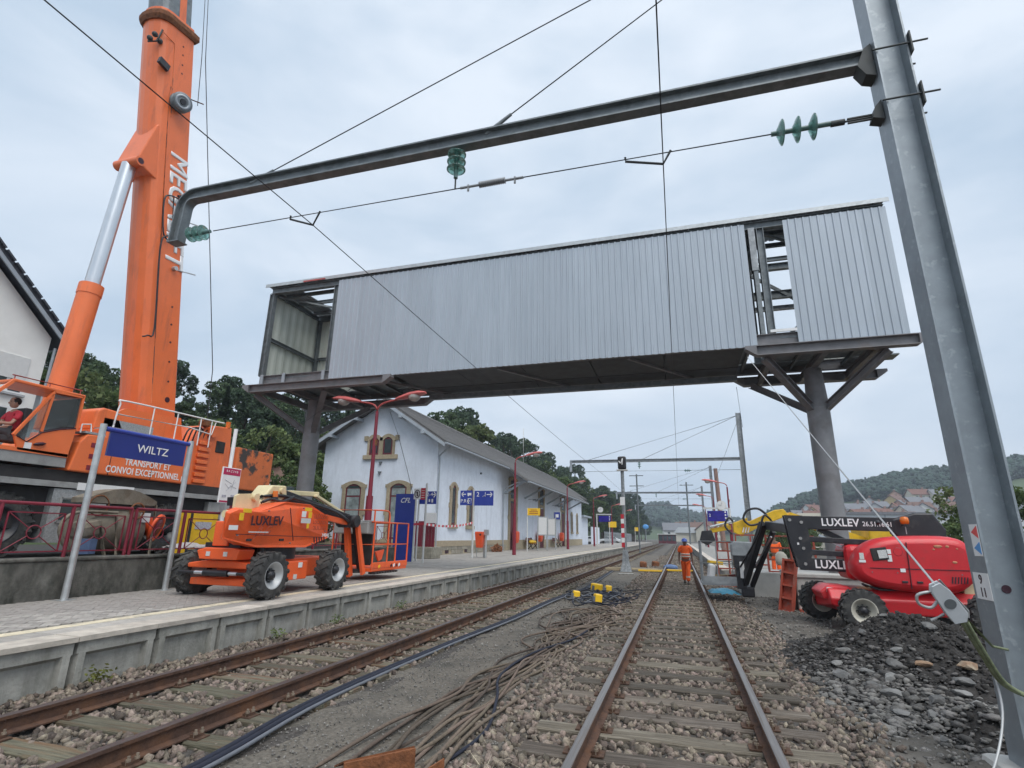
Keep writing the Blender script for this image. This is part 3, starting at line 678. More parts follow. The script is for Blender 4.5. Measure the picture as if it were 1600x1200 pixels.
# heads and columns
for (cx, x0, x1) in ((-13.68, -15.65, -9.3), (4.22, 2.15, 6.72)):
    for y in (BY0 - .1, BY1 + .02):
        mb = MB(); h = .30
        mb.ibeam((x0 + .3, y, 6.78), (x1 - .3, y, 6.78), .26, h, .022)
        for (xa, xb) in ((x0, x0 + .3), (x1, x1 - .3)):
            mb.prism([(xa, y - .13, 6.93), (xb, y - .13, 6.93), (xb, y - .13, 6.63), (xa, y - .13, 6.84)], (0, .26, 0))
        mb.build('support_beam', 'steel_brownish', br)
    for x in (cx - 1.3, cx, cx + 1.3):
        MB().ibeam((x, BY0 + .05, 6.74), (x, BY1 - .1, 6.74), .16, .22, .016).build('cross_beam', 'steel_brownish', br)
    MB().cyl((cx, 17.6, -.25), (cx, 17.6, 5.4), .31, n=28).build('column', 'column_steel', br)
    mb = MB(); mb.cyl((cx, 17.6, 5.4), (cx, 17.6, 6.62), .31, .24, n=20); mb.build('column_head', 'steel_brownish', br)
    for (dx, yy) in ((-1.55, BY0 + .05), (1.55, BY0 + .05), (-1.55, BY1 - .05), (1.55, BY1 - .05)):
        MB().ibeam((cx + (.16 if dx > 0 else -.16), 17.6 + (-.12 if yy < 17 else .12), 5.35), (cx + dx, yy, 6.62), .2, .2, .02).build('strut', 'steel_brownish', br)
mb = MB(); mb.cyl((-13.68, 17.6, .9), (-13.68, 17.6, .96), .5, n=20); mb.build('base_plate', 'column_steel', br)
def thin(name, label, pts, r, m='wire', cat='wire', group=None, n=5):
    o = MB().tube(pts, r, n).build(name, m); return tag(o, label, cat, group)
thin('stay_cable', 'thin stay cable slanting from the footbridge end down past its left column', [(-10.9, 16.0, 6.62), (-13.9, 15.6, 4.4), (-16.2, 15.3, 2.9)], .012)
thin('hanging_wire', 'thin wire hanging from the footbridge floor in front of the second portal', [(2.19, 19.1, 6.6), (2.25, 19.1, 5.2)], .008)

# ------------------------------------------------------------------ near catenary portal
MX, MY = 2.66, 5.95
def sag(a, b, s, n=14):
    a, b = Vector(a), Vector(b); return [a.lerp(b, i / n) - V(0, 0, s * 4 * (i / n) * (1 - i / n)) for i in range(n + 1)]
def insulator(parent, p, d, nd=3, r=.125, name='insulator', step=.125):
    p = Vector(p); d = Vector(d).normalized(); mb = MB()
    mb.cyl(p, p + d * (step * (nd + .9)), .03, n=10)
    o = mb.build(name, 'ins_core', parent)
    for i in range(nd):
        q = p + d * (step * (i + .55))
        g = MB(); g.lathe(q, d, [(-.035, .045), (-.02, .07), (.0, r * .8), (.018, r), (.028, r), (.018, r * .86), (.03, r * .62), (.018, r * .5), (.03, .05)], 20)
        g.build('glass_disc', 'ins_glass', o)
    return o
pt = thing('catenary_portal', 'galvanised catenary mast with long beam reaching over both tracks, nearest of the portals', 'catenary portal', (MX, MY, GZ), 'catenary portals over the tracks')
w = .30
mb = MB()
for sx in (-1, 1): mb.bx(MX + sx * .15 - .0095, MX + sx * .15 + .0095, MY - .15, MY + .15, GZ - .1, 10.6)
mb.bx(MX - .14, MX + .14, MY - .006, MY + .006, GZ - .1, 10.6)
mast = mb.build('mast', 'galv_mast', pt)
mb = MB(); mb.cyl((MX + .01, MY - .013, 1.20), (MX + .01, MY - .006, 1.20), .035, n=14); mb.build('bolt_hole', 'text_dark', pt)
mb = MB(); mb.box((MX, MY, GZ + .0), (.62, .62, .14)); mb.build('footing', 'new_concrete', pt, bevel=.05)
# number and arrow plates on the side facing the track
xp = MX - .163
a = MB().bx(xp - .003, xp, MY - .145, MY - .005, 1.47, 1.74).build('arrow_plate', 'white_paint', pt)
MB().prism([(xp - .006, MY - .135, 1.725), (xp - .006, MY - .135, 1.62), (xp - .006, MY - .03, 1.672)], (.003, 0, 0)).build('red_triangle', 'arrow_red', a)
MB().prism([(xp - .006, MY - .135, 1.59), (xp - .006, MY - .135, 1.485), (xp - .006, MY - .03, 1.537)], (.003, 0, 0)).build('blue_triangle', 'arrow_blue', a)
a = MB().bx(xp - .003, xp, MY - .155, MY + .10, 1.11, 1.33).build('number_plate', 'white_paint', pt)
text('digits', '9', .11, (xp - .005, MY - .02, 1.272), (0, -1, 0), (0, 0, 1), 'text_dark', a)
text('digits', '11', .11, (xp - .005, MY - .03, 1.165), (0, -1, 0), (0, 0, 1), 'text_dark', a)
# beam
mb = MB(); zb = 7.0
mb.ibeam((-7.4, MY, zb + .058), (MX - .16, MY, zb), .16, .21, .024)
beam = mb.build('portal_beam', 'galv_dark', pt)
mb = MB(); pth = [(-7.4, zb + .058, 0)] + [(-7.52 - .22 * math.sin(t), zb - .16 + .22 * math.cos(t), t) for t in np.linspace(0, PI / 2, 7)] + [(-7.76, 6.2, PI / 2)]
for (w_, o_, h_) in ((.16, .093, .024), (.16, -.093, .024), (.022, 0, .165)):
    mb.loft([[V(x + sx_ * 0 + n_ * math.sin(-t) * 1, MY + y_, z + n_ * math.cos(t)) for (y_, n_) in ((-w_ / 2, o_ - h_ / 2), (w_ / 2, o_ - h_ / 2), (w_ / 2, o_ + h_ / 2), (-w_ / 2, o_ + h_ / 2))] for (x, z, t) in pth for sx_ in (0,)])
mb.bx(-7.86, -7.62, MY - .09, MY + .09, 6.18, 6.2)
mb.build('drop_bracket', 'galv_dark', pt)
mb = MB(); mb.prism([(MX - .17, MY - .09, 7.16), (MX - .25, MY - .09, 7.1), (MX - .34, MY - .09, 6.88), (MX - .27, MY - .09, 6.74), (MX - .17, MY - .09, 6.70)], (0, .18, 0)); mb.build('bracket_plate', 'hw_dark', pt)
for z in (6.98, 6.28):
    mb = MB()
    for yy in (-.17, .17): mb.cyl((MX - .2, MY + yy, z), (MX + .34, MY + yy, z), .011, n=6)
    for yy in (-.19, .15):
        mb.bx(MX + .165, MX + .18, MY - .2, MY + .2, z - .14, z + .14) if yy < 0 else None
    mb.build('clamp', 'hw_dark', pt)
mb = MB(); mb.prism([(MX - .17, MY - .07, 6.38), (MX - .24, MY - .07, 6.3), (MX - .28, MY - .07, 6.16), (MX - .17, MY - .07, 6.12)], (0, .14, 0)); mb.build('lower_bracket', 'hw_dark', pt)
# cross-span wire with insulators
zr, zl = 6.22, 6.30
def cz(x): return zl + (x + 7.0) / 9.4 * (zr - zl)
MB().tube([(-7.0, MY, cz(-7.0)), (-2.62, MY, cz(-2.62))], .008).build('span_wire', 'wire', pt)
MB().tube([(-1.72, MY, cz(-1.72)), (1.35, MY, cz(1.35))], .008).build('span_wire', 'wire', pt)
insulator(pt, (-7.55, MY, cz(-7.5)), (1, 0, 0), 3)
insulator(pt, (-2.72, MY, 6.93), (0, 0, -1), 3, .135)
MB().cyl((-2.72, MY, 6.5), (-2.72, MY, cz(-2.72)), .012, n=6).build('hanger_rod', 'hw_dark', pt)
insulator(pt, (1.35, MY, cz(1.35)), (1, 0, 0), 3, .15, step=.17)
mb = MB(); mb.cyl((1.98, MY, 6.22), (2.12, MY, 6.22), .035, n=8); mb.cyl((1.8, MY, 6.22), (2.45, MY, 6.22), .012, n=6); mb.bx(2.15, 2.40, MY - .012, MY + .012, 6.24, 6.255); mb.bx(2.15, 2.40, MY - .012, MY + .012, 6.185, 6.20); mb.build('turnbuckle', 'hw_dark', pt)
mb = MB(); mb.cyl((-2.64, MY, cz(-2.6)), (-1.72, MY, cz(-1.72)), .018, n=8)
for i in range(15): mb.lathe((-2.36 + i * .026, MY, cz(-2.3)), (1, 0, 0), [(0, .02), (.006, .045), (.014, .045), (.02, .02)], 12)
for x in (-2.52, -1.84): mb.bx(x - .012, x + .012, MY - .012, MY + .012, cz(x) - .07, cz(x) + .03)
mb.build('rod_insulator', 'ins_grey', pt)
for (x0, x1, x2) in ((-5.49, -5.05, -4.95), (-.36, .10, .20)):
    MB().tube([(x0, MY, cz(x0) + .03), (x0, MY, cz(x0) - .03), (x1, MY, 6.08), (x2, MY, cz(x2) + .02)], .016).build('registration_arm', 'hw_dark', pt)
for x in (-6.39, -2.29):
    zz = zb + .1
    MB().tube([(x, MY, zz), (MX - .1, MY, 10.2)], .009).build('tie_rod', 'wire', pt)
    d = (V(MX - .1, MY, 10.2) - V(x, MY, zz)).normalized(); MB().cyl(V(x, MY, zz - .02), V(x, MY, zz) + d * .45, .035, .022, n=8).build('tie_socket', 'galv_dark', pt)
# contact wires
for (x, lb) in ((-5.05, 'single overhead contact wire above the left track'), (.10, 'single overhead contact wire above the right track')):
    pts = [(x, -3, 6.0), (x, MY, 6.08)]
    for (ya, yb) in ((MY, 40), (40, 70), (70, 97), (97, 140)): pts += [tuple(p) for p in sag((x, ya, 6.08 if ya < 10 else 5.95), (x, yb, 5.95), .12, 8)[1:]]
    thin('contact_wire', lb, pts, .0075, group='overhead contact wires')

# ------------------------------------------------------------------ farther portals
def portal(y, mx, xl, lab):
    p = thing('catenary_portal', lab, 'catenary portal', (mx, y, GZ), 'catenary portals over the tracks')
    mb = MB()
    for sx in (-1, 1): mb.bx(mx + sx * .15 - .01, mx + sx * .15 + .01, y - .15, y + .15, GZ, 10.2)
    mb.bx(mx - .14, mx + .14, y - .008, y + .008, GZ, 10.2); mb.build('mast', 'galv', p)
    MB().ibeam((xl, y, 7.0), (mx - .15, y, 6.95), .16, .21, .024).build('portal_beam', 'galv', p)
    MB().beam((xl + .06, y, 7.05), (xl + .06, y, 6.25), .14, .16, up=(1, 0, 0)).build('drop_bracket', 'zinc', p)
    MB().tube([(xl + .1, y, 6.25), (mx - .2, y, 6.2)], .014).build('span_wire', 'wire', p)
    insulator(p, (-2.5, y, 6.88), (0, 0, -1), 3)
    insulator(p, (.6, y, 6.2), (1, 0, 0), 3)
    for x in (xl + 1.2, -2.3): MB().tube([(x, y, 7.05), (mx - .1, y, 10.0)], .016).build('tie_rod', 'wire', p)
    return p
portal(40, 4.5, -7.6, 'grey catenary portal seen under the footbridge, its mast behind the yellow digger arm')
portal(70, 4.1, -7.4, 'catenary portal behind the one by the yellow digger arm, third from the camera')
portal(98, 4.1, -7.2, 'small distant catenary portal farthest down the tracks')
thin('slack_wire', 'thin back-stay wire running down from the second portal mast', [(4.45, 40, 9.7), (3.6, 58, 6.8)], .012)

# ------------------------------------------------------------------ low wall, railing, station name sign
WX = -10.5
mb = MB(); mb.bx(WX - .14, WX + .14, -4, 19.0, PZ - .1, 1.02); mb.mat(0); mb.bx(WX - .17, WX + .17, -4, 19.0, 1.02, 1.08)
tag(mb.build('low_wall', 'mossy_wall', None, bevel=.02), 'low concrete wall blackened with algae under the maroon railing', 'wall')
def railing(y0, y1, lab):
    r = thing('railing', lab, 'railing', (WX, y0, 1.08), 'maroon railings on the low wall'); L2 = y1 - y0
    MB().cyl((WX, y0, 1.97), (WX, y1, 1.97), .03, n=10).build('handrail', 'maroon', r)
    n = round(L2 / 1.12); d = L2 / n
    for i in range(n + 1): MB().cyl((WX, y0 + i * d, 1.07), (WX, y0 + i * d, 1.96), .032, n=8).build('post', 'maroon', r)
    for i in range(n):
        a, b = y0 + i * d + .12, y0 + (i + 1) * d - .12; z0, z1 = 1.18, 1.82; c = (a + b) / 2; zc = (z0 + z1) / 2; q = .11
        mb = MB()
        for (p, s_) in (((a, z0), (a, z1)), ((b, z0), (b, z1)), ((a - .12, z0), (b + .12, z0)), ((a, z1), (b, z1))): mb.beam((WX, p[0], p[1]), (WX, s_[0], s_[1]), .02, .02, up=(1, 0, 0))
        f = mb.build('panel_frame', 'maroon', r)
        ring = [(WX, c + q * math.cos(t), zc + q * math.sin(t)) for t in np.linspace(0, 2 * PI, 21)]
        MB().tube(ring, .011, 5).build('ring', 'maroon', f)
        mb = MB()
        for (ya, za) in ((a, z0), (a, z1), (b, z0), (b, z1)):
            e = V(0, ya - c, za - zc).normalized() * q; mb.cyl((WX, ya, za), (WX, c + e.y, zc + e.z), .009, n=5)
        mb.build('diagonal_bars', 'maroon', f)
railing(1.6, 8.32, 'maroon railing with crossed bars and rings behind the station name sign')
railing(8.42, 18.8, 'maroon railing section with crossed bars running on behind the orange lift')
sg = thing('station_sign', 'blue station name board reading WILTZ between two steel posts', 'sign', (-10.12, 8.1, PZ))
for y in (7.12, 9.05):
    MB().cyl((-10.12, y, PZ - .05), (-10.12, y, 3.45), .055, n=18).build('post', 'galv_post', sg)
    MB().bx(-10.25, -9.99, y - .13, y + .13, PZ - .01, PZ + .008).build('foot_plate', 'galv_post', sg)
MB().cyl((-10.12, 7.17, 3.37), (-10.12, 9.0, 3.37), .045, n=14).build('top_tube', 'sign_blue_bright', sg)
bd = MB().bx(-10.14, -10.1, 7.27, 8.93, 2.885, 3.33).build('board', 'sign_blue', sg)
text('lettering', 'WILTZ', .215, (-10.092, 8.18, 3.10), (0, 1, 0), (0, 0, 1), 'text_white', bd, bold=.004, sx=1.05)
ms = thing('map_sign', 'white notice board with a pink network map on a white pole', 'sign', (-10.32, 10.5, 1.08))
MB().cyl((-10.36, 10.47, .9), (-10.36, 10.47, 4.0), .045, n=14).build('pole', 'white_paint', ms)
MB().bx(-10.42, -10.26, 10.40, 10.54, 2.0, 2.22).build('bracket', 'galv_post', ms)
b = MB().bx(-10.30, -10.26, 10.18, 10.74, 2.2, 3.04).build('board', 'white_paint', ms, bevel=.01)
MB().bx(-10.262, -10.257, 10.20, 10.72, 2.86, 3.02).build('header', 'sign_magenta', b)
MB().bx(-10.262, -10.257, 10.20, 10.72, 2.22, 2.26).build('footer', 'sign_magenta', b)
text('lettering', '8 A Z 3 4 B', .075, (-10.254, 10.46, 2.95), (0, 1, 0), (0, 0, 1), 'text_white', b)
mb = MB()
for pts in (((10.3, 2.65), (10.42, 2.55), (10.62, 2.72)), ((10.35, 2.48), (10.46, 2.62), (10.66, 2.56)), ((10.5, 2.5), (10.56, 2.76)), ((10.28, 2.74), (10.5, 2.66))):
    mb.tube([(-10.256, p[0], p[1]) for p in pts], .004, 4)
for (y, z) in ((10.32, 2.36), (10.58, 2.37)): mb.bx(-10.262, -10.256, y - .06, y + .06, z - .03, z + .03)
mb.build('map_lines', 'paper_print', b)

# ------------------------------------------------------------------ mobile crane
CX = -13.5
cr = thing('mobile_crane', 'huge orange mobile crane with raised telescopic boom behind the railing', 'crane', (-14.9, 10, .93))
mb = MB(); mb.bx(-16.1, -13.7, -2, 16.8, 1.55, 2.45); mb.build('chassis', 'dark_under', cr)
mb = MB(); mb.bx(-16.3, -13.48, -2, 16.9, 2.47, 2.60); mb.build('deck_edge', 'grey_chassis', cr)
MB().bx(-13.478, -13.47, 9.2, 10.6, 2.44, 2.61).build('deck_plate', 'white_paint', cr)
tb = MB().bx(-14.3, -13.52, 8.75, 10.0, 1.25, 2.44).build('toolbox', 'checker', cr)
MB().bx(-13.52, -13.5, 8.98, 9.5, 1.75, 2.2).build('toolbox_window', 'glass_dark', tb)
mb = MB()
for (a, b_) in (((8.93, 1.7), (8.93, 2.25)), ((9.55, 1.7), (9.55, 2.25)), ((8.93, 2.25), (9.55, 2.25)), ((8.93, 1.7), (9.55, 1.7))): mb.beam((-13.5, *a), (-13.5, *b_), .04, .05, up=(1, 0, 0))
mb.build('toolbox_frame', 'grey_chassis', tb)
MB().bx(-14.2, -13.55, 13.1, 13.9, 1.4, 2.4).build('side_box', 'grey_chassis', cr); MB().bx(-14.2, -13.54, 13.9, 14.7, 1.5, 2.42).build('side_box', 'maroon', cr)
def wheel(parent, c, r, w, ax=(1, 0, 0), rim='rim_grey', lugs=18, name='wheel', rr=.58, out=1):
    """tyre with lugs (name) > rim, hub ; out: side on which the dish shows"""
    c = Vector(c); ax = Vector(ax).normalized(); a, b = frame(ax); mb = MB()
    pr = [(-w / 2, r * rr), (-w / 2, r * .72), (-w * .48, r * .88), (-w * .40, r * .955), (w * .40, r * .955), (w * .48, r * .88), (w / 2, r * .72), (w / 2, r * rr)]
    mb.lathe(c, ax, pr, 28, caps=False)
    for i in range(lugs):
        for s in (-1, 1):
            t = 2 * PI * (i + (.5 if s > 0 else 0)) / lugs
            er = a * math.cos(t) + b * math.sin(t); et = a * -math.sin(t) + b * math.cos(t)
            m_ = Matrix((ax, et, er)).transposed()
            q = Euler((0, 0, s * .5)).to_matrix()
            mb.box(c + er * (r * .962) + ax * (s * w * .25), (w * .52, r * .13, r * .085), m_ @ q)
            mb.box(c + er * (r * .85) + ax * (s * w * .485), (w * .05, r * .10, r * .2), m_)
    o = mb.build(name, 'tyre', parent)
    d = MB(); ww = w * .5 * out
    d.lathe(c, ax * out, [(w * .15 * -1, r * .5), (-w * .1, r * .56), (w * .47, r * .60), (w * .5, r * .585), (w * .47, r * .52), (w * .30, r * .47), (w * .22, r * .34), (w * .1, r * .30), (w * .1, .01)], 24)
    d.build('rim', rim, o)
    h = MB(); h.lathe(c, ax * out, [(w * .08, r * .22), (w * .30, r * .22), (w * .33, r * .17), (w * .42, r * .15), (w * .42, .005)], 14)
    for i in range(8):
        t = 2 * PI * i / 8; e = a * math.cos(t) + b * math.sin(t); h.cyl(c + e * (r * .265) + ax * out * (w * .08), c + e * (r * .265) + ax * out * (w * .26), r * .03, n=6)
    h.build('hub', 'black_paint', o)
    return o
for y in (4.4, 6.1, 7.9, 11.9, 13.6, 15.3):
    wheel(cr, (-13.85, y, .93 + .68), .68, .5, rim='black_paint', lugs=20); wheel(cr, (-15.9, y, .93 + .68), .68, .5, rim='black_paint', lugs=12, out=-1)
# superstructure
def yzp(mb, pts, x0, x1): return mb.prism([(x0, y, z) for (y, z) in pts], (x1 - x0, 0, 0))
body = yzp(MB(), [(8.92, 2.86), (9.04, 3.55), (9.18, 3.76), (9.62, 3.78), (9.62, 4.0), (12.2, 4.0), (12.3, 2.84)], CX, -16.3).build('engine_cover', 'crane_orange', cr, bevel=.03)
for z in (2.98, 3.25, 3.52): MB().box((CX + .003, 9.42, z), (.02, .22, .11)).build('louvre', 'maroon', body)
MB().box((CX + .002, 9.85, 3.4), (.01, .014, 1.1)).build('panel_gap', 'text_dark', body); MB().box((CX + .002, 11.0, 3.1), (.01, .012, .5)).build('panel_gap', 'text_dark', body)
text('lettering', 'TRANSPORT ET', .235, (CX + .006, 10.88, 3.23), (0, 1, 0), (0, 0, 1), 'text_white', body, bold=.018, sx=.78)
text('lettering', 'CONVOI EXCEPTIONNEL', .235, (CX + .006, 10.82, 3.0), (0, 1, 0), (0, 0, 1), 'text_white', body, bold=.018, sx=.76)
MB().bx(CX, CX + .008, 11.95, 12.12, 2.9, 3.04).build('sticker', 'white_paint', body)
MB().bx(-16.2, -13.62, 7.2, 16, 2.62, 2.86).build('slew_frame', 'dark_under', cr)
yzp(MB(), [(6.2, 2.92), (6.2, 3.16), (8.84, 3.14), (8.86, 2.92)], CX - .02, -14.6).build('cab_step', 'grey_chassis', cr)
# operator's cab
cab = MB(); yzp(cab, [(6.6, 3.16), (6.6, 3.24), (8.85, 3.22), (8.85, 3.14)], CX, -14.45); cab.mat(1)
yzp(cab, [(8.62, 3.2), (8.86, 3.2), (8.92, 4.55), (8.80, 4.55)], -13.56, -14.42); cab.mat(0)
cabo = cab.build('cab', ['crane_orange', 'cab_interior'], cr)
dr = MB()
DO = [(7.69, 3.48), (8.26, 4.58), (8.89, 4.60), (8.9, 4.15), (8.84, 3.15), (7.82, 3.18)]
yzp(dr, [(7.69, 3.48), (7.82, 3.18), (8.84, 3.15), (8.89, 3.82), (8.55, 3.76), (8.2, 3.62), (7.95, 3.37)], CX, CX - .05)
for (p, q) in (((7.69, 3.48), (8.26, 4.58)), ((8.26, 4.58), (8.89, 4.60)), ((8.89, 4.60), (8.9, 3.8)), ((8.19, 3.64), (8.24, 4.5))): dr.beam((CX - .025, *p), (CX - .025, *q), .05, .07, up=(1, 0, 0))
door = dr.build('door', 'crane_orange', cabo)
yzp(MB(), [(7.75, 3.47), (8.22, 4.42), (8.2, 3.65), (7.95, 3.4)], CX - .02, CX - .03).build('front_window', 'glass_cab', door)
yzp(MB(), [(8.24, 4.52), (8.85, 4.55), (8.88, 3.88), (8.55, 3.80), (8.2, 3.66)], CX - .02, CX - .03).build('rear_window', 'glass_cab', door)
mb = MB(); mb.tube([(CX + .005, *p) for p in ((7.75, 3.46), (7.95, 3.37), (8.2, 3.62), (8.55, 3.76), (8.87, 3.84))], .014, 5); mb.build('window_seal', 'text_dark', door)
mb = MB(); mb.lathe((CX + .02, 8.2, 3.36), (0, .9, .2), [(-.12, .01), (-.06, .035), (.06, .04), (.13, .01)], 8); mb.build('door_handle', 'text_dark', door)
MB().bx(CX + .001, CX + .006, 7.92, 8.06, 3.23, 3.36).build('sticker', 'white_paint', door)
mb = MB(); mb.bx(-14.4, CX + .01, 7.42, 8.93, 4.59, 4.66); rf = mb.build('cab_roof', 'crane_orange', cabo, bevel=.02)
MB().bx(-14.25, -13.65, 7.6, 8.5, 4.66, 4.675).build('roof_window', 'glass_dark', rf)
mb = MB(); mb.tube([(CX - .05, 7.4, 4.74), (CX - .05, 8.85, 4.76)], .015, 5)
for y in (7.45, 8.15, 8.82): mb.cyl((CX - .05, y, 4.65), (CX - .05, y, 4.75), .012, n=5)
mb.build('roof_rail', 'lamp_red', rf)
mb = MB()
for x in (CX - .03, -14.4): mb.beam((x, 7.44, 4.62), (x, 6.9, 3.9), .06, .06); mb.beam((x, 6.9, 3.9), (x, 6.75, 3.22), .06, .06)
mb.build('windscreen_frame', 'crane_orange', cabo)
MB().quad((CX - .05, 7.44, 4.58), (CX - .05, 6.92, 3.9), (-14.38, 6.92, 3.9), (-14.38, 7.44, 4.58)).build('windscreen', 'glass_cab', cabo)
mb = MB(); mb.bx(-14.2, -13.8, 7.95, 8.1, 3.5, 4.15); mb.bx(-14.2, -13.8, 7.5, 8.1, 3.36, 3.5); mb.bx(-14.1, -13.7, 6.95, 7.25, 3.24, 3.75); mb.build('seat', 'cab_interior', cabo, bevel=.03)
mb = MB(); mb.ball((CX - .02, 6.95, 4.55), .05); mb.build('work_lamp', 'black_paint', cabo)
# machinery behind the cab
yzp(MB(), [(9.65, 4.0), (9.7, 4.5), (9.85, 4.6), (10.2, 4.58), (10.5, 4.05)], -14.1, -15.4).build('winch_cover', 'crane_orange', cr, bevel=.04)
yzp(MB(), [(9.95, 4.35), (10.45, 4.72), (12.2, 4.82), (12.4, 4.0), (10.3, 4.0)], -14.2, -14.28).build('boom_cheek', 'crane_orange', cr); yzp(MB(), [(9.95, 4.35), (10.45, 4.72), (12.2, 4.82), (12.4, 4.0), (10.3, 4.0)], -15.5, -15.58).build('boom_cheek', 'crane_orange', cr)
MB().bx(-14.15, -13.55, 9.7, 11.9, 4.0, 4.05).build('walkway', 'checker', cr); MB().bx(-14.15, -14.1, 9.9, 11.3, 4.05, 4.35).build('kick_plate', 'checker', cr)
rl = MB(); xr = -13.58
rl.tube(smooth_path([(xr, 9.79, 4.05), (xr, 9.85, 4.66), (xr, 10.05, 4.78), (xr, 12.9, 4.83), (xr, 13.2, 4.85)], 4), .022, 6)
rl.tube([(xr, 9.82, 4.4), (xr, 12.0, 4.47), (xr, 12.8, 4.4), (xr, 12.9, 4.8)], .018, 6)
for y in (10.8, 11.55, 12.35, 12.75): rl.cyl((xr, y, 4.0), (xr, y, 4.81), .018, n=6)
rl.build('guard_rail', 'white_paint', cr)
MB().tube([(xr, 9.05, 3.78), (xr, 9.05, 3.98), (xr, 9.25, 4.02), (xr, 9.3, 3.78)], .018, 6).build('grab_handle', 'white_paint', cr)
mb = MB(); mb.bx(-13.9, -13.52, 9.12, 9.62, 3.78, 3.83); mb.build('step_plate', 'checker', cr)
rear = yzp(MB(), [(12.32, 2.84), (12.32, 4.05), (12.75, 4.7), (13.68, 4.78), (13.85, 2.84)], -13.7, -16.2).build('rear_frame', 'crane_orange', cr, bevel=.03)
for i in range(7): MB().box((-13.66, 12.7, 2.98 + i * .19), (.08, .42, .12)).build('ladder_rung', 'crane_orange', rear, bevel=.02)
MB().box((-13.69, 13.32, 4.1), (.03, .34, .36)).build('hatch', 'dark_under', rear, bevel=.04)
MB().cyl((-13.75, 12.9, 4.5), (-13.6, 12.9, 4.5), .16, n=16).build('pump', 'crane_orange', rear); MB().box((-13.7, 12.6, 4.72), (.26, .24, .2)).build('valve_block', 'rust', rear, bevel=.04)
mb = MB(); mb.cyl((-13.75, 13.55, 4.75), (-13.75, 13.55, 4.95), .07, n=12); mb.build('beacon', 'beacon', rear)
mb = MB()
for k in range(6): mb.tube(smooth_path([(-13.75, 12.0 + .15 * k, 4.05), (-13.7, 12.1 + .15 * k, 4.45 + .05 * (k % 3)), (-13.8, 12.5 + .1 * k, 4.5), (-13.8, 12.8 + .1 * k, 4.15)], 4), .025, 5)
mb.build('hydraulic_hoses', 'black_paint', cr)
MB().bx(-16.2, -13.55, 13.92, 15.55, 2.86, 4.2).build('counterweight', 'crane_dirty', cr, bevel=.04)
# boom
bd_ = V(0, -1.85, 11.82).normalized(); bt = V(0, 11.82, 1.85).normalized()     # along, and across towards the back
B0 = V(-14.9, 11.0, 4.83)
def bpt(x, t, s): return B0 + V(x, 0, 0) + bt * t + bd_ * s
def boom_ring(hw, t0, t1, s):
    q = [(hw, t1), (hw, t0 + .25), (hw * .93, t0 + .08), (hw * .72, t0 - .06), (hw * .35, t0 - .13), (0, t0 - .15), (-hw * .35, t0 - .13), (-hw * .72, t0 - .06), (-hw * .93, t0 + .08), (-hw, t0 + .25), (-hw, t1), (-hw * .9, t1 + .05), (hw * .9, t1 + .05)]
    return [bpt(x, t, s) for x, t in q]
mb = MB(); mb.loft([boom_ring(.5, .1, 1.12, -.6), boom_ring(.5, .1, 1.12, 12.75)]); boom = mb.build('boom_base_section', 'crane_orange', cr, bevel=.015)
mb = MB(); mb.loft([boom_ring(.54, .05, 1.17, 12.3), boom_ring(.6, .0, 1.25, 12.42), boom_ring(.6, .0, 1.25, 12.55), boom_ring(.52, .08, 1.15, 12.65)]); mb.build('boom_collar', 'rust', boom)
mb = MB(); mb.loft([boom_ring(.42, .18, 1.04, 12.3), boom_ring(.42, .18, 1.04, 18.5)]); inn = mb.build('boom_inner_section', 'galv_dark', boom)
MB().prism([bpt(.422, .62, 12.6), bpt(.422, .86, 12.6), bpt(.422, .86, 18.5), bpt(.422, .62, 18.5)], (.006, 0, 0)).build('orange_band', 'crane_orange', inn)
mb = MB()
for s in (11.7,): mb.tube([bpt(.505, .02, s + .1), bpt(.505, .45, s), bpt(.505, .45, s - 2.5)], .012, 4)
mb.tube([bpt(.505, .35, .2), bpt(.505, .35, 9.9), bpt(.51, .4, 10.2)], .011, 4); mb.build('weld_seam', 'crane_dirty', boom)
for i, s in enumerate((.9, 1.5, 2.1, 2.65, 3.2)): MB().cyl(bpt(.495, .85, s), bpt(.51, .85, s), .03, n=8).build('bolt_hole', 'text_dark', boom)
MB().cyl(bpt(.495, .85, .35), bpt(.51, .85, .35), .08, n=14).build('pin_hole', 'text_dark', boom)
for s in (10.9, 11.2, 11.55, 11.85): MB().cyl(bpt(.495, .75, s), bpt(.51, .75, s), .025, n=8).build('bolt_hole', 'text_dark', boom)
text('lettering', 'MEGALIFT', .84, bpt(.506, .80, 6.3), -bd_, bt, 'text_white', boom, bold=0, shear=.12, sx=.98, fat=.022)
for s in (4.4, 6.05): mb = MB(); mb.cyl(bpt(.50, .95, s), bpt(.62, 1.5, s), .02, n=5); mb.cyl(bpt(.50, .82, s), bpt(.62, .82, s), .07, n=8); mb.build('rope_guide', 'galv_post', boom)
MB().tube([bpt(.50, .95, 10.2), bpt(.62, 1.5, 10.3)], .02, 5).build('rope_guide', 'rust', boom)
mb = MB(); mb.lathe(bpt(.60, .62, 9.75), (1, -.25, -.25), [(-.02, .1), (0, .27), (.04, .30), (.08, .27), (.09, .16), (.2, .16), (.21, .27), (.24, .30), (.27, .27), (.27, .05)], 22); hr_ = mb.build('hose_reel', 'galv_dark', boom); a_ = V(1, -.25, -.25).normalized(); MB().cyl(bpt(.60, .62, 9.75) + a_ * .2, bpt(.60, .62, 9.75) + a_ * .30, .12, .09, n=16).build('reel_hub', 'black_paint', hr_); MB().lathe(bpt(.60, .62, 9.75) + a_ * .271, a_, [(0, .23), (.006, .23), (.006, .15), (0, .15)], 22, True, False).build('reel_groove', 'zinc', hr_)
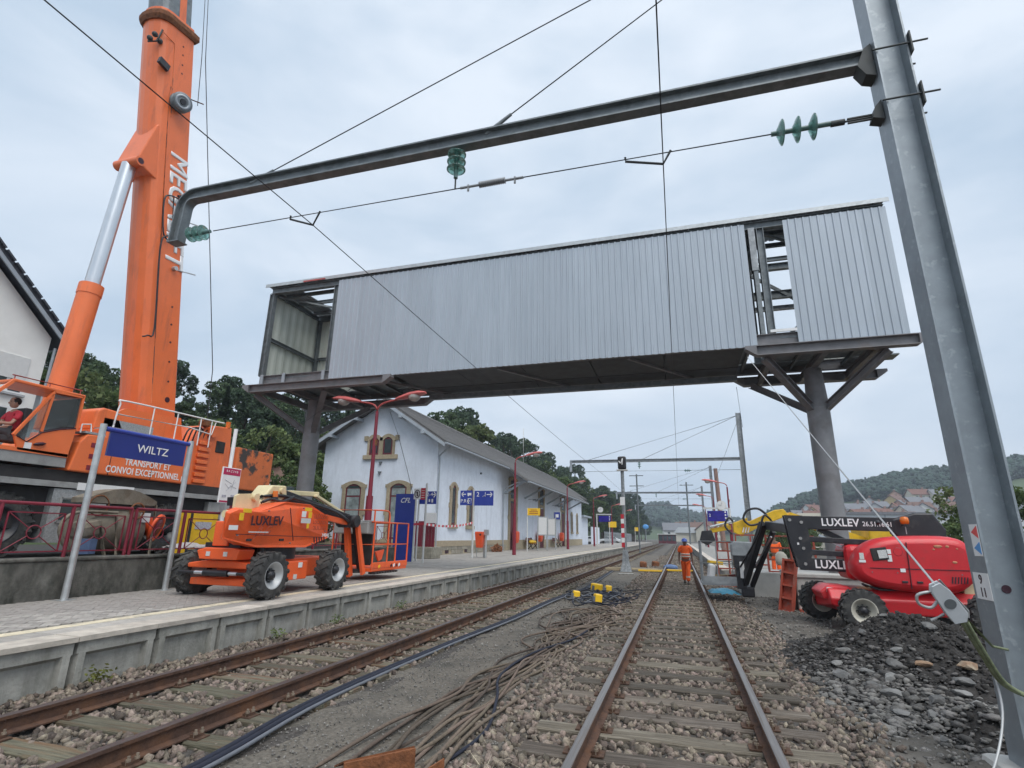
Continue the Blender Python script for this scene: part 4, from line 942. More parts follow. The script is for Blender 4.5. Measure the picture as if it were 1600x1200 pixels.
mb = MB(); mb.tube(smooth_path([bpt(.58, .5, 5.2), bpt(.58, .35, 5.4), bpt(.6, .3, 6.3), bpt(.6, .45, 6.6), bpt(.6, .9, 6.6), bpt(.6, .95, 6.2), bpt(.6, .9, 5.4), bpt(.6, .45, 5.3), bpt(.58, .28, 4.8), bpt(.58, .25, 2.4), bpt(.58, .05, 2.15), bpt(.5, -.05, 2.1)], 4), .024, 5)
mb.tube([bpt(.6, .62, 6.6), bpt(.6, .62, 5.4)], .02, 5); mb.tube([bpt(.62, .8, 5.4), bpt(.66, .95, 5.5)], .05, 6); mb.tube([bpt(.62, .75, 6.7), bpt(.66, 1.0, 6.8)], .05, 6); mb.build('boom_hoses', 'black_paint', boom)
mb = MB(); mb.box(bpt(.52, .1, 10.75), (.1, .34, .22), (R(-9), 0, 0)); mb.build('work_lamp', 'black_paint', boom)
mb = MB()
for (t, s) in ((-.15, 11.6), (-.3, 11.35), (.02, 11.5)): mb.ball(bpt(.4, t, s), .085)
mb.tube([bpt(.4, -.35, 11.2), bpt(.42, -.1, 11.4), bpt(.45, .05, 11.9)], .03, 5); mb.build('lamp_cluster', 'hw_dark', boom)
# luffing cylinder and its bracket
mb = MB(); mb.loft([[bpt(x, t, s) for (x, t, s) in ((.44, -.5, 7.25), (.44, .25, 6.95), (.44, .6, 9.3), (.44, .06, 8.7))], [bpt(x, t, s) for (x, t, s) in ((-.44, -.5, 7.25), (-.44, .25, 6.95), (-.44, .6, 9.3), (-.44, .06, 8.7))]]); mb.build('cylinder_bracket', 'crane_orange', boom, bevel=.03)
MB().cyl(bpt(-.46, -.38, 7.3), bpt(.46, -.38, 7.3), .15, n=16).build('bracket_pin', 'crane_orange', boom); MB().cyl(bpt(.45, -.38, 7.3), bpt(.468, -.38, 7.3), .09, n=16).build('pin_hole', 'text_dark', boom)
pt_, pb_ = bpt(0, -.38, 7.25), V(-14.9, 9.15, 3.9)
md_ = pb_.lerp(pt_, .50); MB().cyl(pb_, md_, .27, n=24).build('cylinder_barrel', 'crane_orange', cr)
MB().cyl(md_ - (pt_ - pb_).normalized() * .28, md_ + (pt_ - pb_).normalized() * .02, .285, n=24).build('cylinder_gland', 'crane_orange', cr)
MB().cyl(md_, pt_, .185, n=24).build('cylinder_rod', 'chrome', cr)
thin('hoist_rope', 'thin steel hoist rope hanging beside the right edge of the crane boom', [bpt(.45, 1.62, 18.4), bpt(.5, 1.6, 12), V(-14.2, 13.0, 6.6), V(-14.2, 13.15, 4.6)], .014)
thin('hoist_rope', 'second hoist rope close beside the upper boom collar', [bpt(.5, 1.5, 18.4), bpt(.5, 1.45, 12.0), bpt(.5, 1.38, 10.2)], .012)

# ------------------------------------------------------------------ tar boiler and stores behind the railing
bo = thing('tar_boiler', 'old tan mixing drum on tube frame with an orange-rimmed outlet, behind the railing', 'mixer', (-11.7, 8.7, .93))
mb = MB(); mb.lathe((-11.7, 8.12, 1.55), (0, 1, 0), [(0, .2), (.02, .4), (.1, .48), (1.0, .52), (1.15, .48), (1.3, .28), (1.36, .2)], 28); mb.build('drum', 'tank_tan', bo)
mb = MB(); mb.lathe((-11.4, 9.62, 1.62), (.8, .45, -.25), [(-.25, .14), (0, .24), (.03, .31), (.08, .31), (.09, .25), (.03, .2), (-.1, .1)], 22); mb.build('outlet_ring', 'bin_orange', bo)
mb = MB(); mb.lathe((-11.37, 9.65, 1.61), (.8, .45, -.25), [(.0, .22), (.04, .21), (.04, .02)], 18); mb.build('outlet_opening', 'maroon', bo)
mb = MB(); mb.prism([(-11.3, 8.0 + 1.5 * i / 10, 2.18 + .22 * math.sin(PI * i / 10)) for i in range(11)] + [(-11.3, 9.5, 2.08), (-11.3, 8.0, 2.08)], (-.5, 0, 0)); mb.build('hood', 'tank_tan', bo)
mb = MB(); mb.tube(smooth_path([(-11.25, 7.95, .95), (-11.25, 7.55, 1.5), (-11.25, 7.75, 1.86), (-11.25, 8.6, 1.9)], 5), .035, 6); mb.tube([(-11.25, 9.45, 2.1), (-11.25, 9.5, 1.0)], .03, 6); mb.tube([(-11.2, 8.25, 1.6), (-11.2, 8.5, .95)], .035, 6); mb.tube([(-11.2, 8.55, 1.85), (-11.2, 8.72, 1.0)], .03, 6)
mb.build('tube_frame', 'tank_tan', bo)
mb = MB(); mb.tube([(-11.3, 8.22 + .2 * math.cos(t), 2.03 + .2 * math.sin(t)) for t in np.linspace(0, 2 * PI, 19)], .014, 5); mb.tube([(-11.15, 8.95 + .16 * math.cos(t), 1.95 + .16 * math.sin(t)) for t in np.linspace(0, 2 * PI, 19)], .02, 5); mb.box((-11.15, 8.95, 1.95), (.03, .3, .04)); mb.build('hand_wheel', 'rust', bo)
mb = MB(); mb.box((-11.35, 8.1, 1.55), (.35, .5, .4), (.2, .1, .1)); mb.build('motor', 'tank_tan', bo, bevel=.12)
MB().bx(-11.22, -11.2, 9.1, 9.32, 1.72, 1.92).build('blue_label', 'paper', bo)
mb = MB(); mb.loft([[V(-11.0 + .12 * math.cos(a), 7.9 + .22 * math.sin(a), z) for a in np.linspace(0, 2 * PI, 9)[:-1]] for z in (1.1, 1.3, 1.38)]); tag(mb.build('rag', 'rag_blue'), 'crumpled blue cloth hanging beside the tan drum', 'cloth')
yb = thing('cabinet', 'yellow steel cabinet with dark side standing behind the white map pole', 'cabinet', (-12, 11.4, .93))
MB().bx(-12.3, -11.8, 10.95, 11.8, .93, 2.05).build('carcass', 'machine_yellow', yb, bevel=.02); MB().bx(-12.28, -11.82, 11.82, 12.4, .93, 1.98).build('side_unit', 'grey_chassis', yb)
MB().bx(-11.81, -11.79, 11.1, 11.6, 1.6, 1.78).build('label_plate', 'paper_print', yb)
MB().bx(-11.82, -11.79, 10.94, 11.0, .95, 2.0).build('hinge_post', 'dark_under', yb)
gx = np.linspace(-11.15, -10.62, 9); gy = np.linspace(9.7, 11.6, 22)
vs = [(x, y, 1.12 + .16 * math.sin(2.1 * (y - 9.4)) * (1 - ((x + 10.9) / .35) ** 2) + rng.uniform(-.03, .03)) for y in gy for x in gx]
mb = MB(); mb.add(vs, [(j * 9 + i, j * 9 + i + 1, (j + 1) * 9 + i + 1, (j + 1) * 9 + i) for j in range(21) for i in range(8)], True)
o = mb.build('dust_sheet', 'sheet_grey'); md = o.modifiers.new('Solid', 'SOLIDIFY'); md.thickness = .012
tag(o, 'crumpled pale grey sheet lying on the low wall behind the lift wheel', 'sheet')

# ------------------------------------------------------------------ white house at the left edge
HX = -24.0
ho = thing('house', 'white rendered house with dark tiled roof at the left edge behind the crane', 'house', (HX - 4, 9, .93))
mb = MB(); mb.prism([(HX, 3.0, .9), (HX, 14.05, .9), (HX, 14.05, 9.0), (HX, 8.5, 13.9), (HX, 3.0, 9.0)], (-9, 0, 0)); mb.build('wall', 'house_white', ho)
for s in (-1, 1):
    mb = MB(); e = V(0, 14.6, 8.72) if s > 0 else V(0, 2.4, 8.72); r_ = V(0, 8.5, 14.1)
    mb.prism([(HX + .45, e.y, e.z), (HX + .45, r_.y, r_.z), (HX + .45, r_.y, r_.z + .22), (HX + .45, e.y, e.z + .22)], (-10, 0, 0)); rfo = mb.build('roof', 'slate_dark', ho)
    mb = MB(); mb.prism([(HX + .46, e.y, e.z - .2), (HX + .46, r_.y, r_.z - .2), (HX + .46, r_.y, r_.z - .01), (HX + .46, e.y, e.z - .01)], (-.06, 0, 0)); mb.build('verge_board', 'soffit', rfo)
    if s > 0:
        for i in range(16):
            p = r_.lerp(e, (i + .5) / 16); MB().box((HX + .5, p.y, p.z + .2), (.14, .44, .07), (R(-41.5), 0, 0)).build('verge_tile', 'slate_dark', rfo)
MB().cyl((HX + .4, 14.65, 8.75), (HX - 9, 14.65, 8.75), .07, n=8).build('gutter', 'zinc', ho); MB().cyl((HX + .12, 14.2, .9), (HX + .12, 14.2, 8.6), .05, n=8).build('downpipe', 'zinc', ho)
for (yc, zc, hh, sh) in ((13.0, 7.2, 1.45, .62), (12.75, 5.3, 1.35, 0), (10.2, 7.1, 1.5, .3), (10.2, 4.6, 1.5, .3)):
    wn = MB().bx(HX - .05, HX + .02, yc - .55, yc + .55, zc - hh / 2, zc + hh / 2).build('window', 'white_paint', ho)
    for s in (-1, 1): MB().bx(HX + .015, HX + .028, yc + s * .26 - .2, yc + s * .26 + .2, zc - hh / 2 + .08, zc + hh / 2 - .08).build('pane', 'glass_dark', wn)
    if sh: MB().bx(HX + .02, HX + .05, yc - .52, yc + .52, zc + hh / 2 - hh * sh, zc + hh / 2).build('roller_shutter', 'wall_white', wn)
    MB().bx(HX - .02, HX + .12, yc - .62, yc + .62, zc - hh / 2 - .08, zc - hh / 2).build('sill', 'wall_grey', wn)
lo = thing('house_extension', 'small grey tiled annex wall beside the white house', 'house', (HX - 4, 16, .93))
MB().bx(HX - 8, HX - 1, 14.1, 16.2, .9, 6.9).build('wall', 'wall_grey', lo); MB().bx(HX - 8, HX - .8, 14.0, 16.3, 6.9, 7.05).build('roof', 'slate_dark', lo)

# ------------------------------------------------------------------ orange boom lift on the platform
lf = thing('boom_lift', 'orange articulated boom lift with folded arm and basket parked on the platform', 'boom lift', (-8.2, 9.6, PZ))
wz = PZ + .41
wheel(lf, (-7.30, 8.63, wz), .415, .32, (1, .0, 0), lugs=16); wheel(lf, (-7.30, 10.62, wz), .415, .32, (1, 0, 0), lugs=16)
wheel(lf, (-9.15, 8.80, wz), .415, .32, (-1, .05, 0), lugs=16, out=1); wheel(lf, (-9.15, 10.62, wz), .415, .32, (-1, 0, 0), lugs=16)
mb = MB(); mb.bx(-8.75, -7.72, 8.9, 10.95, .66, 1.06); ch = mb.build('chassis', 'lift_orange', lf, bevel=.03)
MB().bx(-7.74, -7.55, 9.5, 10.1, .64, 1.0).build('side_box', 'lift_orange', ch, bevel=.02); MB().box((-7.54, 9.85, .92), (.01, .12, .1)).build('sticker', 'white_paint', ch); MB().box((-7.54, 9.72, .7), (.01, .1, .09)).build('sticker', 'sticker_grey', ch)
mb = MB(); mb.prism([(-9.0, 8.45, .90), (-7.45, 8.45, .90), (-7.45, 8.45, .98), (-7.9, 8.45, 1.04), (-8.6, 8.45, 1.04), (-9.0, 8.45, .98)], (0, .4, 0)); mb.bx(-8.9, -7.5, 8.46, 8.75, .60, .72); mb.build('front_axle', 'lift_orange', ch, bevel=.02)
mb = MB(); mb.prism([(-8.6, 8.3, 1.06), (-7.75, 8.3, 1.06), (-7.7, 8.3, 1.24), (-7.85, 8.3, 1.27), (-8.5, 8.3, 1.27), (-8.68, 8.3, 1.22)], (0, .4, 0)); mb.build('front_bumper', 'lift_orange', ch, bevel=.02)
for x in (-8.4, -8.0): MB().box((x, 8.295, 1.16), (.09, .01, .08)).build('sticker', 'sticker_grey', ch)
mb = MB(); mb.cyl((-9.1, 8.38, .82), (-7.35, 8.38, .82), .03, n=8); mb.cyl((-8.5, 8.38, .82), (-7.95, 8.38, .82), .06, n=10); mb.build('steering_rod', 'black_paint', ch)
for (a, b_) in ((-8.72, -8.52), (-7.93, -7.75)): MB().cyl((a, 8.38, .82), (b_, 8.38, .82), .034, n=8).build('steering_piston', 'chrome', ch)
mb = MB(); mb.cyl((-8.2, 9.6, 1.04), (-8.2, 9.6, 1.28), .55, n=24); mb.cyl((-7.78, 8.95, .9), (-7.78, 8.95, 1.28), .08, n=10); mb.bx(-8.6, -7.8, 8.4, 8.9, 1.27, 1.36); mb.build('slew_ring', 'black_paint', lf)
HD = [(7.63, 1.44), (7.60, 1.9), (7.8, 1.99), (8.33, 1.965), (9.16, 2.17), (9.96, 2.16), (10.53, 1.96), (10.72, 1.45), (9.95, 1.25), (8.5, 1.27)]
def hood_ring(x, k):
    c = (9.2, 1.65); return [V(x, c[0] + (y - c[0]) * k, c[1] + (z - c[1]) * k) for y, z in HD]
mb = MB(); mb.loft([[V(-8.05, max(p.y, 8.2 + (p.z - 1.65) * .02), p.z) for p in hood_ring(-8.05, .93)], hood_ring(-7.52, .965), hood_ring(-7.40, .90) if 0 else [V(-7.42 - (.12 if (z < 1.46 or z > 2.1) else 0), 9.2 + (y - 9.2) * .96, 1.65 + (z - 1.65) * .86) for y, z in HD]])
hd = mb.build('hood', 'lift_orange', lf, bevel=.035)
mb = MB(); mb.loft([[V(x, 9.95 + (y - 9.2) * .45, 1.65 + (z - 1.65) * .9) for y, z in HD] for x in (-8.4, -9.0)]); mb.build('far_hood', 'lift_orange', lf, bevel=.05)
MB().bx(-8.4, -8.05, 8.35, 10.55, 1.3, 1.75).build('turret_frame', 'lift_orange', lf, bevel=.02)
text('lettering', 'LUXLEV', .235, (-7.412, 8.58, 1.76), (0, 1, .02), (0, 0, 1), 'text_dark', hd, bold=.026, sx=.98, shear=.05)
text('lettering', 'LUXLEV', .15, (-7.425, 10.2, 1.90), (0, 1, 0), (0, 0, 1), 'text_faded', hd, bold=.01, sx=.85)
text('lettering', 'LOCATION', .11, (-7.425, 10.2, 1.775), (0, 1, 0), (0, 0, 1), 'text_faded', hd, bold=.008, sx=.85)
text('lettering', '26.51.16.61', .11, (-7.425, 10.2, 1.66), (0, 1, 0), (0, 0, 1), 'text_faded', hd, bold=.008, sx=.85)
text('lettering', '340AJ', .10, (-7.425, 10.42, 1.515), (0, 1, 0), (0, 0, 1), 'text_white', hd, bold=.01)
text('lettering', 'JLG', .26, (-7.417, 8.5, 1.58), (0, 1, 0), (0, 0, 1), 'text_faded', hd, shear=.5)
MB().box((-7.42, 9.28, 1.72), (.012, .012, .66), (R(18), 0, 0)).build('panel_gap', 'text_dark', hd)
for (y, z, a, b_, m_) in ((9.75, 2.03, .22, .07, 'sign_yellow'), (9.62, 1.93, .13, .12, 'white_paint'), (9.82, 1.92, .10, .12, 'sign_yellow'), (9.70, 1.80, .3, .1, 'sticker_grey'), (9.78, 1.70, .07, .1, 'sign_yellow'), (8.05, 1.93, .2, .07, 'sign_yellow'), (7.93, 1.82, .1, .13, 'sign_yellow'), (7.78, 1.63, .2, .08, 'white_paint'), (8.4, 1.56, .5, .02, 'sticker_grey')):
    MB().box((-7.418, y, z), (.008, a, b_)).build('sticker', m_, hd)
for i in range(5): MB().box((-7.421, 10.05 + i * .085, 1.42), (.01, .03, .12), (R(14), 0, 0)).build('vent_slot', 'text_dark', hd)
for y in (8.2, 9.05): MB().box((-7.43, y, 1.42), (.03, .12, .045)).build('latch', 'black_paint', hd, bevel=.008)
MB().beam((-7.412, 7.85, 1.52), (-7.412, 10.3, 1.47), .01, .012).build('panel_gap', 'text_dark', hd)
for (y, z) in ((7.9, 1.5), (8.6, 1.95), (9.6, 2.05), (10.4, 1.6), (9.3, 1.36), (10.0, 1.34)): MB().cyl((-7.44, y, z), (-7.405, y, z), .012, n=6).build('bolt', 'galv_dark', hd)
mb = MB(); mb.cyl((-7.6, 7.72, 1.86), (-7.6, 8.0, 1.86), .065, n=12); mb.build('filler_cap', 'cream_paint', hd)
# folded arms
tw = MB(); yzp(tw, [(8.12, 1.8), (8.12, 2.2), (8.2, 2.24), (8.7, 2.28), (8.75, 1.8)], -7.78, -7.84); twr = tw.build('tower_link', 'cream_paint', lf)
yzp(MB(), [(8.9, 2.05), (9.28, 2.5), (9.7, 2.52), (9.75, 2.3), (9.3, 2.02)], -8.0, -8.4).build('riser_head', 'cream_paint', lf, bevel=.03)
mb = MB(); mb.cyl((-7.7, 8.55, 2.2), (-8.0, 8.55, 2.2), .07, n=12); mb.cyl((-7.95, 9.55, 2.4), (-8.45, 9.55, 2.4), .06, n=12); mb.build('pivot_pins', 'cream_paint', lf)
mb = MB(); mb.beam((-8.2, 8.5, 2.12), (-8.2, 9.3, 2.22), .3, .16); mb.build('lower_arm', 'black_paint', lf)
mb = MB(); mb.beam((-8.2, 9.5, 2.40), (-8.2, 12.35, 1.93), .17, .2); mb.build('main_boom', 'black_paint', lf, bevel=.02)
mb = MB(); mb.beam((-8.42, 10.3, 2.42), (-8.42, 11.3, 2.46), .16, .11); mb.beam((-8.3, 11.1, 2.42), (-8.25, 12.3, 2.02), .1, .07); mb.build('upper_link', 'cream_paint', lf, bevel=.015)
mb = MB(); mb.beam((-8.1, 11.0, 1.95), (-8.1, 12.2, 1.82), .12, .12); mb.build('lift_cylinder', 'lift_orange', lf)
mb = MB(); mb.tube(smooth_path([(-8.0, 9.0, 2.25), (-7.98, 9.6, 2.3), (-8.0, 10.6, 2.2), (-8.02, 11.6, 2.05), (-8.0, 12.3, 1.78)], 4), .035, 6); mb.tube(smooth_path([(-7.9, 8.9, 2.12), (-7.85, 9.1, 2.2), (-7.9, 9.5, 2.18), (-7.95, 9.9, 2.3)], 4), .03, 6); mb.build('hoses', 'black_paint', lf)
mb = MB(); mb.cyl((-8.4, 12.3, 1.86), (-7.85, 12.3, 1.86), .15, n=14); mb.bx(-8.3, -7.95, 12.15, 12.55, 1.7, 1.98); mb.build('jib_knuckle', 'black_paint', lf)
mb = MB(); mb.beam((-7.95, 12.42, 1.92), (-7.9, 12.85, .55), .07, .14); mb.build('jib_arm', 'lift_orange', lf); MB().beam((-8.2, 12.35, 1.9), (-8.2, 12.7, .5), .1, .16).build('jib_arm', 'lift_orange', lf)
mb = MB(); mb.beam((-8.08, 12.6, 1.8), (-8.05, 12.95, .7), .12, .18); mb.build('jib_cover', 'black_paint', lf)
mb = MB(); mb.cyl((-7.95, 9.32, 2.2), (-7.95, 9.32, 2.26), .07, n=12); mb.build('beacon_base', 'black_paint', lf); MB().cyl((-7.95, 9.32, 2.26), (-7.95, 9.32, 2.38), .06, .05, n=14).build('beacon', 'beacon', lf)
# basket
bk = MB(); x0, x1, y0, y1 = -9.0, -7.75, 13.0, 14.9
def rail_loop(mb, x0, x1, y0, y1, z, r=.022): mb.tube([(x0, y0, z), (x1, y0, z), (x1, y1, z), (x0, y1, z), (x0, y0, z)], r, 6)
rail_loop(bk, x0, x1, y0, y1, 1.86); rail_loop(bk, x0, x1, y0, y1, 1.28, .018)
for (x, y) in ((x0, y0), (x1, y0), (x1, y1), (x0, y1), (x1, 13.75), (x1, 14.2), (x0, 13.95), (-8.4, y1)): bk.cyl((x, y, .68), (x, y, 1.86), .022, n=6)
bk.tube(smooth_path([(x1, 12.75, 2.16), (x1, 13.6, 2.17), (x1, 13.75, 2.05), (x1, 13.75, 1.86)], 4), .022, 6); bk.cyl((x1, 12.95, 1.86), (x1, 12.95, 2.16), .022, n=6)
bk.tube([(x0, 12.75, 2.16), (x1, 12.75, 2.16)], .022, 6)
bsk = bk.build('basket_rails', 'lift_orange', lf)
mb = MB(); mb.bx(x0, x1, y0, y1, .60, .68); mb.bx(x1 - .012, x1 + .012, y0, y1, .68, .83); mb.bx(x0 - .012, x0 + .012, y0, y1, .68, .83); mb.build('basket_floor', 'lift_orange', lf, bevel=.01)
mb = MB()
for i in range(9): mb.box((x1 - .02, 13.1 + i * .14, .565), (.2, .09, .05))
mb.build('basket_grating', 'black_paint', lf)
mb = MB(); mb.bx(-8.9, -7.85, 12.82, 13.15, 1.55, 1.86); mb.bx(-8.9, -7.85, 12.85, 13.4, 1.84, 1.90); mb.build('control_box', 'grey_chassis', lf, bevel=.04)
mb = MB(); mb.bx(-8.85, -7.9, 13.16, 13.2, .75, 1.55); mb.bx(-8.7, -7.95, 13.2, 13.4, .8, 1.2); mb.build('control_apron', 'dark_under', lf, bevel=.03)
for (y, m_) in ((13.35, 'sign_yellow'), (14.0, 'text_dark'), (14.15, 'white_paint'), (14.3, 'text_dark'), (14.45, 'white_paint')): MB().box((x1 + .016, y, .72), (.006, .1, .07), (R(25), 0, 0)).build('sticker', m_, lf)
mb = MB(); mb.prism([(x1 - .05, 13.15, 1.1), (x1 - .05, 13.6, 1.15), (x1 - .05, 13.5, .9), (x1 - .05, 13.35, .85)], (.04, 0, 0)); mb.build('orange_bag', 'bin_orange', lf)
MB().beam((-8.1, 12.85, .62), (-8.4, 13.3, .62), .2, .1).build('basket_mount', 'black_paint', lf)

# ------------------------------------------------------------------ station building
GY, SX = 29.5, -13.7                        # gable plane, trackside wall plane
GL = -21.7                                  # far corner of the gable
st = thing('station_building', 'pale blue-white station building with stone window surrounds and brown slate roof', 'station building', (-17.7, 50, PZ))
EZ, RZ, RXm = 7.25, 9.75, -17.5
mb = MB(); mb.prism([(SX, GY, PZ - .2), (GL, GY, PZ - .2), (GL, GY, EZ), (RXm, GY, RZ - .1), (SX, GY, EZ)], (0, 51, 0)); mb.build('wall', 'stucco', st)
# plinth of stone blocks
mb = MB(); mb.bx(SX, SX + .05, GY - .05, 80.5, PZ - .1, 1.2); mb.bx(GL, SX + .05, GY - .05, GY, PZ - .1, 1.2); pl = mb.build('plinth', 'sandstone', st)
BLK = []
for k in range(4): BLK.append(MB().box((0, 0, 0), (.035, .34 + .09 * k, .215)).mesh('plinth_stone', 'plinth_stone'))
for row in range(2):
    y = GY - .04
    while y < 43:
        k = random.randrange(4); L3 = .34 + .09 * k
        if not ((31.0 < y + L3 / 2 < 31.9 and row == 0) or (34.2 < y + L3 / 2 < 35.0 and row == 0)):
            link_mesh('plinth_stone', BLK[k], pl, (SX + .055 - wloc(pl).x, y + L3 / 2 - wloc(pl).y, PZ + .13 + row * .235 - wloc(pl).z))
        y += L3 + .02
    x = SX
    while x > GL:
        k = random.randrange(4); L3 = .34 + .09 * k
        link_mesh('plinth_stone', BLK[k], pl, (x - L3 / 2 - wloc(pl).x, GY - .055 - wloc(pl).y, PZ + .13 + row * .235 - wloc(pl).z), (0, 0, PI / 2)); x -= L3 + .02
MB().bx(SX, SX + .09, GY - .09, 43, .86, 1.2).build('plinth_band', 'sandstone', pl)
for y in (31.4, 34.6): MB().bx(SX + .03, SX + .062, y - .28, y + .28, PZ + .06, PZ + .3).build('cellar_vent', 'text_dark', pl)
def arched(on, c, w, z0, z1, rise, t=.26, sill=True, dep=.09, name='window', door=False, trans=None):
    """stone-framed opening with a segmental arch; on = ('y', plane) or ('x', plane)"""
    ax, pl_ = on
    def P(u, z, o): return V(u, pl_ - o, z) if ax == 'y' else V(pl_ + o, u, z)
    n = 8; arc = [(c - w / 2 + w * i / n, z1 - rise + rise * (1 - (2 * i / n - 1) ** 2)) for i in range(n + 1)]
    fr = MB()
    inner = [P(c - w / 2, z0, .03)] + [P(u, z, .03) for u, z in arc] + [P(c + w / 2, z0, .03)]
    fr.prism(inner, P(0, 0, .05) - P(0, 0, .03)); win = fr.build(name, 'joinery', st)
    off = P(0, 0, dep) - P(0, 0, 0)
    for s in (-1, 1):                        # jambs, quoins
        m1 = MB(); m1.prism([P(c + s * w / 2, z0, 0), P(c + s * (w / 2 + t), z0, 0), P(c + s * (w / 2 + t), z1 - rise, 0), P(c + s * w / 2, z1 - rise, 0)], off); m1.build('jamb', 'sandstone', win)
        for zq in (z0 + (z1 - z0) * .42,) if z1 - z0 > 2 else ():
            m1 = MB(); m1.prism([P(c + s * (w / 2 + t), zq, 0), P(c + s * (w / 2 + t + .1), zq, 0), P(c + s * (w / 2 + t + .1), zq + .3, 0), P(c + s * (w / 2 + t), zq + .3, 0)], off * 1.02); m1.build('quoin', 'sandstone', win)
    outer = [(c - w / 2 - t - .1, z1 - rise)] + [(c - w / 2 - t - .1, z1 - rise + .2)] + [(c - (w / 2 + t) + (w + 2 * t) * i / n, z1 - rise + .2 + rise * (1 - (2 * i / n - 1) ** 2)) for i in range(n + 1)] + [(c + w / 2 + t + .1, z1 - rise + .2), (c + w / 2 + t + .1, z1 - rise)]
    full = outer + [(u, z) for u, z in reversed(arc)]
    m1 = MB(); m1.prism([P(u, z, 0) for u, z in full], off * 1.04); m1.build('arch_stone', 'sandstone', win)
    if sill: m1 = MB(); m1.prism([P(c - w / 2 - t - .12, z0 - .22, 0), P(c + w / 2 + t + .12, z0 - .22, 0), P(c + w / 2 + t + .12, z0, 0), P(c - w / 2 - t - .12, z0, 0)], off * 1.5); m1.build('sill', 'sandstone', win)
    # panes
    o1, o2 = .052, .06
    def pane(u0, u1, za, zb, m_='glass_pale' if trans else 'glass_dark', nm='pane'):
        q = MB(); q.prism([P(u0, za, o1), P(u1, za, o1), P(u1, zb, o1), P(u0, zb, o1)], P(0, 0, o2) - P(0, 0, o1)); q.build(nm, m_, win)
    zt = z1 - rise - .05
    if door: pane(c - w / 2 + .12, c + w / 2 - .12, z0 + (zt - z0) * .68, zt + rise * .5)
    elif trans:
        pane(c - w / 2 + .1, c + w / 2 - .1, z0 + .1, trans - .05); pane(c - w / 2 + .1, c + w / 2 - .1, trans + .05, zt)
        q = MB(); q.prism([P(c - w / 2 + .1, zt + .03, o1), P(c + w / 2 - .1, zt + .03, o1), P(c + w * .28, zt + rise * .75, o1), P(c - w * .28, zt + rise * .75, o1)], P(0, 0, o2) - P(0, 0, o1)); q.build('pane', 'glass_dark', win)
    else: pane(c - w / 2 + .1, c + w / 2 - .1, z0 + .12, zt + rise * .6)
    return win
arched(('y', GY), -19.27, 1.1, 1.25, 4.5, .24, t=.25, trans=3.75, name='gable_window')
arched(('y', GY), -16.15, 1.1, 1.25, 4.5, .24, t=.25, trans=3.75, name='gable_window')
for c in (-18.08, -17.12): arched(('y', GY), c, .66, 6.28, 7.4, .22, t=.15, name='upper_window', sill=False)
MB().bx(-18.8, -16.4, GY - .14, GY, 6.02, 6.28).build('upper_sill', 'sandstone', st)
for s in (-18.7, -16.5): MB().bx(s - .13, s + .13, GY - .095, GY, 7.2, 7.5).build('upper_quoin', 'sandstone', st)
for (x, z) in ((-17.55, 5.75), (-17.55, 5.15)): mb = MB(); mb.prism([(x - .1, GY - .01, z + .1), (x + .1, GY - .01, z + .1), (x, GY - .01, z - .12)], (0, -.12, 0)); mb.build('lamp_fitting', 'galv_dark', st)
arched(('x', SX), 32.15, .62, 2.15, 4.62, .3, t=.26); arched(('x', SX), 35.15, .62, 2.15, 4.62, .3, t=.26)
for c in (45.3, 55.6, 66.6):
    d = arched(('x', SX), c, 1.7, PZ, 6.3, .2, t=.45, sill=False, name='door', door=True)
    MB().bx(SX + .06, SX + .12, c - .85, c + .85, 4.4, 4.62).build('transom', 'sandstone', d)
arched(('x', SX), 72.5, .7, 2.1, 4.5, .3); arched(('x', SX), 76.5, .7, 2.1, 4.5, .3)
# roof
def roof_slope(name, x0, z0, x1, z1, y0, y1, th=.14, m_='slate'):
    mb = MB(); mb.prism([(x0, y0, z0), (x1, y0, z1), (x1, y0, z1 + th), (x0, y0, z0 + th)], (0, y1 - y0, 0)); return mb.build(name, m_, st)
sl = (RZ - EZ) / (SX - RXm) if 0 else (EZ - RZ) / (SX - RXm)
OV = .75
r1 = roof_slope('roof', RXm, RZ, SX + OV, EZ + sl * OV, GY - .7, 41.6); roof_slope('roof', RXm, RZ, GL - OV, EZ + (RZ - EZ) / (GL - RXm) * OV * -1 * -1 if 0 else EZ - .45, GY - .7, 81)
r2 = roof_slope('roof', RXm, RZ + .012, SX + 2.35, EZ + sl * 2.35 + .012, 41.6, 72.0); r3 = roof_slope('roof', RXm, RZ, SX + OV, EZ + sl * OV, 72.0, 81)
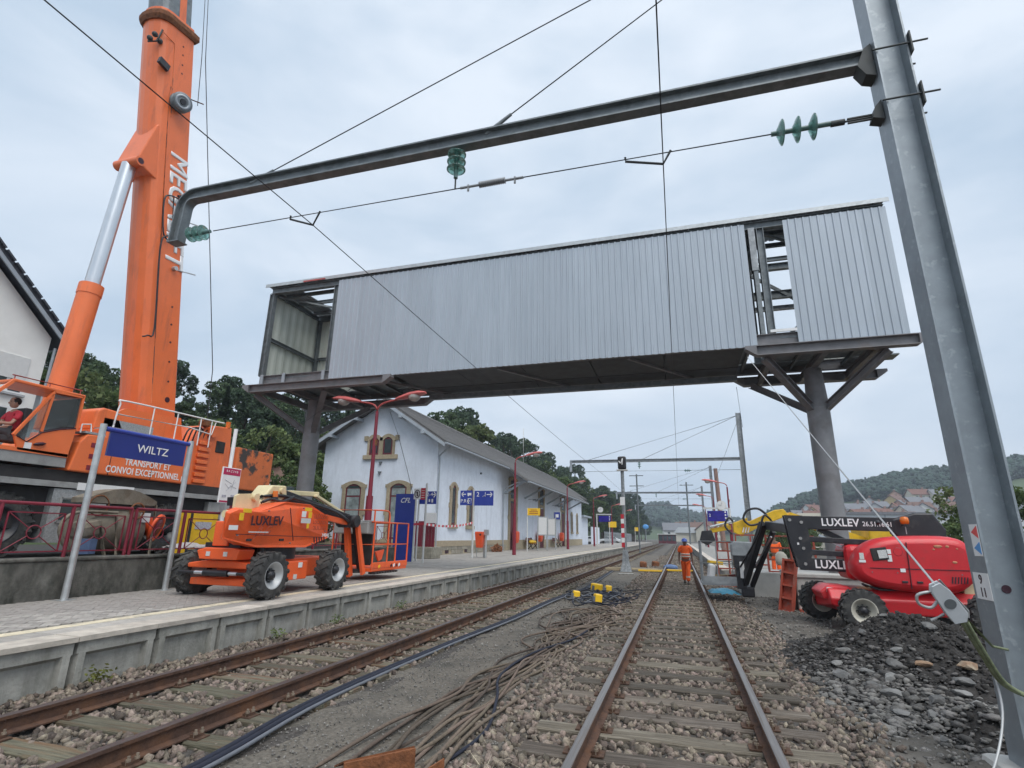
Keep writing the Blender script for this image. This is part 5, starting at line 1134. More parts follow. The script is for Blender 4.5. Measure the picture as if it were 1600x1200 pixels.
# slate courses, proud strips down the trackside slope
for (ro, ya, yb, xe) in ((r1, GY - .72, 41.6, SX + OV), (r2, 41.6, 72.0, SX + 2.35), (r3, 72.0, 81, SX + OV)):
    n = int((xe - RXm) / .32)
    for i in range(n):
        xa = RXm + i * (xe - RXm) / n; xb = RXm + (i + 1) * (xe - RXm) / n; za = RZ + sl * (xa - RXm) + .15; zb_ = RZ + sl * (xb - RXm) + .15
        mb = MB(); y = ya - random.uniform(0, .3)
        mb.prism([(xa, ya, za), (xb + .03, ya, zb_ + .018), (xb + .03, ya, zb_ + .03), (xa, ya, za + .012)], (0, yb - ya, 0)); mb.build('slate_course', 'slate', ro)
MB().cyl((RXm, GY - .7, RZ + .16), (RXm, 81, RZ + .16), .12, n=8).build('ridge', 'slate', st)
for s in (-1, 1):
    xe = SX + OV if s > 0 else GL - OV; ze = EZ + sl * OV if s > 0 else EZ - .45
    mb = MB(); mb.prism([(RXm, GY - .72, RZ - .20), (xe, GY - .72, ze - .20), (xe, GY - .72, ze + .02), (RXm, GY - .72, RZ + .02)], (0, -.05, 0)); mb.build('bargeboard', 'soffit', st)
    for f in (.33, .68): mb = MB(); x = RXm + (xe - RXm) * f; z = RZ + (ze - RZ) * f; mb.bx(x - .09, x + .09, GY - .9, GY, z - .34, z - .16); mb.build('purlin_end', 'soffit', st)
MB().prism([(RXm, GY - .7, RZ - .02), (SX + OV, GY - .7, EZ + sl * OV - .02), (SX + OV, GY - .7, EZ + sl * OV - .06), (RXm, GY - .7, RZ - .06)], (0, 12.2, 0)).build('soffit', 'soffit', st)
def gutter(y0, y1, x, z): MB().cyl((x, y0, z), (x, y1, z), .075, n=8).build('gutter', 'zinc', st)
gutter(GY - .7, 41.55, SX + OV + .06, EZ + sl * OV + .02); gutter(41.65, 72, SX + 2.41, EZ + sl * 2.35 + .02)
MB().tube(smooth_path([(SX + OV + .02, GY + .1, EZ + sl * OV - .05), (SX + .5, GY + .12, EZ - .75), (SX + .1, GY + .13, EZ - 1.1), (SX + .1, GY + .13, EZ - 1.6), (SX + .1, GY + .13, PZ)], 4), .05, 8).build('downpipe', 'zinc', st)
MB().tube(smooth_path([(SX + 2.4, 41.9, EZ + sl * 2.35), (SX + 1.5, 42.1, 5.75), (SX + .3, 42.3, 5.25), (SX + .12, 42.35, 4.9), (SX + .12, 42.35, 4.3), (SX + .12, 42.35, PZ)], 4), .055, 8).build('downpipe', 'zinc', st)
for y in (42.6, 49, 53, 58, 62, 64, 70): # canopy brackets
    mb = MB(); mb.beam((SX + .05, y, 4.9), (SX + 1.9, y, EZ + sl * 1.9 - .12), .14, .16); mb.beam((SX + .05, y, EZ + sl * .1 - .1), (SX + 2.2, y, EZ + sl * 2.2 - .1), .12, .16); mb.build('canopy_bracket', 'soffit', st)
for y in (43.0, 50.5, 61): mb = MB(); mb.tube([(SX, y, 4.9), (SX + .75, y, 4.92)], .03, 6); mb.bx(SX + .45, SX + .95, y - .07, y + .07, 4.82, 4.9); mb.build('wall_lamp', 'galv_dark', st)
for y in (37.0,): MB().cyl((SX, y, 5.9), (SX + .12, y, 5.9), .07, n=8).build('wall_fitting', 'galv_dark', st)
thin('lightning_rod', 'thin pale rod rising behind the station roof', [(RXm, 62, RZ), (RXm, 62, 14.2)], .035, 'pole_pale', 'antenna')
an = thing('annex', 'low white annex at the far end of the station building', 'annex', (-16, 84, PZ))
MB().bx(-19, SX - .3, 81.1, 88, PZ - .1, 4.4).build('wall', 'stucco', an); MB().bx(-19.2, SX + .3, 81.05, 88.3, 4.4, 4.65).build('roof', 'soffit', an)
tag(MB().bx(SX + .1, SX + .3, 88.5, 97, PZ, 3.1).build('garden_wall', 'stucco'), 'white rendered boundary wall past the end of the station building', 'wall')
thin('loose_cable', 'black cable hanging down the gable beside the upper window', [(-16.9, GY - .5, 8.9), (-16.3, GY - .3, 7.4), (-15.5, GY - .3, 5.2), (-14.9, GY - .3, 3.4)], .018)

# blue fence and hut between crane and station
fn = thing('corrugated_fence', 'pale blue corrugated metal fence between crane and station', 'fence', (-24, 26, .93))
mb = MB(); xs = np.arange(-29, -19.2, .11); vs = []
for z in (.93, 4.0): vs += [(x, 26 + .035 * (i % 2), z) for i, x in enumerate(xs)]
n = len(xs); mb.add(vs, [(i, i + 1, n + i + 1, n + i) for i in range(n - 1)]); o = mb.build('sheet', 'fence_blue', fn); o.modifiers.new('S', 'SOLIDIFY').thickness = .01
MB().bx(-29, -19.2, 25.9, 25.98, 3.98, 4.06).build('top_rail', 'galv_dark', fn)
bn = thing('banner', 'white banner with blue lettering hung on the blue fence', 'banner', (-21, 25.8, 2.6)); MB().bx(-22.6, -19.6, 25.8, 25.84, 2.5, 3.3).build('cloth', 'white_paint', bn); MB().bx(-22.6, -19.6, 25.78, 25.8, 3.2, 3.3).build('blue_edge', 'sign_blue_bright', bn)
text('lettering', 'CFL', .5, (-21.0, 25.785, 2.82), (1, 0, 0), (0, 0, 1), 'sign_blue_bright', bn)
ns = thing('square_sign', 'small white square sign with round emblem on the blue fence top', 'sign', (-22.7, 25.7, 3.6)); MB().bx(-23.05, -22.4, 25.72, 25.76, 3.45, 4.2).build('board', 'white_paint', ns); mb = MB(); mb.tube([(-22.72 + .22 * math.cos(t), 25.71, 3.83 + .26 * math.sin(t)) for t in np.linspace(0, 2 * PI, 21)], .025, 5); mb.bx(-22.78, -22.66, 25.705, 25.72, 3.7, 3.96); mb.build('emblem', 'text_dark', ns)
hu = thing('hut', 'small hut with brown hipped roof behind the blue fence', 'hut', (-26.5, 30.5, .93)); MB().bx(-29.5, -24, 29, 33, .93, 4.5).build('wall', 'wall_cream', hu)
mb = MB(); mb.loft([[V(-30, 28.5, 4.5), V(-23.5, 28.5, 4.5), V(-23.5, 33.5, 4.5), V(-30, 33.5, 4.5)], [V(-27.2, 30.6, 5.9), V(-26.2, 30.6, 5.9), V(-26.2, 31.4, 5.9), V(-27.2, 31.4, 5.9)]]); mb.build('roof', 'roof_brown', hu)

# ------------------------------------------------------------------ platform furniture
def lamp_head(parent, p, d, sc=1.0):
    p = Vector(p); d = Vector(d).normalized(); s = V(0, 0, 1).cross(d).normalized(); u = d.cross(s)
    prof = [(0, .05, .04), (.12, .09, .07), (.4, .15, .10), (.62, .14, .09), (.78, .07, .04)]
    rings = [[p + d * (t * sc) + s * (w * sc * math.cos(a)) + u * (h * sc * math.sin(a) * (1 if math.sin(a) > 0 else .25)) for a in np.linspace(0, 2 * PI, 13)[:-1]] for t, w, h in prof]
    hd_ = MB().loft(rings, smooth=True).build('lamp_head', 'lamp_shell', parent)
    g = MB(); g.ball(p + d * .48 * sc - u * .03 * sc, .15 * sc, 12, 8, (1.0, 1.0, .75)); g.build('lamp_bowl', 'lamp_glass', hd_)
def street_lamp(x, y, h, side, lab, double=False):
    o = thing('street_lamp', lab, 'lamp post', (x, y, PZ), 'maroon platform lamps')
    z0 = PZ
    MB().cyl((x, y, z0 - .05), (x, y, z0 + h * .42), .125, .11, n=12).build('lower_pole', 'maroon', o)
    MB().cyl((x, y, z0 + h * .42), (x, y, z0 + h * .93), .075, .055, n=10).build('upper_pole', 'maroon', o)
    MB().bx(x - .05, x + .09, y - .05, y + .05, z0 + h * .72, z0 + h * .755).build('junction_box', 'rust', o)
    for s in ((-1, 1) if double else (side,)):
        e = V(x + s * .75, y, z0 + h)
        MB().tube(bez((x, y, z0 + h * .925), (x, y, z0 + h * .985), (x + s * .3, y, z0 + h * .985), e, 8), .035, 7).build('arm', 'lamp_red', o)
        lamp_head(o, e - V(s * .05, 0, .01), (s, 0, .16), 1.45)
    return o
street_lamp(-9.83, 16.0, 5.66, 1, 'maroon twin-headed lamp post in front of the station gable', True)
street_lamp(-10.08, 33.8, 6.25, 1, 'maroon single lamp post before the first station door')
street_lamp(-10.3, 52.5, 6.2, 1, 'maroon single lamp post by the end of the station canopy')
street_lamp(-10.5, 71, 6.2, 1, 'maroon lamp post beside the blue platform display and clock')
street_lamp(-10.4, 90, 6.2, 1, 'small maroon lamp post past the platform display on the left')
street_lamp(-10.4, 110, 6.2, 1, 'tiny maroon lamp post near the far end of the left platform')
o = street_lamp(3.75, 45, 5.45, -1, 'lamp post with drooping red head above the right platform display')
street_lamp(3.9, 66, 5.9, -1, 'second red-headed lamp post along the right platform')
street_lamp(3.9, 86, 5.9, -1, 'farthest red-headed lamp post on the right platform')
def post(parent, x, y, z1, r=.045, m_='pole_pale', z0=PZ): return MB().cyl((x, y, z0 - .03), (x, y, z1), r, n=12).build('post', m_, parent)
def arrow(mb, x, y, z, s, k=.16):
    mb.bx(x - k, x + k, y - .006, y, z - .022, z + .022)
    for q in (-1, 1): mb.beam((x + s * k, y - .003, z), (x + s * (k - .1), y - .003, z + q * .11), .006, .05, up=(0, 1, 0)) if 0 else mb.prism([(x + s * k, y, z - .03), (x + s * k, y, z + .03), (x + s * (k - .12), y, z + q * .12 + .03), (x + s * (k - .12), y, z + q * .12 - .03)], (0, -.006, 0))
to = thing('totem_sign', 'tall blue sign panel with white CFL letters in front of the station gable', 'sign', (-11.85, 22.3, PZ))
MB().bx(-12.33, -11.36, 22.3, 22.36, PZ, 3.32).build('panel', 'sign_blue_bright', to); MB().bx(-11.35, -11.29, 22.3, 22.38, PZ, 3.34).build('edge_post', 'pole_pale', to)
text('lettering', 'CFL', .3, (-11.85, 22.294, 3.02), (1, 0, 0), (0, 0, 1), 'text_white', to, bold=.015, shear=.35)
sa = thing('notice_sign', 'white no-smoking and red notice boards on a pole before the blue totem', 'sign', (-10.42, 21.5, PZ)); post(sa, -10.42, 21.5, 3.7)
b = MB().bx(-11.02, -10.68, 21.48, 21.5, 3.02, 3.48).build('smoking_board', 'white_paint', sa)
mb = MB(); mb.tube([(-10.85 + .12 * math.cos(t), 21.475, 3.25 + .16 * math.sin(t)) for t in np.linspace(0, 2 * PI, 21)], .018, 5); mb.beam((-10.93, 21.475, 3.36), (-10.77, 21.475, 3.14), .012, .025, up=(0, 1, 0)); mb.bx(-10.88, -10.82, 21.474, 21.48, 3.15, 3.35); mb.build('symbol', 'text_dark', b)
b = MB().bx(-10.68, -10.47, 21.475, 21.495, 3.0, 3.5).build('red_board', 'sign_red', sa)
for i in range(4): MB().bx(-10.65, -10.50, 21.47, 21.475, 3.08 + i * .1, 3.1 + i * .1).build('print_line', 'text_white', b)
sc_ = thing('direction_sign', 'blue direction sign with numbers and arrow behind the red notice board', 'sign', (-10.7, 23, PZ)); post(sc_, -11.5, 23, 3.5, .04); b = MB().bx(-11.48, -10.63, 22.97, 23, 2.9, 3.48).build('board', 'sign_blue_bright', sc_)
text('lettering', '2-4', .24, (-10.96, 22.965, 3.33), (1, 0, 0), (0, 0, 1), 'text_white', b); mb = MB(); arrow(mb, -10.74, 22.966, 3.33, 1, .1); mb.bx(-11.0, -10.93, 22.96, 22.967, 3.0, 3.12); mb.bx(-10.86, -10.78, 22.96, 22.967, 2.97, 3.13); mb.build('symbols', 'text_white', b)
sb = thing('direction_sign', 'wide blue direction sign with white arrows on a pole beside the orange litter bin', 'sign', (-10.54, 27.6, PZ)); post(sb, -10.54, 27.6, 3.95, .055)
b = MB().bx(-11.3, -10.6, 27.5, 27.53, 3.1, 3.88).build('board', 'sign_blue_bright', sb); mb = MB(); arrow(mb, -11.1, 27.495, 3.68, -1, .13); mb.bx(-10.88, -10.66, 27.49, 27.497, 3.62, 3.75); mb.bx(-10.86, -10.8, 27.488, 27.49, 3.58, 3.62); mb.build('symbols', 'text_white', b)
text('lettering', 'P.R', .26, (-11.1, 27.495, 3.32), (1, 0, 0), (0, 0, 1), 'text_white', b); mb = MB(); mb.tube([(-10.86, 27.49, 3.2), (-10.66, 27.49, 3.2), (-10.66, 27.49, 3.45), (-10.86, 27.49, 3.45)], .014, 4); arrow(mb, -10.82, 27.495, 3.325, -1, .08); mb.build('symbols', 'text_white', b)
b = MB().bx(-10.48, -9.4, 27.5, 27.53, 3.08, 3.86).build('board', 'sign_blue_bright', sb); text('lettering', '2', .34, (-10.28, 27.495, 3.66), (1, 0, 0), (0, 0, 1), 'text_white', b); mb = MB(); arrow(mb, -9.62, 27.495, 3.66, 1, .16); mb.tube([(-10.0, 27.49, 3.55), (-9.92, 27.49, 3.62), (-9.86, 27.49, 3.55), (-9.86, 27.49, 3.78)], .016, 4); mb.build('symbols', 'text_white', b)
# barrier tape
tp = thing('barrier_tape', 'red and white barrier tape strung between two sign poles', 'tape', (-10.45, 24.5, 2.1))
pts = [V(-11.3, 22.2, 1.98)] + [V(-10.42, 21.42, 1.99).lerp(V(-10.54, 27.52, 2.19), t) - V(0, 0, .14 * 4 * t * (1 - t)) for t in np.linspace(0, 1, 29)]
for i in range(len(pts) - 1):
    q = MB(); tw_ = .02 * math.sin(i * 1.3); q.add([pts[i] - V(0, 0, .05), pts[i + 1] - V(0, 0, .05), pts[i + 1] + V(tw_, 0, .05), pts[i] + V(tw_, 0, .05)], [(0, 1, 2, 3)])
    o = q.build('white_stripe' if i % 2 else 'red_stripe', 'tape_white' if i % 2 else 'tape_red', tp); o.modifiers.new('S', 'SOLIDIFY').thickness = .003
lb = thing('litter_bin', 'orange litter bin on a grey post beside the blue direction sign', 'litter bin', (-10.3, 28.5, PZ))
mb = MB(); mb.loft([[V(-10.42 + a * w, 28.4 + b_ * w, z) for a, b_ in ((-1, -1), (1, -1), (1, 1), (-1, 1))] for z, w in ((.9, .15), (1.0, .17), (1.66, .225), (1.74, .21))]); mb.build('bucket', 'bin_orange', lb, bevel=.02)
mb = MB(); mb.ball((-10.33, 28.2, 1.6), .09, 10, 6, (1, .3, 1)); mb.build('opening', 'text_dark', lb)
mb = MB(); mb.cyl((-10.12, 28.5, PZ), (-10.12, 28.5, 1.82), .07, n=12); mb.cyl((-10.24, 28.62, PZ), (-10.24, 28.62, 1.0), .05, n=10); mb.bx(-10.2, -9.98, 28.4, 28.6, 1.55, 1.85); mb.build('post', 'galv_post', lb)
MB().cyl((-10.62, 28.5, PZ), (-10.62, 28.5, 1.7), .015, n=6).build('stay', 'galv_post', lb)
dp = thing('stone_plinth', 'short stone step with maroon gate panel beside the station corner', 'gate', (-12.2, 25.5, PZ)); MB().bx(-13.3, -11.8, 25.3, 26.4, PZ, .95).build('step', 'plinth_stone', dp, bevel=.03)
for i in range(9): MB().bx(-13.3 + i * .17, -13.15 + i * .17, 25.5, 25.54, .95, 2.2).build('slat', 'maroon', dp)
MB().bx(-12.2, -11.6, 25.2, 25.24, 2.1, 2.6).build('notice', 'paper', dp)
ye = thing('notice_sign', 'yellow notice board on a thin pole in front of the station doors', 'sign', (-11.2, 41.1, PZ)); post(ye, -11.22, 41.1, 3.65, .04); b = MB().bx(-11.2, -10.2, 41.05, 41.08, 3.08, 3.62).build('board', 'sign_yellow', ye)
for i in range(3): MB().bx(-11.05 + .1 * (i == 2), -10.35 - .1 * (i == 2), 41.04, 41.05, 3.2 + i * .13, 3.25 + i * .13).build('print_line', 'formwork', b)
for k, (x, y) in enumerate(((-10.75, 44.2), (-10.95, 48.2))):
    q = thing('timetable_case', ('timetable case on two grey legs nearest the yellow notice', 'timetable case on two grey legs next to the info screen')[k], 'timetable case', (x, y, PZ), 'platform timetable cases')
    for d in (-.42, .42): MB().cyl((x + d, y, PZ), (x + d, y, 3.25), .04, n=8).build('leg', 'galv_post', q)
    b = MB().bx(x - .4, x + .4, y - .03, y + .03, 1.6, 3.1).build('case', 'galv_post', q); MB().bx(x - .34, x + .34, y - .036, y - .03, 1.68, 3.02).build('poster', 'paper', b)
sn = thing('info_screen', 'blue and white information screen on a pole under the canopy edge', 'screen', (-11.2, 52, PZ)); post(sn, -11.4, 52, 3.7, .04); b = MB().bx(-11.55, -10.85, 51.9, 52.05, 3.05, 3.85).build('housing', 'galv_post', sn, bevel=.03); MB().bx(-11.48, -10.92, 51.89, 51.9, 3.12, 3.78).build('display', 'sign_blue_bright', sn); MB().bx(-11.35, -11.05, 51.88, 51.89, 3.3, 3.6).build('pictogram', 'text_white', sn)
for k, (y, lab) in enumerate(((49.5, 'red bench with a yellow bag in front of the station wall'), (60.5, 'dark red bench farther along the station wall'))):
    q = thing('bench', lab, 'bench', (-12.9, y, PZ), 'benches by the station wall')
    for i in range(3): MB().bx(-13.25 + i * .2, -13.08 + i * .2, y - 1, y + 1, .84, .88).build('seat_slat', 'bench_wood', q)
    for i in range(2): MB().bx(-13.4, -13.36, y - 1, y + 1, 1.0 + i * .2, 1.16 + i * .2).build('back_slat', 'bench_wood', q)
    for d in (-.8, .8): MB().beam((-13.2, y + d, PZ), (-12.8, y + d, .84), .06, .06).build('leg', 'hw_dark', q); MB().beam((-12.75, y + d, PZ), (-13.38, y + d, 1.4), .06, .06).build('leg', 'hw_dark', q)
mb = MB(); mb.ball((-12.95, 49.0, 1.02), .42, 12, 8, (.6, 1.3, .45)); mb.ball((-12.95, 49.9, 1.0), .3, 10, 7, (.7, 1, .5)); tag(mb.build('bag', 'sign_yellow'), 'yellow bags lying on the near station bench', 'bag')
for (y, z, lab) in ((45.1, 1.5, 'orange jackets hung at the first station door'), (53.6, 1.55, 'orange wall bin beside the second station door'), (64.2, 1.55, 'orange wall bin beside the third station door')):
    mb = MB(); mb.loft([[V(-13.3 + .2 * a * w, y + .45 * b_ * w, zz) for a, b_ in ((-1, -1), (1, -1), (1.2, 0), (1, 1), (-1, 1))] for zz, w in ((z - .55, .7), (z - .2, 1), (z + .3, 1), (z + .42, .7))]); tag(mb.build('wall_bin' if y > 50 else 'jackets', 'bin_orange', None, bevel=.04), lab, 'litter bin' if y > 50 else 'jacket')
ru = thing('dry_shrub', 'dry reddish shrub at the foot of the station plinth', 'shrub', (-12.9, 39, PZ)); mb = MB()
for i in range(260):
    a = random.uniform(0, 2 * PI); r_ = random.uniform(0, .6); z = random.uniform(0, .55) * (1 - r_ * .6); c = V(-12.95 + r_ * .6 * math.cos(a), 39 + r_ * 1.3 * math.sin(a), PZ + z); d = V(random.gauss(0, 1), random.gauss(0, 1), random.gauss(0, 1)).normalized() * .09; e = d.orthogonal().normalized() * .05; mb.quad(c - d, c + e, c + d, c - e)
mb.build('foliage', 'rust', ru)
def display(x0, x1, y, zb, zt, lab, clock_p, legx, z0):
    q = thing('platform_display', lab, 'display', (x0, y, z0)); b = MB().bx(x0, x1, y - .08, y + .08, zb, zt).build('housing', 'screen_blue', q, bevel=.02); MB().bx(x0 - .3, x1 + .1, y - .06, y + .06, zt + .12, zt + .25).build('top_beam', 'pole_pale', q)
    for lx in legx: MB().cyl((lx, y, z0 - .03), (lx, y, zt + .2), .09, n=10).build('leg', 'pole_pale', q)
    for i in range(3): MB().bx(x1 - .2, x1 - .1, y - .09, y - .08, zb + .2 + i * .22, zb + .32 + i * .22).build('digit', 'text_white', b)
    cx, cz_ = clock_p; c = MB().lathe((cx, y, cz_), (0, -1, 0), [(-.1, .36), (.1, .36), (.1, .32), (.09, .01)], 24, False).build('clock_case', 'pole_pale', q)
    MB().lathe((cx, y - .1, cz_), (0, -1, 0), [(0, .32), (.008, .32), (.008, .01)], 24, False).build('clock_face', 'paper', c); mb = MB(); mb.beam((cx, y - .115, cz_), (cx - .22, y - .115, cz_ + .05), .01, .04, up=(0, 1, 0)); mb.beam((cx, y - .115, cz_), (cx + .06, y - .115, cz_ + .27), .01, .03, up=(0, 1, 0)); mb.build('clock_hands', 'text_dark', c)
    return q
display(-10.0, -8.45, 72, 3.45, 4.2, 'blue platform display with round clock on the left platform', (-9.75, 4.98), (-10.25,), PZ)
q = display(2.15, 3.6, 45, 2.85, 3.65, 'blue platform display with clock on the right platform behind the lift basket', (3.2, 4.05), (3.75,), .34); text('lettering', '2', .3, (2.32, 44.9, 3.3), (1, 0, 0), (0, 0, 1), 'text_white', q)
for k, (x, y, lab) in enumerate(((-9.2, 80, 'yellow notice board under the left platform display'), (-9.0, 125, 'small yellow notice far along the left platform'), (4.2, 60, 'small yellow notice on the right platform'))):
    q = thing('notice_sign', lab, 'sign', (x, y, PZ)); post(q, x - .4, y, 3.6, .05); MB().bx(x - .5, x + .6, y - .03, y, 2.9, 3.7).build('board', 'sign_yellow', q)
q = thing('round_sign', 'blue pointer sign at the far end of the left platform', 'sign', (-8.5, 150, PZ)); post(q, -8.5, 150, 4, .09, 'zinc'); mb = MB(); mb.ball((-8.5, 149.9, 4.3), .8, 10, 6, (1, .2, .8)); mb.build('board', 'arrow_blue', q)
for k, (x, y) in enumerate(((-16.2, 103), (-14.0, 118))):
    q = thing('parked_car', ('white parked car beyond the station end', 'second white parked car, behind the first')[k], 'car', (x, y, .1), 'cars parked beyond the station')
    side = [(-2.1, .5), (-2.05, .95), (-1.2, 1.05), (-.6, 1.5), (.7, 1.52), (1.5, 1.08), (2.1, .95), (2.1, .5)]
    mb = MB(); mb.loft([[V(x + a, y + yy, z + PZ - .25) for a, z in side] for yy in (-.88, .88)]); mb.build('body', 'car_white', q, bevel=.08)
    for s in (-1.35, 1.35):
        for yy in (-.9, .9): MB().cyl((x + s, y + yy - .1, .48), (x + s, y + yy + .1, .48), .33, n=14).build('wheel', 'tyre', q)
    for (a, b_) in ((-.95, -.1), (0, 1.1)): MB().prism([(x + a - .25, y - .89, 1.22), (x + b_ + .1, y - .89, 1.22), (x + b_ - .2, y - .89, 1.58), (x + a + .1, y - .89, 1.58)], (0, -.01, 0)).build('side_window', 'glass_dark', q)
pf = thing('platform_fence', 'grey metal fence along the far left platform', 'fence', (-13, 110, PZ))
for i in range(36): MB().bx(-12.8, -12.7, 99 + i * 1.6, 99.12 + i * 1.6, PZ, 2.5).build('picket', 'zinc', pf)
for z in (.8, 2.2): MB().bx(-12.82, -12.78, 99, 156, z, z + .1).build('rail', 'zinc', pf)
shl = thing('waiting_shelter', 'dark red waiting shelter far down the line beside the tracks', 'shelter', (-3, 190, 0)); MB().bx(-6.8, -1.2, 190, 193, GZ, 2.6).build('wall', 'joinery', shl); MB().bx(-7.1, -.9, 189.5, 193.5, 2.6, 2.85).build('roof', 'pole_pale', shl)
for i in range(4): MB().bx(-6.6 + i * 1.4, -5.5 + i * 1.4, 189.95, 190, .6, 2.3).build('window', 'glass_dark', shl)
wb = thing('white_building', 'low white building with pale roof behind the worker helmet', 'building', (2, 300, 0)); MB().bx(-2, 10, 300, 312, GZ, 4.2).build('wall', 'wall_cream', wb)
mb = MB(); mb.prism([(-3, 299, 4.2), (11, 299, 4.2), (8.5, 299, 7), (-.5, 299, 7)], (0, 14, 0)); mb.build('roof', 'shed_metal', wb)
bp = thing('lattice_pole', 'tall thin catenary pole with crossarms standing far down the line', 'pole', (2.0, 120, 0)); MB().cyl((2.0, 120, 0), (2.0, 120, 13), .16, n=8).build('pole', 'galv_dark', bp)
for z in (12.3, 10.6): MB().bx(.6, 3.4, 119.9, 120.1, z, z + .14).build('crossarm', 'galv_dark', bp)
bp = thing('timber_pole', 'brown wooden pole rising behind the right platform clock', 'pole', (4.35, 62, 0)); MB().cyl((4.35, 62, .3), (4.15, 62, 8.9), .26, .2, n=12).build('shaft', 'brick', bp)
bp = thing('signal_gantry_pole', 'thin pole with short crossarms behind the signal mast', 'pole', (-4.1, 60, 0)); MB().cyl((-4.1, 60, 0), (-4.1, 60, 8.2), .08, n=8).build('pole', 'galv_dark', bp)
for z in (8.0, 6.9): MB().bx(-4.9, -3.4, 59.95, 60.05, z, z + .08).build('crossarm', 'galv_dark', bp)

# ------------------------------------------------------------------ signal between the tracks
sgn = thing('railway_signal', 'grey signal mast with black head and red-white bands between the tracks', 'signal', (-2.88, 30.8, GZ)); sx_, sy_ = -2.88, 30.8
MB().loft([[V(sx_ + a * w, sy_ + b_ * w, z) for a, b_ in ((-1, -1), (1, -1), (1, 1), (-1, 1))] for z, w in ((GZ, .30), (.25, .18), (.9, .13))]).build('foot', 'galv', sgn, bevel=.01)
MB().cyl((sx_, sy_, .85), (sx_, sy_, 5.25), .095, n=14).build('mast', 'galv', sgn)
MB().bx(sx_ - .22, sx_ + .24, sy_ - .22, sy_ + .12, 5.25, 5.98).build('signal_head', 'black_paint', sgn, bevel=.08)
mb = MB(); mb.tube(smooth_path([(sx_ - .16, sy_ - .24, 5.72), (sx_ - .05, sy_ - .25, 5.58), (sx_ + .06, sy_ - .25, 5.84), (sx_ + .02, sy_ - .25, 5.5)], 5), .03, 5); mb.build('plastic_wrap', 'paper', sgn)
mb = MB(); mb.bx(sx_ - .3, sx_ + .3, sy_ - .2, sy_ + .2, 5.18, 5.24); mb.build('head_bracket', 'pole_pale', sgn)
MB().bx(sx_ - .17, sx_ + .09, sy_ - .13, sy_ - .11, 3.28, 3.72).build('number_plate', 'paper', sgn)
for i in range(7): MB().bx(sx_ - .17, sx_ - .0, sy_ - .14, sy_ - .11, 1.05 + i * .25, 1.29 + i * .25).build('band', 'sign_red' if i % 2 == 0 else 'white_paint', sgn)

# ------------------------------------------------------------------ crossing planks and bits by the signal
pk = thing('plank_walkway', 'pale timber planks laid across the tracks at the signal foot', 'planks', (-2, 31.3, GZ))
for i, (x0, x1, y) in enumerate(((-4.1, -1.1, 31.5), (-4.0, -1.2, 31.85), (-1.2, -.95, 31.3), (-.8, .55, 31.6), (-.75, .5, 31.95), (-2.2, -1.0, 30.3), (-3.9, -3.2, 30.4))): MB().box(((x0 + x1) / 2, y, -.10 + .01 * (i % 3)), (x1 - x0, .28, .07), (0, 0, random.uniform(-.06, .06))).build('plank', 'plank' if i not in (3, 5) else 'sign_yellow', pk)
tag(MB().box((-2.7, 28.6, GZ + .03), (.75, .5, .05), (0, 0, .2)).build('cover_slab', 'concrete', None, bevel=.01), 'concrete cable cover lying in front of the signal', 'slab')
mb = MB(); mb.ball((-.62, 33.5, -.05), .35, 10, 6, (1.2, .8, .5)); tag(mb.build('blue_bundle', 'rag_blue'), 'small blue bundle on the planks beside the right rail', 'bundle')
for k, (x, y) in enumerate(((-2.3, 36), (-1.6, 37))): mb = MB(); mb.box((x, y, -.05), (.42, .4, .36), (.1, .1, .4 * k)); tag(mb.build('rusty_block', 'rust', None, bevel=.08), ('left rusty block on the ground behind the signal', 'right rusty block on the ground behind the signal')[k], 'block')

# ------------------------------------------------------------------ people
def skin_obj(name, nodes, edges, m_, parent, sub=2):
    """nodes: (x,y,z,rx,ry) ; one continuous skinned surface"""
    me = bpy.data.meshes.new(name); o0 = wloc(parent)
    me.from_pydata([(n[0] - o0.x, n[1] - o0.y, n[2] - o0.z) for n in nodes], edges, [])
    t = bpy.data.objects.new(name + '_tmp', me); COL.objects.link(t)
    md = t.modifiers.new('Skin', 'SKIN'); md.use_smooth_shade = True
    for i, n in enumerate(nodes):
        sv = me.skin_vertices[0].data[i]; sv.radius = (n[3], n[4] if len(n) > 4 else n[3]); sv.use_root = (i == 0)
    s2 = t.modifiers.new('Sub', 'SUBSURF'); s2.levels = sub; s2.render_levels = sub
    dg = bpy.context.evaluated_depsgraph_get(); m2 = bpy.data.meshes.new_from_object(t.evaluated_get(dg)); bpy.data.objects.remove(t)
    m2.materials.clear(); m2.materials.append(MATS[m_]); m2.polygons.foreach_set('use_smooth', [True] * len(m2.polygons))
    o = bpy.data.objects.new(name, m2); COL.objects.link(o); o.parent = parent; return o
px, py = .16, 23.5; gz = GZ + .03
wk = thing('person', 'worker in orange hi-vis suit and blue helmet walking between the rails', 'person', (px, py, gz))
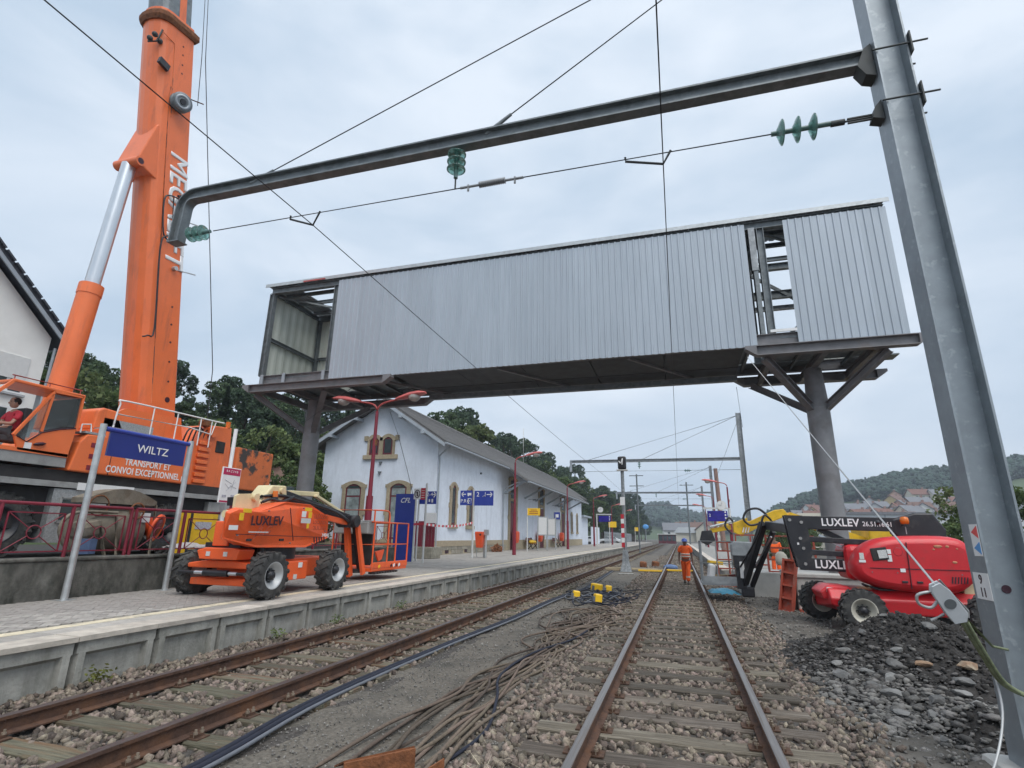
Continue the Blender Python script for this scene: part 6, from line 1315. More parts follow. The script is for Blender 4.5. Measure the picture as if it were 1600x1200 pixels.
def hand(parent, w, d, s, m_):
    """palm, four unequal fingers and a thumb"""
    w = Vector(w); d = Vector(d).normalized(); sd = V(0, 1, 0); n = [(w.x, w.y, w.z, .026, .020)]; e = []
    n.append((*(w + d * .06), .034, .02)); e.append((0, 1))
    for k, (o, l) in enumerate(((-.028, .075), (-.009, .085), (.010, .08), (.028, .06))):
        b_ = w + d * .085 + sd * o; n.append((*b_, .011, .011)); e.append((1, len(n) - 1)); n.append((*(b_ + d * l * .55 + V(-s * .008, 0, 0)), .0095, .0095)); e.append((len(n) - 2, len(n) - 1)); n.append((*(b_ + d * l + V(-s * .03, 0, 0)), .008, .008)); e.append((len(n) - 2, len(n) - 1))
    b_ = w + d * .04 - sd * .04; n.append((*b_, .012, .012)); e.append((1, len(n) - 1)); n.append((*(b_ + d * .045 - sd * .02), .009, .009)); e.append((len(n) - 2, len(n) - 1))
    return n, e
def build_person():
    q = lambda x, y, z: (px + x, py + y, gz + z)
    # body: legs, torso, arms, neck (skin), mid-stride towards the camera
    N = [(*q(0, 0, .95), .14, .10), (*q(0, -.01, 1.12), .135, .095), (*q(0, -.015, 1.30), .16, .10), (*q(0, 0, 1.42), .12, .075), (*q(0, -.01, 1.50), .055, .055),
         (*q(-.17, 0, 1.40), .06, .06), (*q(-.235, .02, 1.13), .042, .042), (*q(-.25, -.04, .90), .03, .03), (*q(.17, 0, 1.40), .06, .06), (*q(.24, .04, 1.13), .042, .042), (*q(.265, -.0, .90), .03, .03),
         (*q(-.095, 0, .88), .085, .085), (*q(-.085, .06, .48), .058, .06), (*q(-.08, .26, .12), .04, .042), (*q(.09, 0, .88), .085, .085), (*q(.07, -.12, .49), .06, .06), (*q(.05, -.16, .10), .042, .042)]
    E = [(0, 1), (1, 2), (2, 3), (3, 4), (3, 5), (5, 6), (6, 7), (3, 8), (8, 9), (9, 10), (0, 11), (11, 12), (12, 13), (0, 14), (14, 15), (15, 16)]
    for (i, s, d) in ((7, -1, (-.02, -.1, -1)), (10, 1, (.02, -.08, -1))):
        hn, he = hand(None, N[i][:3], d, s, 'skin'); b_ = len(N); N += hn[1:]; E += [((i if a == 0 else a - 1 + b_), bb - 1 + b_) for a, bb in he]
    skin_obj('body', N, E, 'skin', wk, 2)
    hdn = MB(); c = V(*q(0, -.03, 1.60))
    prof = [(-.12, .035), (-.105, .058), (-.07, .07), (-.02, .078), (.03, .082), (.08, .074), (.115, .04)]
    hdn.loft([[c + V(r * .95 * math.cos(a), (r * 1.15 * math.sin(a)) - (.012 if h < -.05 and math.sin(a) < 0 else 0), h) for a in np.linspace(0, 2 * PI, 15)[:-1]] for h, r in prof], smooth=True); hdn.mat(0)
    hdn.ball(c + V(0, -.098, -.02), .016, 6, 5, (.8, 1.1, 1.5)); hdn.ball(c + V(-.078, 0, -.01), .022, 6, 5, (.4, .8, 1.3)); hdn.ball(c + V(.078, 0, -.01), .022, 6, 5, (.4, .8, 1.3)); hdn.mat(1)
    for s in (-.03, .03): hdn.ball(c + V(s, -.084, .01), .011, 6, 5, (1.2, .6, .7))
    hdn.ball(c + V(0, -.086, -.068), .02, 6, 5, (1.2, .4, .3)); hdn.mat(1); hdn.lathe(c + V(0, .012, .015), (0, 0, 1), [(-.04, .07), (0, .083), (.05, .083)], 14); hdn.build('head', ['skin', 'hair'], wk)
    hm = MB(); hm.lathe(c + V(0, .005, .035), (0, 0, 1), [(0, .128), (.008, .13), (.012, .115), (.06, .108), (.1, .085), (.125, .045), (.132, .005)], 20); hm.box(c + V(0, -.135, .04), (.15, .07, .012)); hm.build('helmet', 'helmet_blue', wk)
    # clothing
    T = [(*q(0, 0, .93), .185, .135), (*q(0, -.01, 1.12), .172, .125), (*q(0, -.015, 1.30), .195, .128), (*q(0, 0, 1.43), .125, .085), (*q(-.19, 0, 1.40), .085, .085), (*q(-.225, .012, 1.20), .088, .088), (*q(.19, 0, 1.40), .085, .085), (*q(.228, .022, 1.20), .088, .088)]
    j = skin_obj('jacket', T, [(0, 1), (1, 2), (2, 3), (3, 4), (4, 5), (3, 6), (6, 7)], 'hivis', wk, 2)
    for z, rx, ry in ((1.06, .185, .137), (1.15, .183, .135)): MB().lathe(q(0, -.01, z - .025), (0, 0, 1), [(0, rx), (.05, rx)], 20).build('reflective_band', 'hivis_band', j).scale = (1, 1, 1)
    Tn = [(*q(0, 0, .97), .172, .125), (*q(-.095, 0, .86), .108, .108), (*q(-.088, .06, .48), .085, .085), (*q(-.08, .24, .15), .075, .075), (*q(.09, 0, .86), .108, .108), (*q(.072, -.12, .49), .085, .085), (*q(.05, -.155, .12), .08, .08)]
    t = skin_obj('trousers', Tn, [(0, 1), (1, 2), (2, 3), (0, 4), (4, 5), (5, 6)], 'hivis', wk, 2)
    MB().cyl(q(.055, -.145, .27), q(.054, -.148, .33), .083, n=14).build('reflective_band', 'hivis_band', t)
    for (x, y, z, a) in ((-.08, .27, .05, -.5), (.05, -.20, .0, .15)):
        b_ = MB(); rings = []
        for (yy, w, h) in ((.1, .035, .05), (.05, .045, .10), (-.03, .048, .08), (-.11, .046, .055), (-.16, .03, .035)): rings.append([V(*q(x + w * math.cos(t_), y + yy, z + max(0, .0 + h * math.sin(t_)) + .01 + (yy * -a * .3))) for t_ in np.linspace(0, 2 * PI, 11)[:-1]])
        b_.loft(rings, smooth=True); b_.build('boot', 'boot', wk)
build_person()
cd = thing('person', 'man in a red shirt sitting at the controls in the crane cab', 'person', (-13.95, 7.85, 3.5))
q = lambda x, y, z: (-13.95 + x, 7.85 + y, 3.5 + z)
skin_obj('body', [(*q(0, 0, .08), .13, .12), (*q(0, .02, .32), .12, .1), (*q(0, .0, .50), .1, .08), (*q(0, -.02, .60), .05, .05), (*q(.17, 0, .48), .05, .05), (*q(.2, -.12, .24), .04, .04), (*q(.14, -.36, .22), .03, .03), (*q(.13, -.44, .22), .025, .02), (*q(-.17, 0, .48), .05, .05), (*q(-.2, -.12, .24), .04, .04), (*q(-.14, -.36, .22), .03, .03), (*q(.1, -.38, .06), .08, .08), (*q(.1, -.48, -.22), .05, .05), (*q(-.1, -.38, .06), .08, .08), (*q(-.1, -.48, -.22), .05, .05)], [(0, 1), (1, 2), (2, 3), (2, 4), (4, 5), (5, 6), (6, 7), (2, 8), (8, 9), (9, 10), (0, 11), (11, 12), (0, 13), (13, 14)], 'skin_fair', cd)
skin_obj('shirt', [(*q(0, 0, .08), .155, .14), (*q(0, .02, .32), .15, .125), (*q(0, .0, .52), .11, .085), (*q(.18, 0, .48), .07, .07), (*q(.205, -.08, .32), .065, .065), (*q(-.18, 0, .48), .07, .07), (*q(-.205, -.08, .32), .065, .065)], [(0, 1), (1, 2), (2, 3), (3, 4), (2, 5), (5, 6)], 'red_cloth', cd)
skin_obj('jeans', [(*q(0, .02, .06), .15, .14), (*q(.1, -.36, .06), .095, .09), (*q(.1, -.46, -.16), .07, .07), (*q(-.1, -.36, .06), .095, .09), (*q(-.1, -.46, -.16), .07, .07)], [(0, 1), (1, 2), (0, 3), (3, 4)], 'cab_interior', cd)
mb = MB(); c = V(*q(0, -.05, .73)); mb.loft([[c + V(r * .9 * math.cos(a), r * 1.15 * math.sin(a), h) for a in np.linspace(0, 2 * PI, 15)[:-1]] for h, r in ((-.11, .04), (-.08, .065), (-.02, .08), (.04, .083), (.09, .07), (.115, .035))], smooth=True); mb.ball(c + V(0, -.1, -.02), .018, 6, 5, (.8, 1.2, 1.4)); mb.ball(c + V(.075, .0, -.01), .022, 6, 5, (.4, .8, 1.3)); mb.mat(1); mb.ball(c + V(0, .02, .035), .095, 14, 9, (.95, 1.08, 1.0)); mb.ball(c + V(.03, -.085, .02), .01, 6, 4); mb.build('head', ['skin_fair', 'hair'], cd)

# ------------------------------------------------------------------ red boom lift on the right
rg = GZ + .03
rd = thing('boom_lift', 'red and black articulated boom lift standing behind the rubble heap', 'boom lift', (4.4, 14.0, rg))
wzr = rg + .40
wheel(rd, (3.48, 13.35, wzr), .42, .34, (0, -1, 0), 'rim_cream', 18); wheel(rd, (3.05, 15.0, wzr + .02), .42, .34, (.25, -1, 0), 'rim_cream', 18)
wheel(rd, (5.62, 13.15, wzr), .42, .34, (0, -1, 0), 'rim_cream', 18); wheel(rd, (5.55, 15.1, wzr), .42, .34, (0, -1, 0), 'rim_cream', 16)
mb = MB(); mb.loft([[V(x, y, z) for (y, z) in ((13.45, .14 if x > 3.2 else .3), (13.42, .42), (13.6, .60), (14.9, .60), (15.0, .3), (14.8, .14))] for x in (2.95, 3.3, 5.2, 5.75)]); rc = mb.build('chassis', 'lift_red', rd, bevel=.03)
mb = MB(); mb.prism([(2.88, 13.7, .36), (3.4, 13.7, .42), (3.42, 13.7, .64), (3.0, 13.7, .66), (2.82, 13.7, .52)], (0, .9, 0)); mb.build('front_cover', 'lift_red', rc, bevel=.04)
MB().box((3.02, 13.69, .56), (.14, .012, .1), (0, .15, 0)).build('sticker', 'white_paint', rc); MB().box((3.3, 13.69, .5), (.06, .012, .05)).build('sticker', 'sign_yellow', rc)
RH = [(3.44, 1.10), (3.62, 1.42), (3.98, 1.63), (4.5, 1.70), (5.3, 1.69), (5.58, 1.50), (5.68, 1.07), (5.6, .88), (5.22, .60), (4.55, .58), (3.8, .68), (3.48, .88)]
def rh(y, k, kz=1.0): return [V(4.55 + (x - 4.55) * k, y, 1.14 + (z - 1.14) * k * kz) for x, z in RH]
RH = [(p.x, p.z) for p in smooth_path([(a, 0, b_) for a, b_ in RH + [RH[0]]], 4)[:-1]]
mb = MB(); mb.loft([rh(13.29, .88, .82), rh(13.31, .93, .9), rh(13.36, .97, .955), rh(13.45, .992, .985), rh(13.55, 1.0), rh(13.85, .985), rh(13.97, .95), rh(14.02, .88)], smooth=True); rhd = mb.build('hood', 'lift_red', rd)
MB().box((4.42, 13.285, 1.12), (.012, .03, .9), (0, .04, 0)).build('panel_gap', 'text_dark', rhd); MB().beam((3.72, 13.286, 1.05), (5.45, 13.286, 1.05), .012, .014).build('panel_gap', 'text_dark', rhd)
MB().box((3.93, 13.285, 1.33), (.30, .03, .25), (0, -.12, 0)).build('control_window', 'dark_under', rhd, bevel=.05); MB().box((3.98, 13.27, 1.33), (.16, .02, .16), (0, -.12, 0)).build('control_panel', 'sticker_grey', rhd)
for i in range(6): MB().box((5.12 + i * .05, 13.283, .86), (.02, .012, .13), (0, .2, 0)).build('vent_slot', 'text_dark', rhd)
for x in (3.75, 4.2, 4.75, 5.3): MB().cyl((x, 13.275, .97), (x, 13.3, .97), .012, n=6).build('bolt', 'galv_dark', rhd)
for x in (4.3, 4.56): MB().box((x, 13.275, .80), (.1, .03, .04)).build('latch', 'black_paint', rhd, bevel=.006)
mb = MB(); mb.tube(smooth_path([(3.7, 13.6, .66), (3.6, 13.5, .72), (3.9, 13.45, .62), (4.3, 13.5, .64)], 5), .02, 6); mb.build('hose', 'black_paint', rd)
mb = MB(); mb.lathe((4.27, 13.30, 1.38), (0, -1, 0), [(0, .085), (.012, .085), (.004, .06), (.006, .01)], 18); mb.build('filler_recess', 'maroon', rhd)
for (x, z, a, b_, m_) in ((4.1, 1.38, .08, .09, 'white_paint'), (4.1, 1.25, .08, .13, 'paper'), (4.30, 1.02, .09, .07, 'white_paint'), (3.60, 1.28, .08, .13, 'sticker_grey'), (3.6, 1.18, .12, .05, 'white_paint')): MB().box((x, 13.283, z), (a, .012, b_)).build('sticker', m_, rhd)
mb = MB(); mb.lathe((4.25, 13.305, 1.25), (0, -1, 0), [(0, .035), (.01, .035), (.01, .005)], 12); mb.build('round_sticker', 'paper', rhd)
for (x, z, a, b_) in ((4.98, 1.50, .16, .06), (5.14, 1.50, .07, .05), (5.22, 1.20, .09, .05), (4.9, 1.44, .05, .03), (5.3, 1.46, .04, .03)): mb = MB(); mb.ball((x, 13.288, z), .5, 8, 6, (a, .012, b_)); mb.build('scuff', 'red_scuff', rhd)
mb = MB(); mb.loft([[V(5.4 + a, y, z) for a, z in ((0, .45), (.35, .35), (.4, .6), (.25, .8), (0, .75))] for y in (13.6, 14.5)]); mb.build('rear_guard', 'cream_paint', rd, bevel=.02)
MB().bx(3.5, 5.6, 14.05, 15.0, .75, 1.5).build('far_hood', 'lift_red', rd, bevel=.12); MB().cyl((4.55, 14.2, .5), (4.55, 14.2, .7), .6, n=24).build('slew_ring', 'black_paint', rd)
def bar(name, x0, z0, x1, z1, h, y=14.3, w=.16, lab=None): return MB().beam((x0, y, z0), (x1, y, z1), w, h, up=(0, 0, 1)).build(name, 'black_paint', rd, bevel=.012)
b1 = bar('upper_boom', 2.5, 1.98, 4.9, 1.94, .30); mb = MB(); mb.prism([(4.55, 14.2, 1.76), (4.55, 14.2, 2.06), (5.0, 14.2, 2.2), (5.35, 14.2, 2.2), (5.55, 14.2, 1.85), (5.5, 14.2, 1.5), (4.7, 14.2, 1.55)], (0, .3, 0)); mb.build('boom_pivot_cover', 'black_paint', rd, bevel=.04)
text('lettering', 'LUXLEV', .235, (3.52, 14.215, 1.975), (1, 0, -.015), (0, 0, 1), 'text_white', b1, bold=.022, sx=.9); text('lettering', '26.51.16.61', .145, (4.26, 14.215, 1.945), (1, 0, -.015), (0, 0, 1), 'text_white', b1, bold=.006, sx=.86)
b2 = bar('lower_boom', 2.6, 1.06, 4.2, 1.03, .27); text('lettering', 'LUXLEV', .25, (3.3, 14.215, 1.05), (1, 0, -.015), (0, 0, 1), 'text_white', b2, bold=.022, sx=.9)
bar('link_bar', 2.6, 1.62, 4.6, 1.52, .12); bar('link_bar', 2.65, 1.33, 4.4, 1.24, .12); MB().beam((3.1, 14.45, 1.85), (4.3, 14.45, 1.2), .1, .12).build('boom_cylinder', 'black_paint', rd); MB().beam((3.1, 14.4, 1.7), (3.7, 14.4, 1.35), .05, .05).build('cylinder_rod', 'chrome', rd)
kn = MB(); kn.prism([(2.38, 14.2, 2.14), (2.76, 14.2, 2.13), (2.84, 14.2, 1.9), (2.88, 14.2, 1.3), (2.74, 14.2, .93), (2.55, 14.2, .98), (2.45, 14.2, 1.5)], (0, .06, 0)); kn.prism([(2.38, 14.44, 2.14), (2.76, 14.44, 2.13), (2.84, 14.44, 1.9), (2.88, 14.44, 1.3), (2.74, 14.44, .93), (2.55, 14.44, .98), (2.45, 14.44, 1.5)], (0, .06, 0)); kno = kn.build('knuckle', 'black_paint', rd)
for (x, z) in ((2.48, 2.03), (2.72, 1.98), (2.66, 1.62), (2.70, 1.4), (2.7, 1.06)): MB().cyl((x, 14.17, z), (x, 14.55, z), .035, n=10).build('pivot_pin', 'grey_chassis', kno)
MB().box((2.6, 14.19, 1.5), (.04, .012, .05)).build('sticker', 'white_paint', kno)
MB().cyl((4.72, 14.0, 1.74), (4.72, 14.0, 1.95), .01, n=6).build('beacon_stalk', 'galv_post', rd); mb = MB(); mb.cyl((4.72, 14.0, 1.9), (4.72, 14.0, 1.95), .085, n=14); mb.build('beacon_base', 'black_paint', rd); MB().lathe((4.72, 14.0, 1.95), (0, 0, 1), [(0, .08), (.08, .085), (.14, .075), (.16, .03)], 16).build('beacon', 'beacon', rd)
MB().ball((4.2, 13.97, 1.98), .05, 8, 6).build('work_lamp', 'black_paint', rd)
# jib reaching back to the basket
J0, J1, J2 = V(2.55, 14.5, 1.83), V(2.32, 16.4, 1.95), V(1.78, 17.7, .22)
MB().beam(J0, J1, .16, .22).build('jib_link', 'black_paint', rd, bevel=.02); MB().beam(J1 + V(-.12, .02, .05), J2 + V(-.1, 0, .05), .16, .2).build('jib_arm', 'black_paint', rd, bevel=.02); MB().beam(J1 + V(.12, .05, -.15), J2 + V(.1, .0, 0), .10, .13).build('jib_arm', 'black_paint', rd, bevel=.02)
MB().tube([J1 + V(.03, -.1, -.3), J1.lerp(J2, .6) + V(.02, -.1, 0)], .028, 8).build('jib_piston', 'chrome', rd); MB().box(J2 + V(0, 0, -.1), (.34, .3, .28)).build('jib_head', 'black_paint', rd, bevel=.04); mb = MB(); mb.tube(smooth_path([J1 + V(.1, -.1, .1), J1 + V(-.1, -.15, .25), J1 + V(-.3, .0, -.3), J2 + V(-.2, -.1, .5)], 5), .03, 5); mb.build('hoses', 'black_paint', rd)
x0, x1, y0, y1 = .58, 1.55, 17.6, 19.2
bk = MB(); rail_loop(bk, x0, x1, y0, y1, 1.50, .02); rail_loop(bk, x0, x1, y0, y1, .88, .016)
for (x, y) in ((x0, y0), (x1, y0), (x1, y1), (x0, y1), (1.0, y0), (x0, 18.4), (x1, 18.4)): bk.cyl((x, y, .30), (x, y, 1.5), .02, n=6)
bk.build('basket_rails', 'mesh_grey', rd); mb = MB(); mb.bx(x0 - .03, x1 + .3, y0 - .02, y1, .27, .32); mb.bx(x0, x1 + .25, y0 - .03, y0, .31, .52); mb.build('basket_floor', 'mesh_grey', rd)
cbx = MB(); cbx.prism([(1.42, y0 - .12, 1.10), (2.1, y0 - .12, 1.10), (2.1, y0 - .12, 1.40), (2.02, y0 - .12, 1.5), (1.5, y0 - .12, 1.52), (1.42, y0 - .12, 1.42)], (0, .45, 0)); cbo = cbx.build('control_box', 'mesh_grey', rd, bevel=.03); MB().bx(1.46, 2.06, y0 - .1, y0 + .25, .78, 1.1).build('control_bracket', 'black_paint', rd); MB().bx(1.6, 1.72, y0 - .13, y0 - .12, .5, .95).build('panel', 'paper', rd)
mb = MB(); mb.bx(1.5, 1.75, y0 - .05, y0 + .3, .2, .78); mb.build('basket_mount', 'black_paint', rd)
# clutter inside and around the basket
tag(MB().box((.83, 17.9, .60), (.18, .3, .5), (.1, .15, .2)).build('white_canister', 'paper', None, bevel=.05), 'white canister standing in the grey lift basket', 'canister')
wp_ = thing('timber_offcuts', 'short timber offcuts piled in the grey lift basket', 'timber', (1.1, 18.3, .32))
for i in range(7): MB().box((.95 + .08 * i, 18.2 + .1 * (i % 3), .40 + .05 * (i % 3)), (.7, .1, .06), (0, random.uniform(-.15, .15), random.uniform(-.6, .6))).build('timber', 'bench_wood' if i % 2 else 'plank', wp_)
tag(MB().box((1.02, 18.9, .85), (.42, .3, .1), (0, .1, .2)).build('yellow_case', 'sign_yellow', None, bevel=.02), 'flat yellow case on the far rail of the grey basket', 'case')

# ------------------------------------------------------------------ foundation, formwork, digger arm, tarp
fo = thing('foundation_block', 'new pale concrete foundation block behind the red lift', 'foundation', (4.4, 17.6, GZ)); MB().bx(2.88, 6.4, 16.6, 18.8, GZ - .1, .64).build('block', 'new_concrete', fo, bevel=.03); MB().bx(2.84, 6.44, 16.56, 18.84, .62, .72).build('cap', 'new_concrete', fo, bevel=.02)
MB().bx(2.86, 3.5, 16.4, 16.6, GZ - .02, GZ + .06).build('form_board', 'formwork', fo); MB().bx(2.82, 2.87, 16.7, 18.7, GZ - .02, .55).build('side_painted_shade', 'dark_under', fo)  # second piece: dark sheet painting the shade on the block's side
b2_ = thing('concrete_base', 'lower pale concrete base behind the black jib arm', 'foundation', (2.5, 20.5, GZ)); MB().bx(1.9, 3.3, 20, 22, GZ - .1, .55).build('block', 'new_concrete', b2_, bevel=.03)
def form_panel(root, M_, w, h, nx, nz, d=.1, face=True):
    """steel-framed panel made of frame, ribs and face, placed by matrix M_"""
    def bxm(nm, x0, x1, y0, y1, z0, z1, m_='formwork'):
        q = MB().bx(x0, x1, y0, y1, z0, z1); q.v = [tuple(M_ @ Vector(p)) for p in q.v]; q.build(nm, m_, root)
    if face: bxm('face', 0, w, d - .012, d, 0, h)
    for i in range(nx + 1): x = i * (w - .05) / nx; bxm('stud', x, x + .05, 0, d - .014, 0, h)
    for k in range(nz + 1): z = k * (h - .05) / nz; bxm('rib', .052, w - .052, .012, d - .016, z, z + .05)
fp = thing('formwork_panel', 'narrow red formwork panel leaning against the concrete block like a ladder', 'formwork', (2.5, 17.2, GZ)); form_panel(fp, Matrix.Translation((2.36, 16.55, GZ)) @ Euler((R(-10), R(7), R(-30))).to_matrix().to_4x4(), .36, 1.35, 1, 4, .14)
for k, (x, y, w_, h_, a, lab) in enumerate(((2.75, 20.2, 1.5, 1.95, .05, 'big red ribbed formwork panel standing behind the narrow leaning one'), (1.35, 23.4, .9, 1.7, .1, 'red formwork panel behind the grey lift basket'), (2.2, 25, 1.2, 2.0, -.1, 'farther red formwork panel beside the yellow digger arm'))):
    q = thing('formwork_panel', lab, 'formwork', (x, y, GZ)); form_panel(q, Matrix.Translation((x, y, GZ)) @ Euler((R(-6), 0, a)).to_matrix().to_4x4(), w_, h_, 2, 5, .1, False)
mb = MB(); vs = []
for j in range(13):
    for i in range(19):
        u, v = i / 18, j / 12; r_ = max(0, 1 - (2 * u - 1) ** 4) * max(0, 1 - (2 * v - 1) ** 2); vs.append((.8 + u * .98 + .05 * math.sin(7 * v), 20.1 + v * .85, GZ + .02 + .20 * r_ * (1 - .45 * u) + .03 * math.sin(9 * u + 4 * v) * r_))
mb.add(vs, [(j * 19 + i, j * 19 + i + 1, (j + 1) * 19 + i + 1, (j + 1) * 19 + i) for j in range(12) for i in range(18)], True); tag(mb.build('tarpaulin', 'tarp_blue'), 'crumpled turquoise blue tarpaulin bundle on the ground by the right rail', 'tarpaulin')
mb = MB(); mb.loft([[V(3.05 + r_ * math.cos(t) * (1 + .12 * math.sin(3 * t + z * 9)), 19.6 + .8 * r_ * math.sin(t), z) for t in np.linspace(0, 2 * PI, 15)[:-1]] for z, r_ in ((.8, .12), (.86, .19), (1.0, .18), (1.12, .15), (1.2, .09), (1.22, .02))], smooth=True); tag(mb.build('white_sack', 'wall_cream'), 'pale sack by the big red formwork panel', 'sack')
dg_ = thing('excavator_arm', 'yellow excavator boom with hoses reaching left behind the black lift', 'excavator', (6, 30, 0))
mb = MB(); mb.prism([(5.2, 29.8, 2.75), (5.0, 29.8, 3.05), (4.6, 29.8, 3.0), (3.4, 29.8, 2.45), (2.95, 29.8, 2.5), (2.85, 29.8, 2.2), (3.2, 29.8, 1.85), (3.9, 29.8, 2.2)], (0, .4, 0)); mb.build('boom', 'machine_yellow', dg_, bevel=.03)
mb = MB(); mb.prism([(3.3, 29.75, 2.62), (2.6, 29.75, 2.35), (2.6, 29.75, 1.9), (3.0, 29.75, 1.7), (3.25, 29.75, 2.1)], (0, .5, 0)); mb.build('stick', 'machine_yellow', dg_, bevel=.03); MB().beam((2.5, 30, 2.15), (1.5, 30, 1.95), .3, .22).build('stick_end', 'machine_yellow', dg_, bevel=.03)
MB().cyl((2.7, 29.8, 2.45), (1.5, 29.8, 2.15), .05, n=8).build('hydraulic_ram', 'chrome', dg_); mb = MB(); mb.tube(smooth_path([(4.2, 29.7, 2.75), (3.8, 29.6, 3.05), (3.3, 29.6, 2.95), (3.1, 29.6, 2.55), (3.4, 29.6, 2.25), (4.0, 29.6, 2.4)], 5), .06, 6); mb.tube(smooth_path([(2.6, 29.6, 2.4), (2.4, 29.5, 2.6), (2.2, 29.5, 2.2), (2.5, 29.5, 1.8)], 5), .05, 6); mb.build('hoses', 'black_paint', dg_)
mb = MB(); mb.prism([(1.55, 29.6, 2.0), (1.1, 29.6, 1.95), (.95, 29.6, 1.45), (1.3, 29.6, 1.25), (1.7, 29.6, 1.5)], (0, .8, 0)); mb.build('grapple', 'black_paint', dg_, bevel=.03)
for i in range(3): MB().box((3.05 + .12 * i, 29.72, 2.02), (.05, .02, .26), (0, .3, 0)).build('stripe', 'tape_white', dg_)
MB().beam((5.2, 30, 2.7), (9.5, 31, 1.2), .4, .4).build('boom_base', 'machine_yellow', dg_); MB().bx(8.6, 11.5, 30, 33, .3, 2.4).build('house', 'machine_yellow', dg_, bevel=.1); MB().bx(8.2, 11.8, 29.8, 33.4, GZ, .35).build('crawler_tracks', 'tyre', dg_, bevel=.15)
for k, (x, y, lab) in enumerate(((4.05, 27.5, 'worker in orange behind the black jib arm, only half visible'),)):
    q_ = thing('person', lab, 'person', (x, y, 0)); skin_obj('body', [(x, y, 1.0, .14, .1), (x, y, 1.4, .13, .1), (x, y, 1.6, .05, .05), (x, y, 1.72, .09, .1), (x - .2, y, 1.45, .05, .05), (x - .26, y, 1.1, .04, .04), (x + .2, y, 1.45, .05, .05), (x + .26, y, 1.1, .04, .04), (x - .1, y, .6, .09, .09), (x - .1, y, .0, .05, .05), (x + .1, y, .6, .09, .09), (x + .1, y, .0, .05, .05)], [(0, 1), (1, 2), (2, 3), (1, 4), (4, 5), (1, 6), (6, 7), (0, 8), (8, 9), (0, 10), (10, 11)], 'skin', q_)
    skin_obj('jacket', [(x, y, .95, .18, .13), (x, y, 1.42, .18, .13), (x - .2, y, 1.42, .08, .08), (x - .26, y, 1.15, .07, .07), (x + .2, y, 1.42, .08, .08), (x + .26, y, 1.15, .07, .07)], [(0, 1), (1, 2), (2, 3), (1, 4), (4, 5)], 'hivis', q_)
    skin_obj('trousers', [(x, y, 1.0, .17, .13), (x - .1, y, .6, .1, .1), (x - .1, y, .1, .08, .08), (x + .1, y, .6, .1, .1), (x + .1, y, .1, .08, .08)], [(0, 1), (1, 2), (0, 3), (3, 4)], 'hivis', q_)

# ------------------------------------------------------------------ rubble heap
def heap(x, y):
    a = math.exp(-(((x - 3.05) / 1.05) ** 2 + ((y - 9.9) / 1.5) ** 2)); b_ = math.exp(-(((x - 2.75) / .28) ** 2 + ((y - 6.9) / .35) ** 2)); c = math.exp(-(((x - 2.5) / .8) ** 2 + ((y - 8.0) / 1.0) ** 2))
    d = math.exp(-(((x - 3.55) / .75) ** 2 + ((y - 8.9) / 1.2) ** 2)); return .70 * a + .24 * b_ + .1 * c + .18 * d
nx_, ny_ = 130, 200; xs = np.linspace(1.4, 6.2, nx_); ys = np.linspace(5.8, 14.0, ny_); vs = []
for y in ys:
    for x in xs:
        h = heap(x, y); vs.append((x, y, GZ - .03 + h + rng.uniform(-1, 1) * .022 * min(1, h * 5) + .03 * min(1, h * 4) * math.sin(x * 11 + 3 * math.sin(y * 5)) * math.sin(y * 9 + 2 * math.sin(x * 7))))
f = np.array([(j * nx_ + i, j * nx_ + i + 1, (j + 1) * nx_ + i + 1, (j + 1) * nx_ + i) for j in range(ny_ - 1) for i in range(nx_ - 1)])
rb = thing('rubble_heap', 'heap of black soil and grey broken stones in front of the red lift', 'rubble', (3.2, 9, GZ)); o = link_mesh('soil_mound', np_mesh('soil_mound', np.array(vs) - np.array((3.2, 9, GZ)), f, 'soil'), rb)
n = 6000; p = np.stack([rng.normal(2.3, .6, n), rng.normal(8.35, 1.2, n), np.zeros(n)], 1); k = (p[:, 0] > 1.5) & (p[:, 1] > 6.1) & (p[:, 0] < 5.6); p = p[k]; keep = rng.uniform(0, 1, len(p)) < np.clip(1.15 - np.clip(p[:, 0] - 2.05 - (8.3 - p[:, 1]) * .22, 0, 9) * 1.05 - np.clip(p[:, 1] - 9, 0, 3) * .12, .05, 1); p = p[keep]; s = np.exp(rng.normal(-3.85, .55, len(p))); s = np.clip(s, .006, .075)
p[:, 2] = [GZ - .02 + heap(a, b_) + c * .25 for (a, b_, _), c in zip(p, s)]; k = (p[:, 1] + .9 * (p[:, 0] - 2.2) + rng.normal(0, .25, len(p)) > 8.35)
for nm_, kk, m_ in (('slate_chips', k, 'slate_chip'), ('loose_stones', ~k, 'rubble')):
    o = link_mesh(nm_, rocks_mesh(nm_, p[kk] - np.array((3.2, 9, GZ)), s[kk] * (.8 if nm_ == 'slate_chips' else 1.05), m_, .42), rb); o['kind'] = 'stuff'
n = 3800; q_ = np.stack([rng.normal(3.1, .85, n), rng.normal(9.7, 1.2, n), np.zeros(n)], 1); q_ = q_[(q_[:, 0] > 1.5) & (q_[:, 1] > 6.4)]; sq_ = np.clip(np.exp(rng.normal(-3.9, .5, len(q_))), .006, .07); q_[:, 2] = [GZ - .025 + heap(a, b_) + c * .1 for (a, b_, _), c in zip(q_, sq_)]
for nm_, sel, m_ in (('clods', rng.uniform(0, 1, len(q_)) < .7, 'soil'), ('slate_chips', None, 'slate_chip')):
    if sel is None: sel = ~last_
    last_ = sel; o = link_mesh(nm_, rocks_mesh(nm_, q_[sel] - np.array((3.2, 9, GZ)), sq_[sel] * (1.2 if m_ == 'soil' else .8), m_, .6 if m_ == 'soil' else .42), rb); o['kind'] = 'stuff'
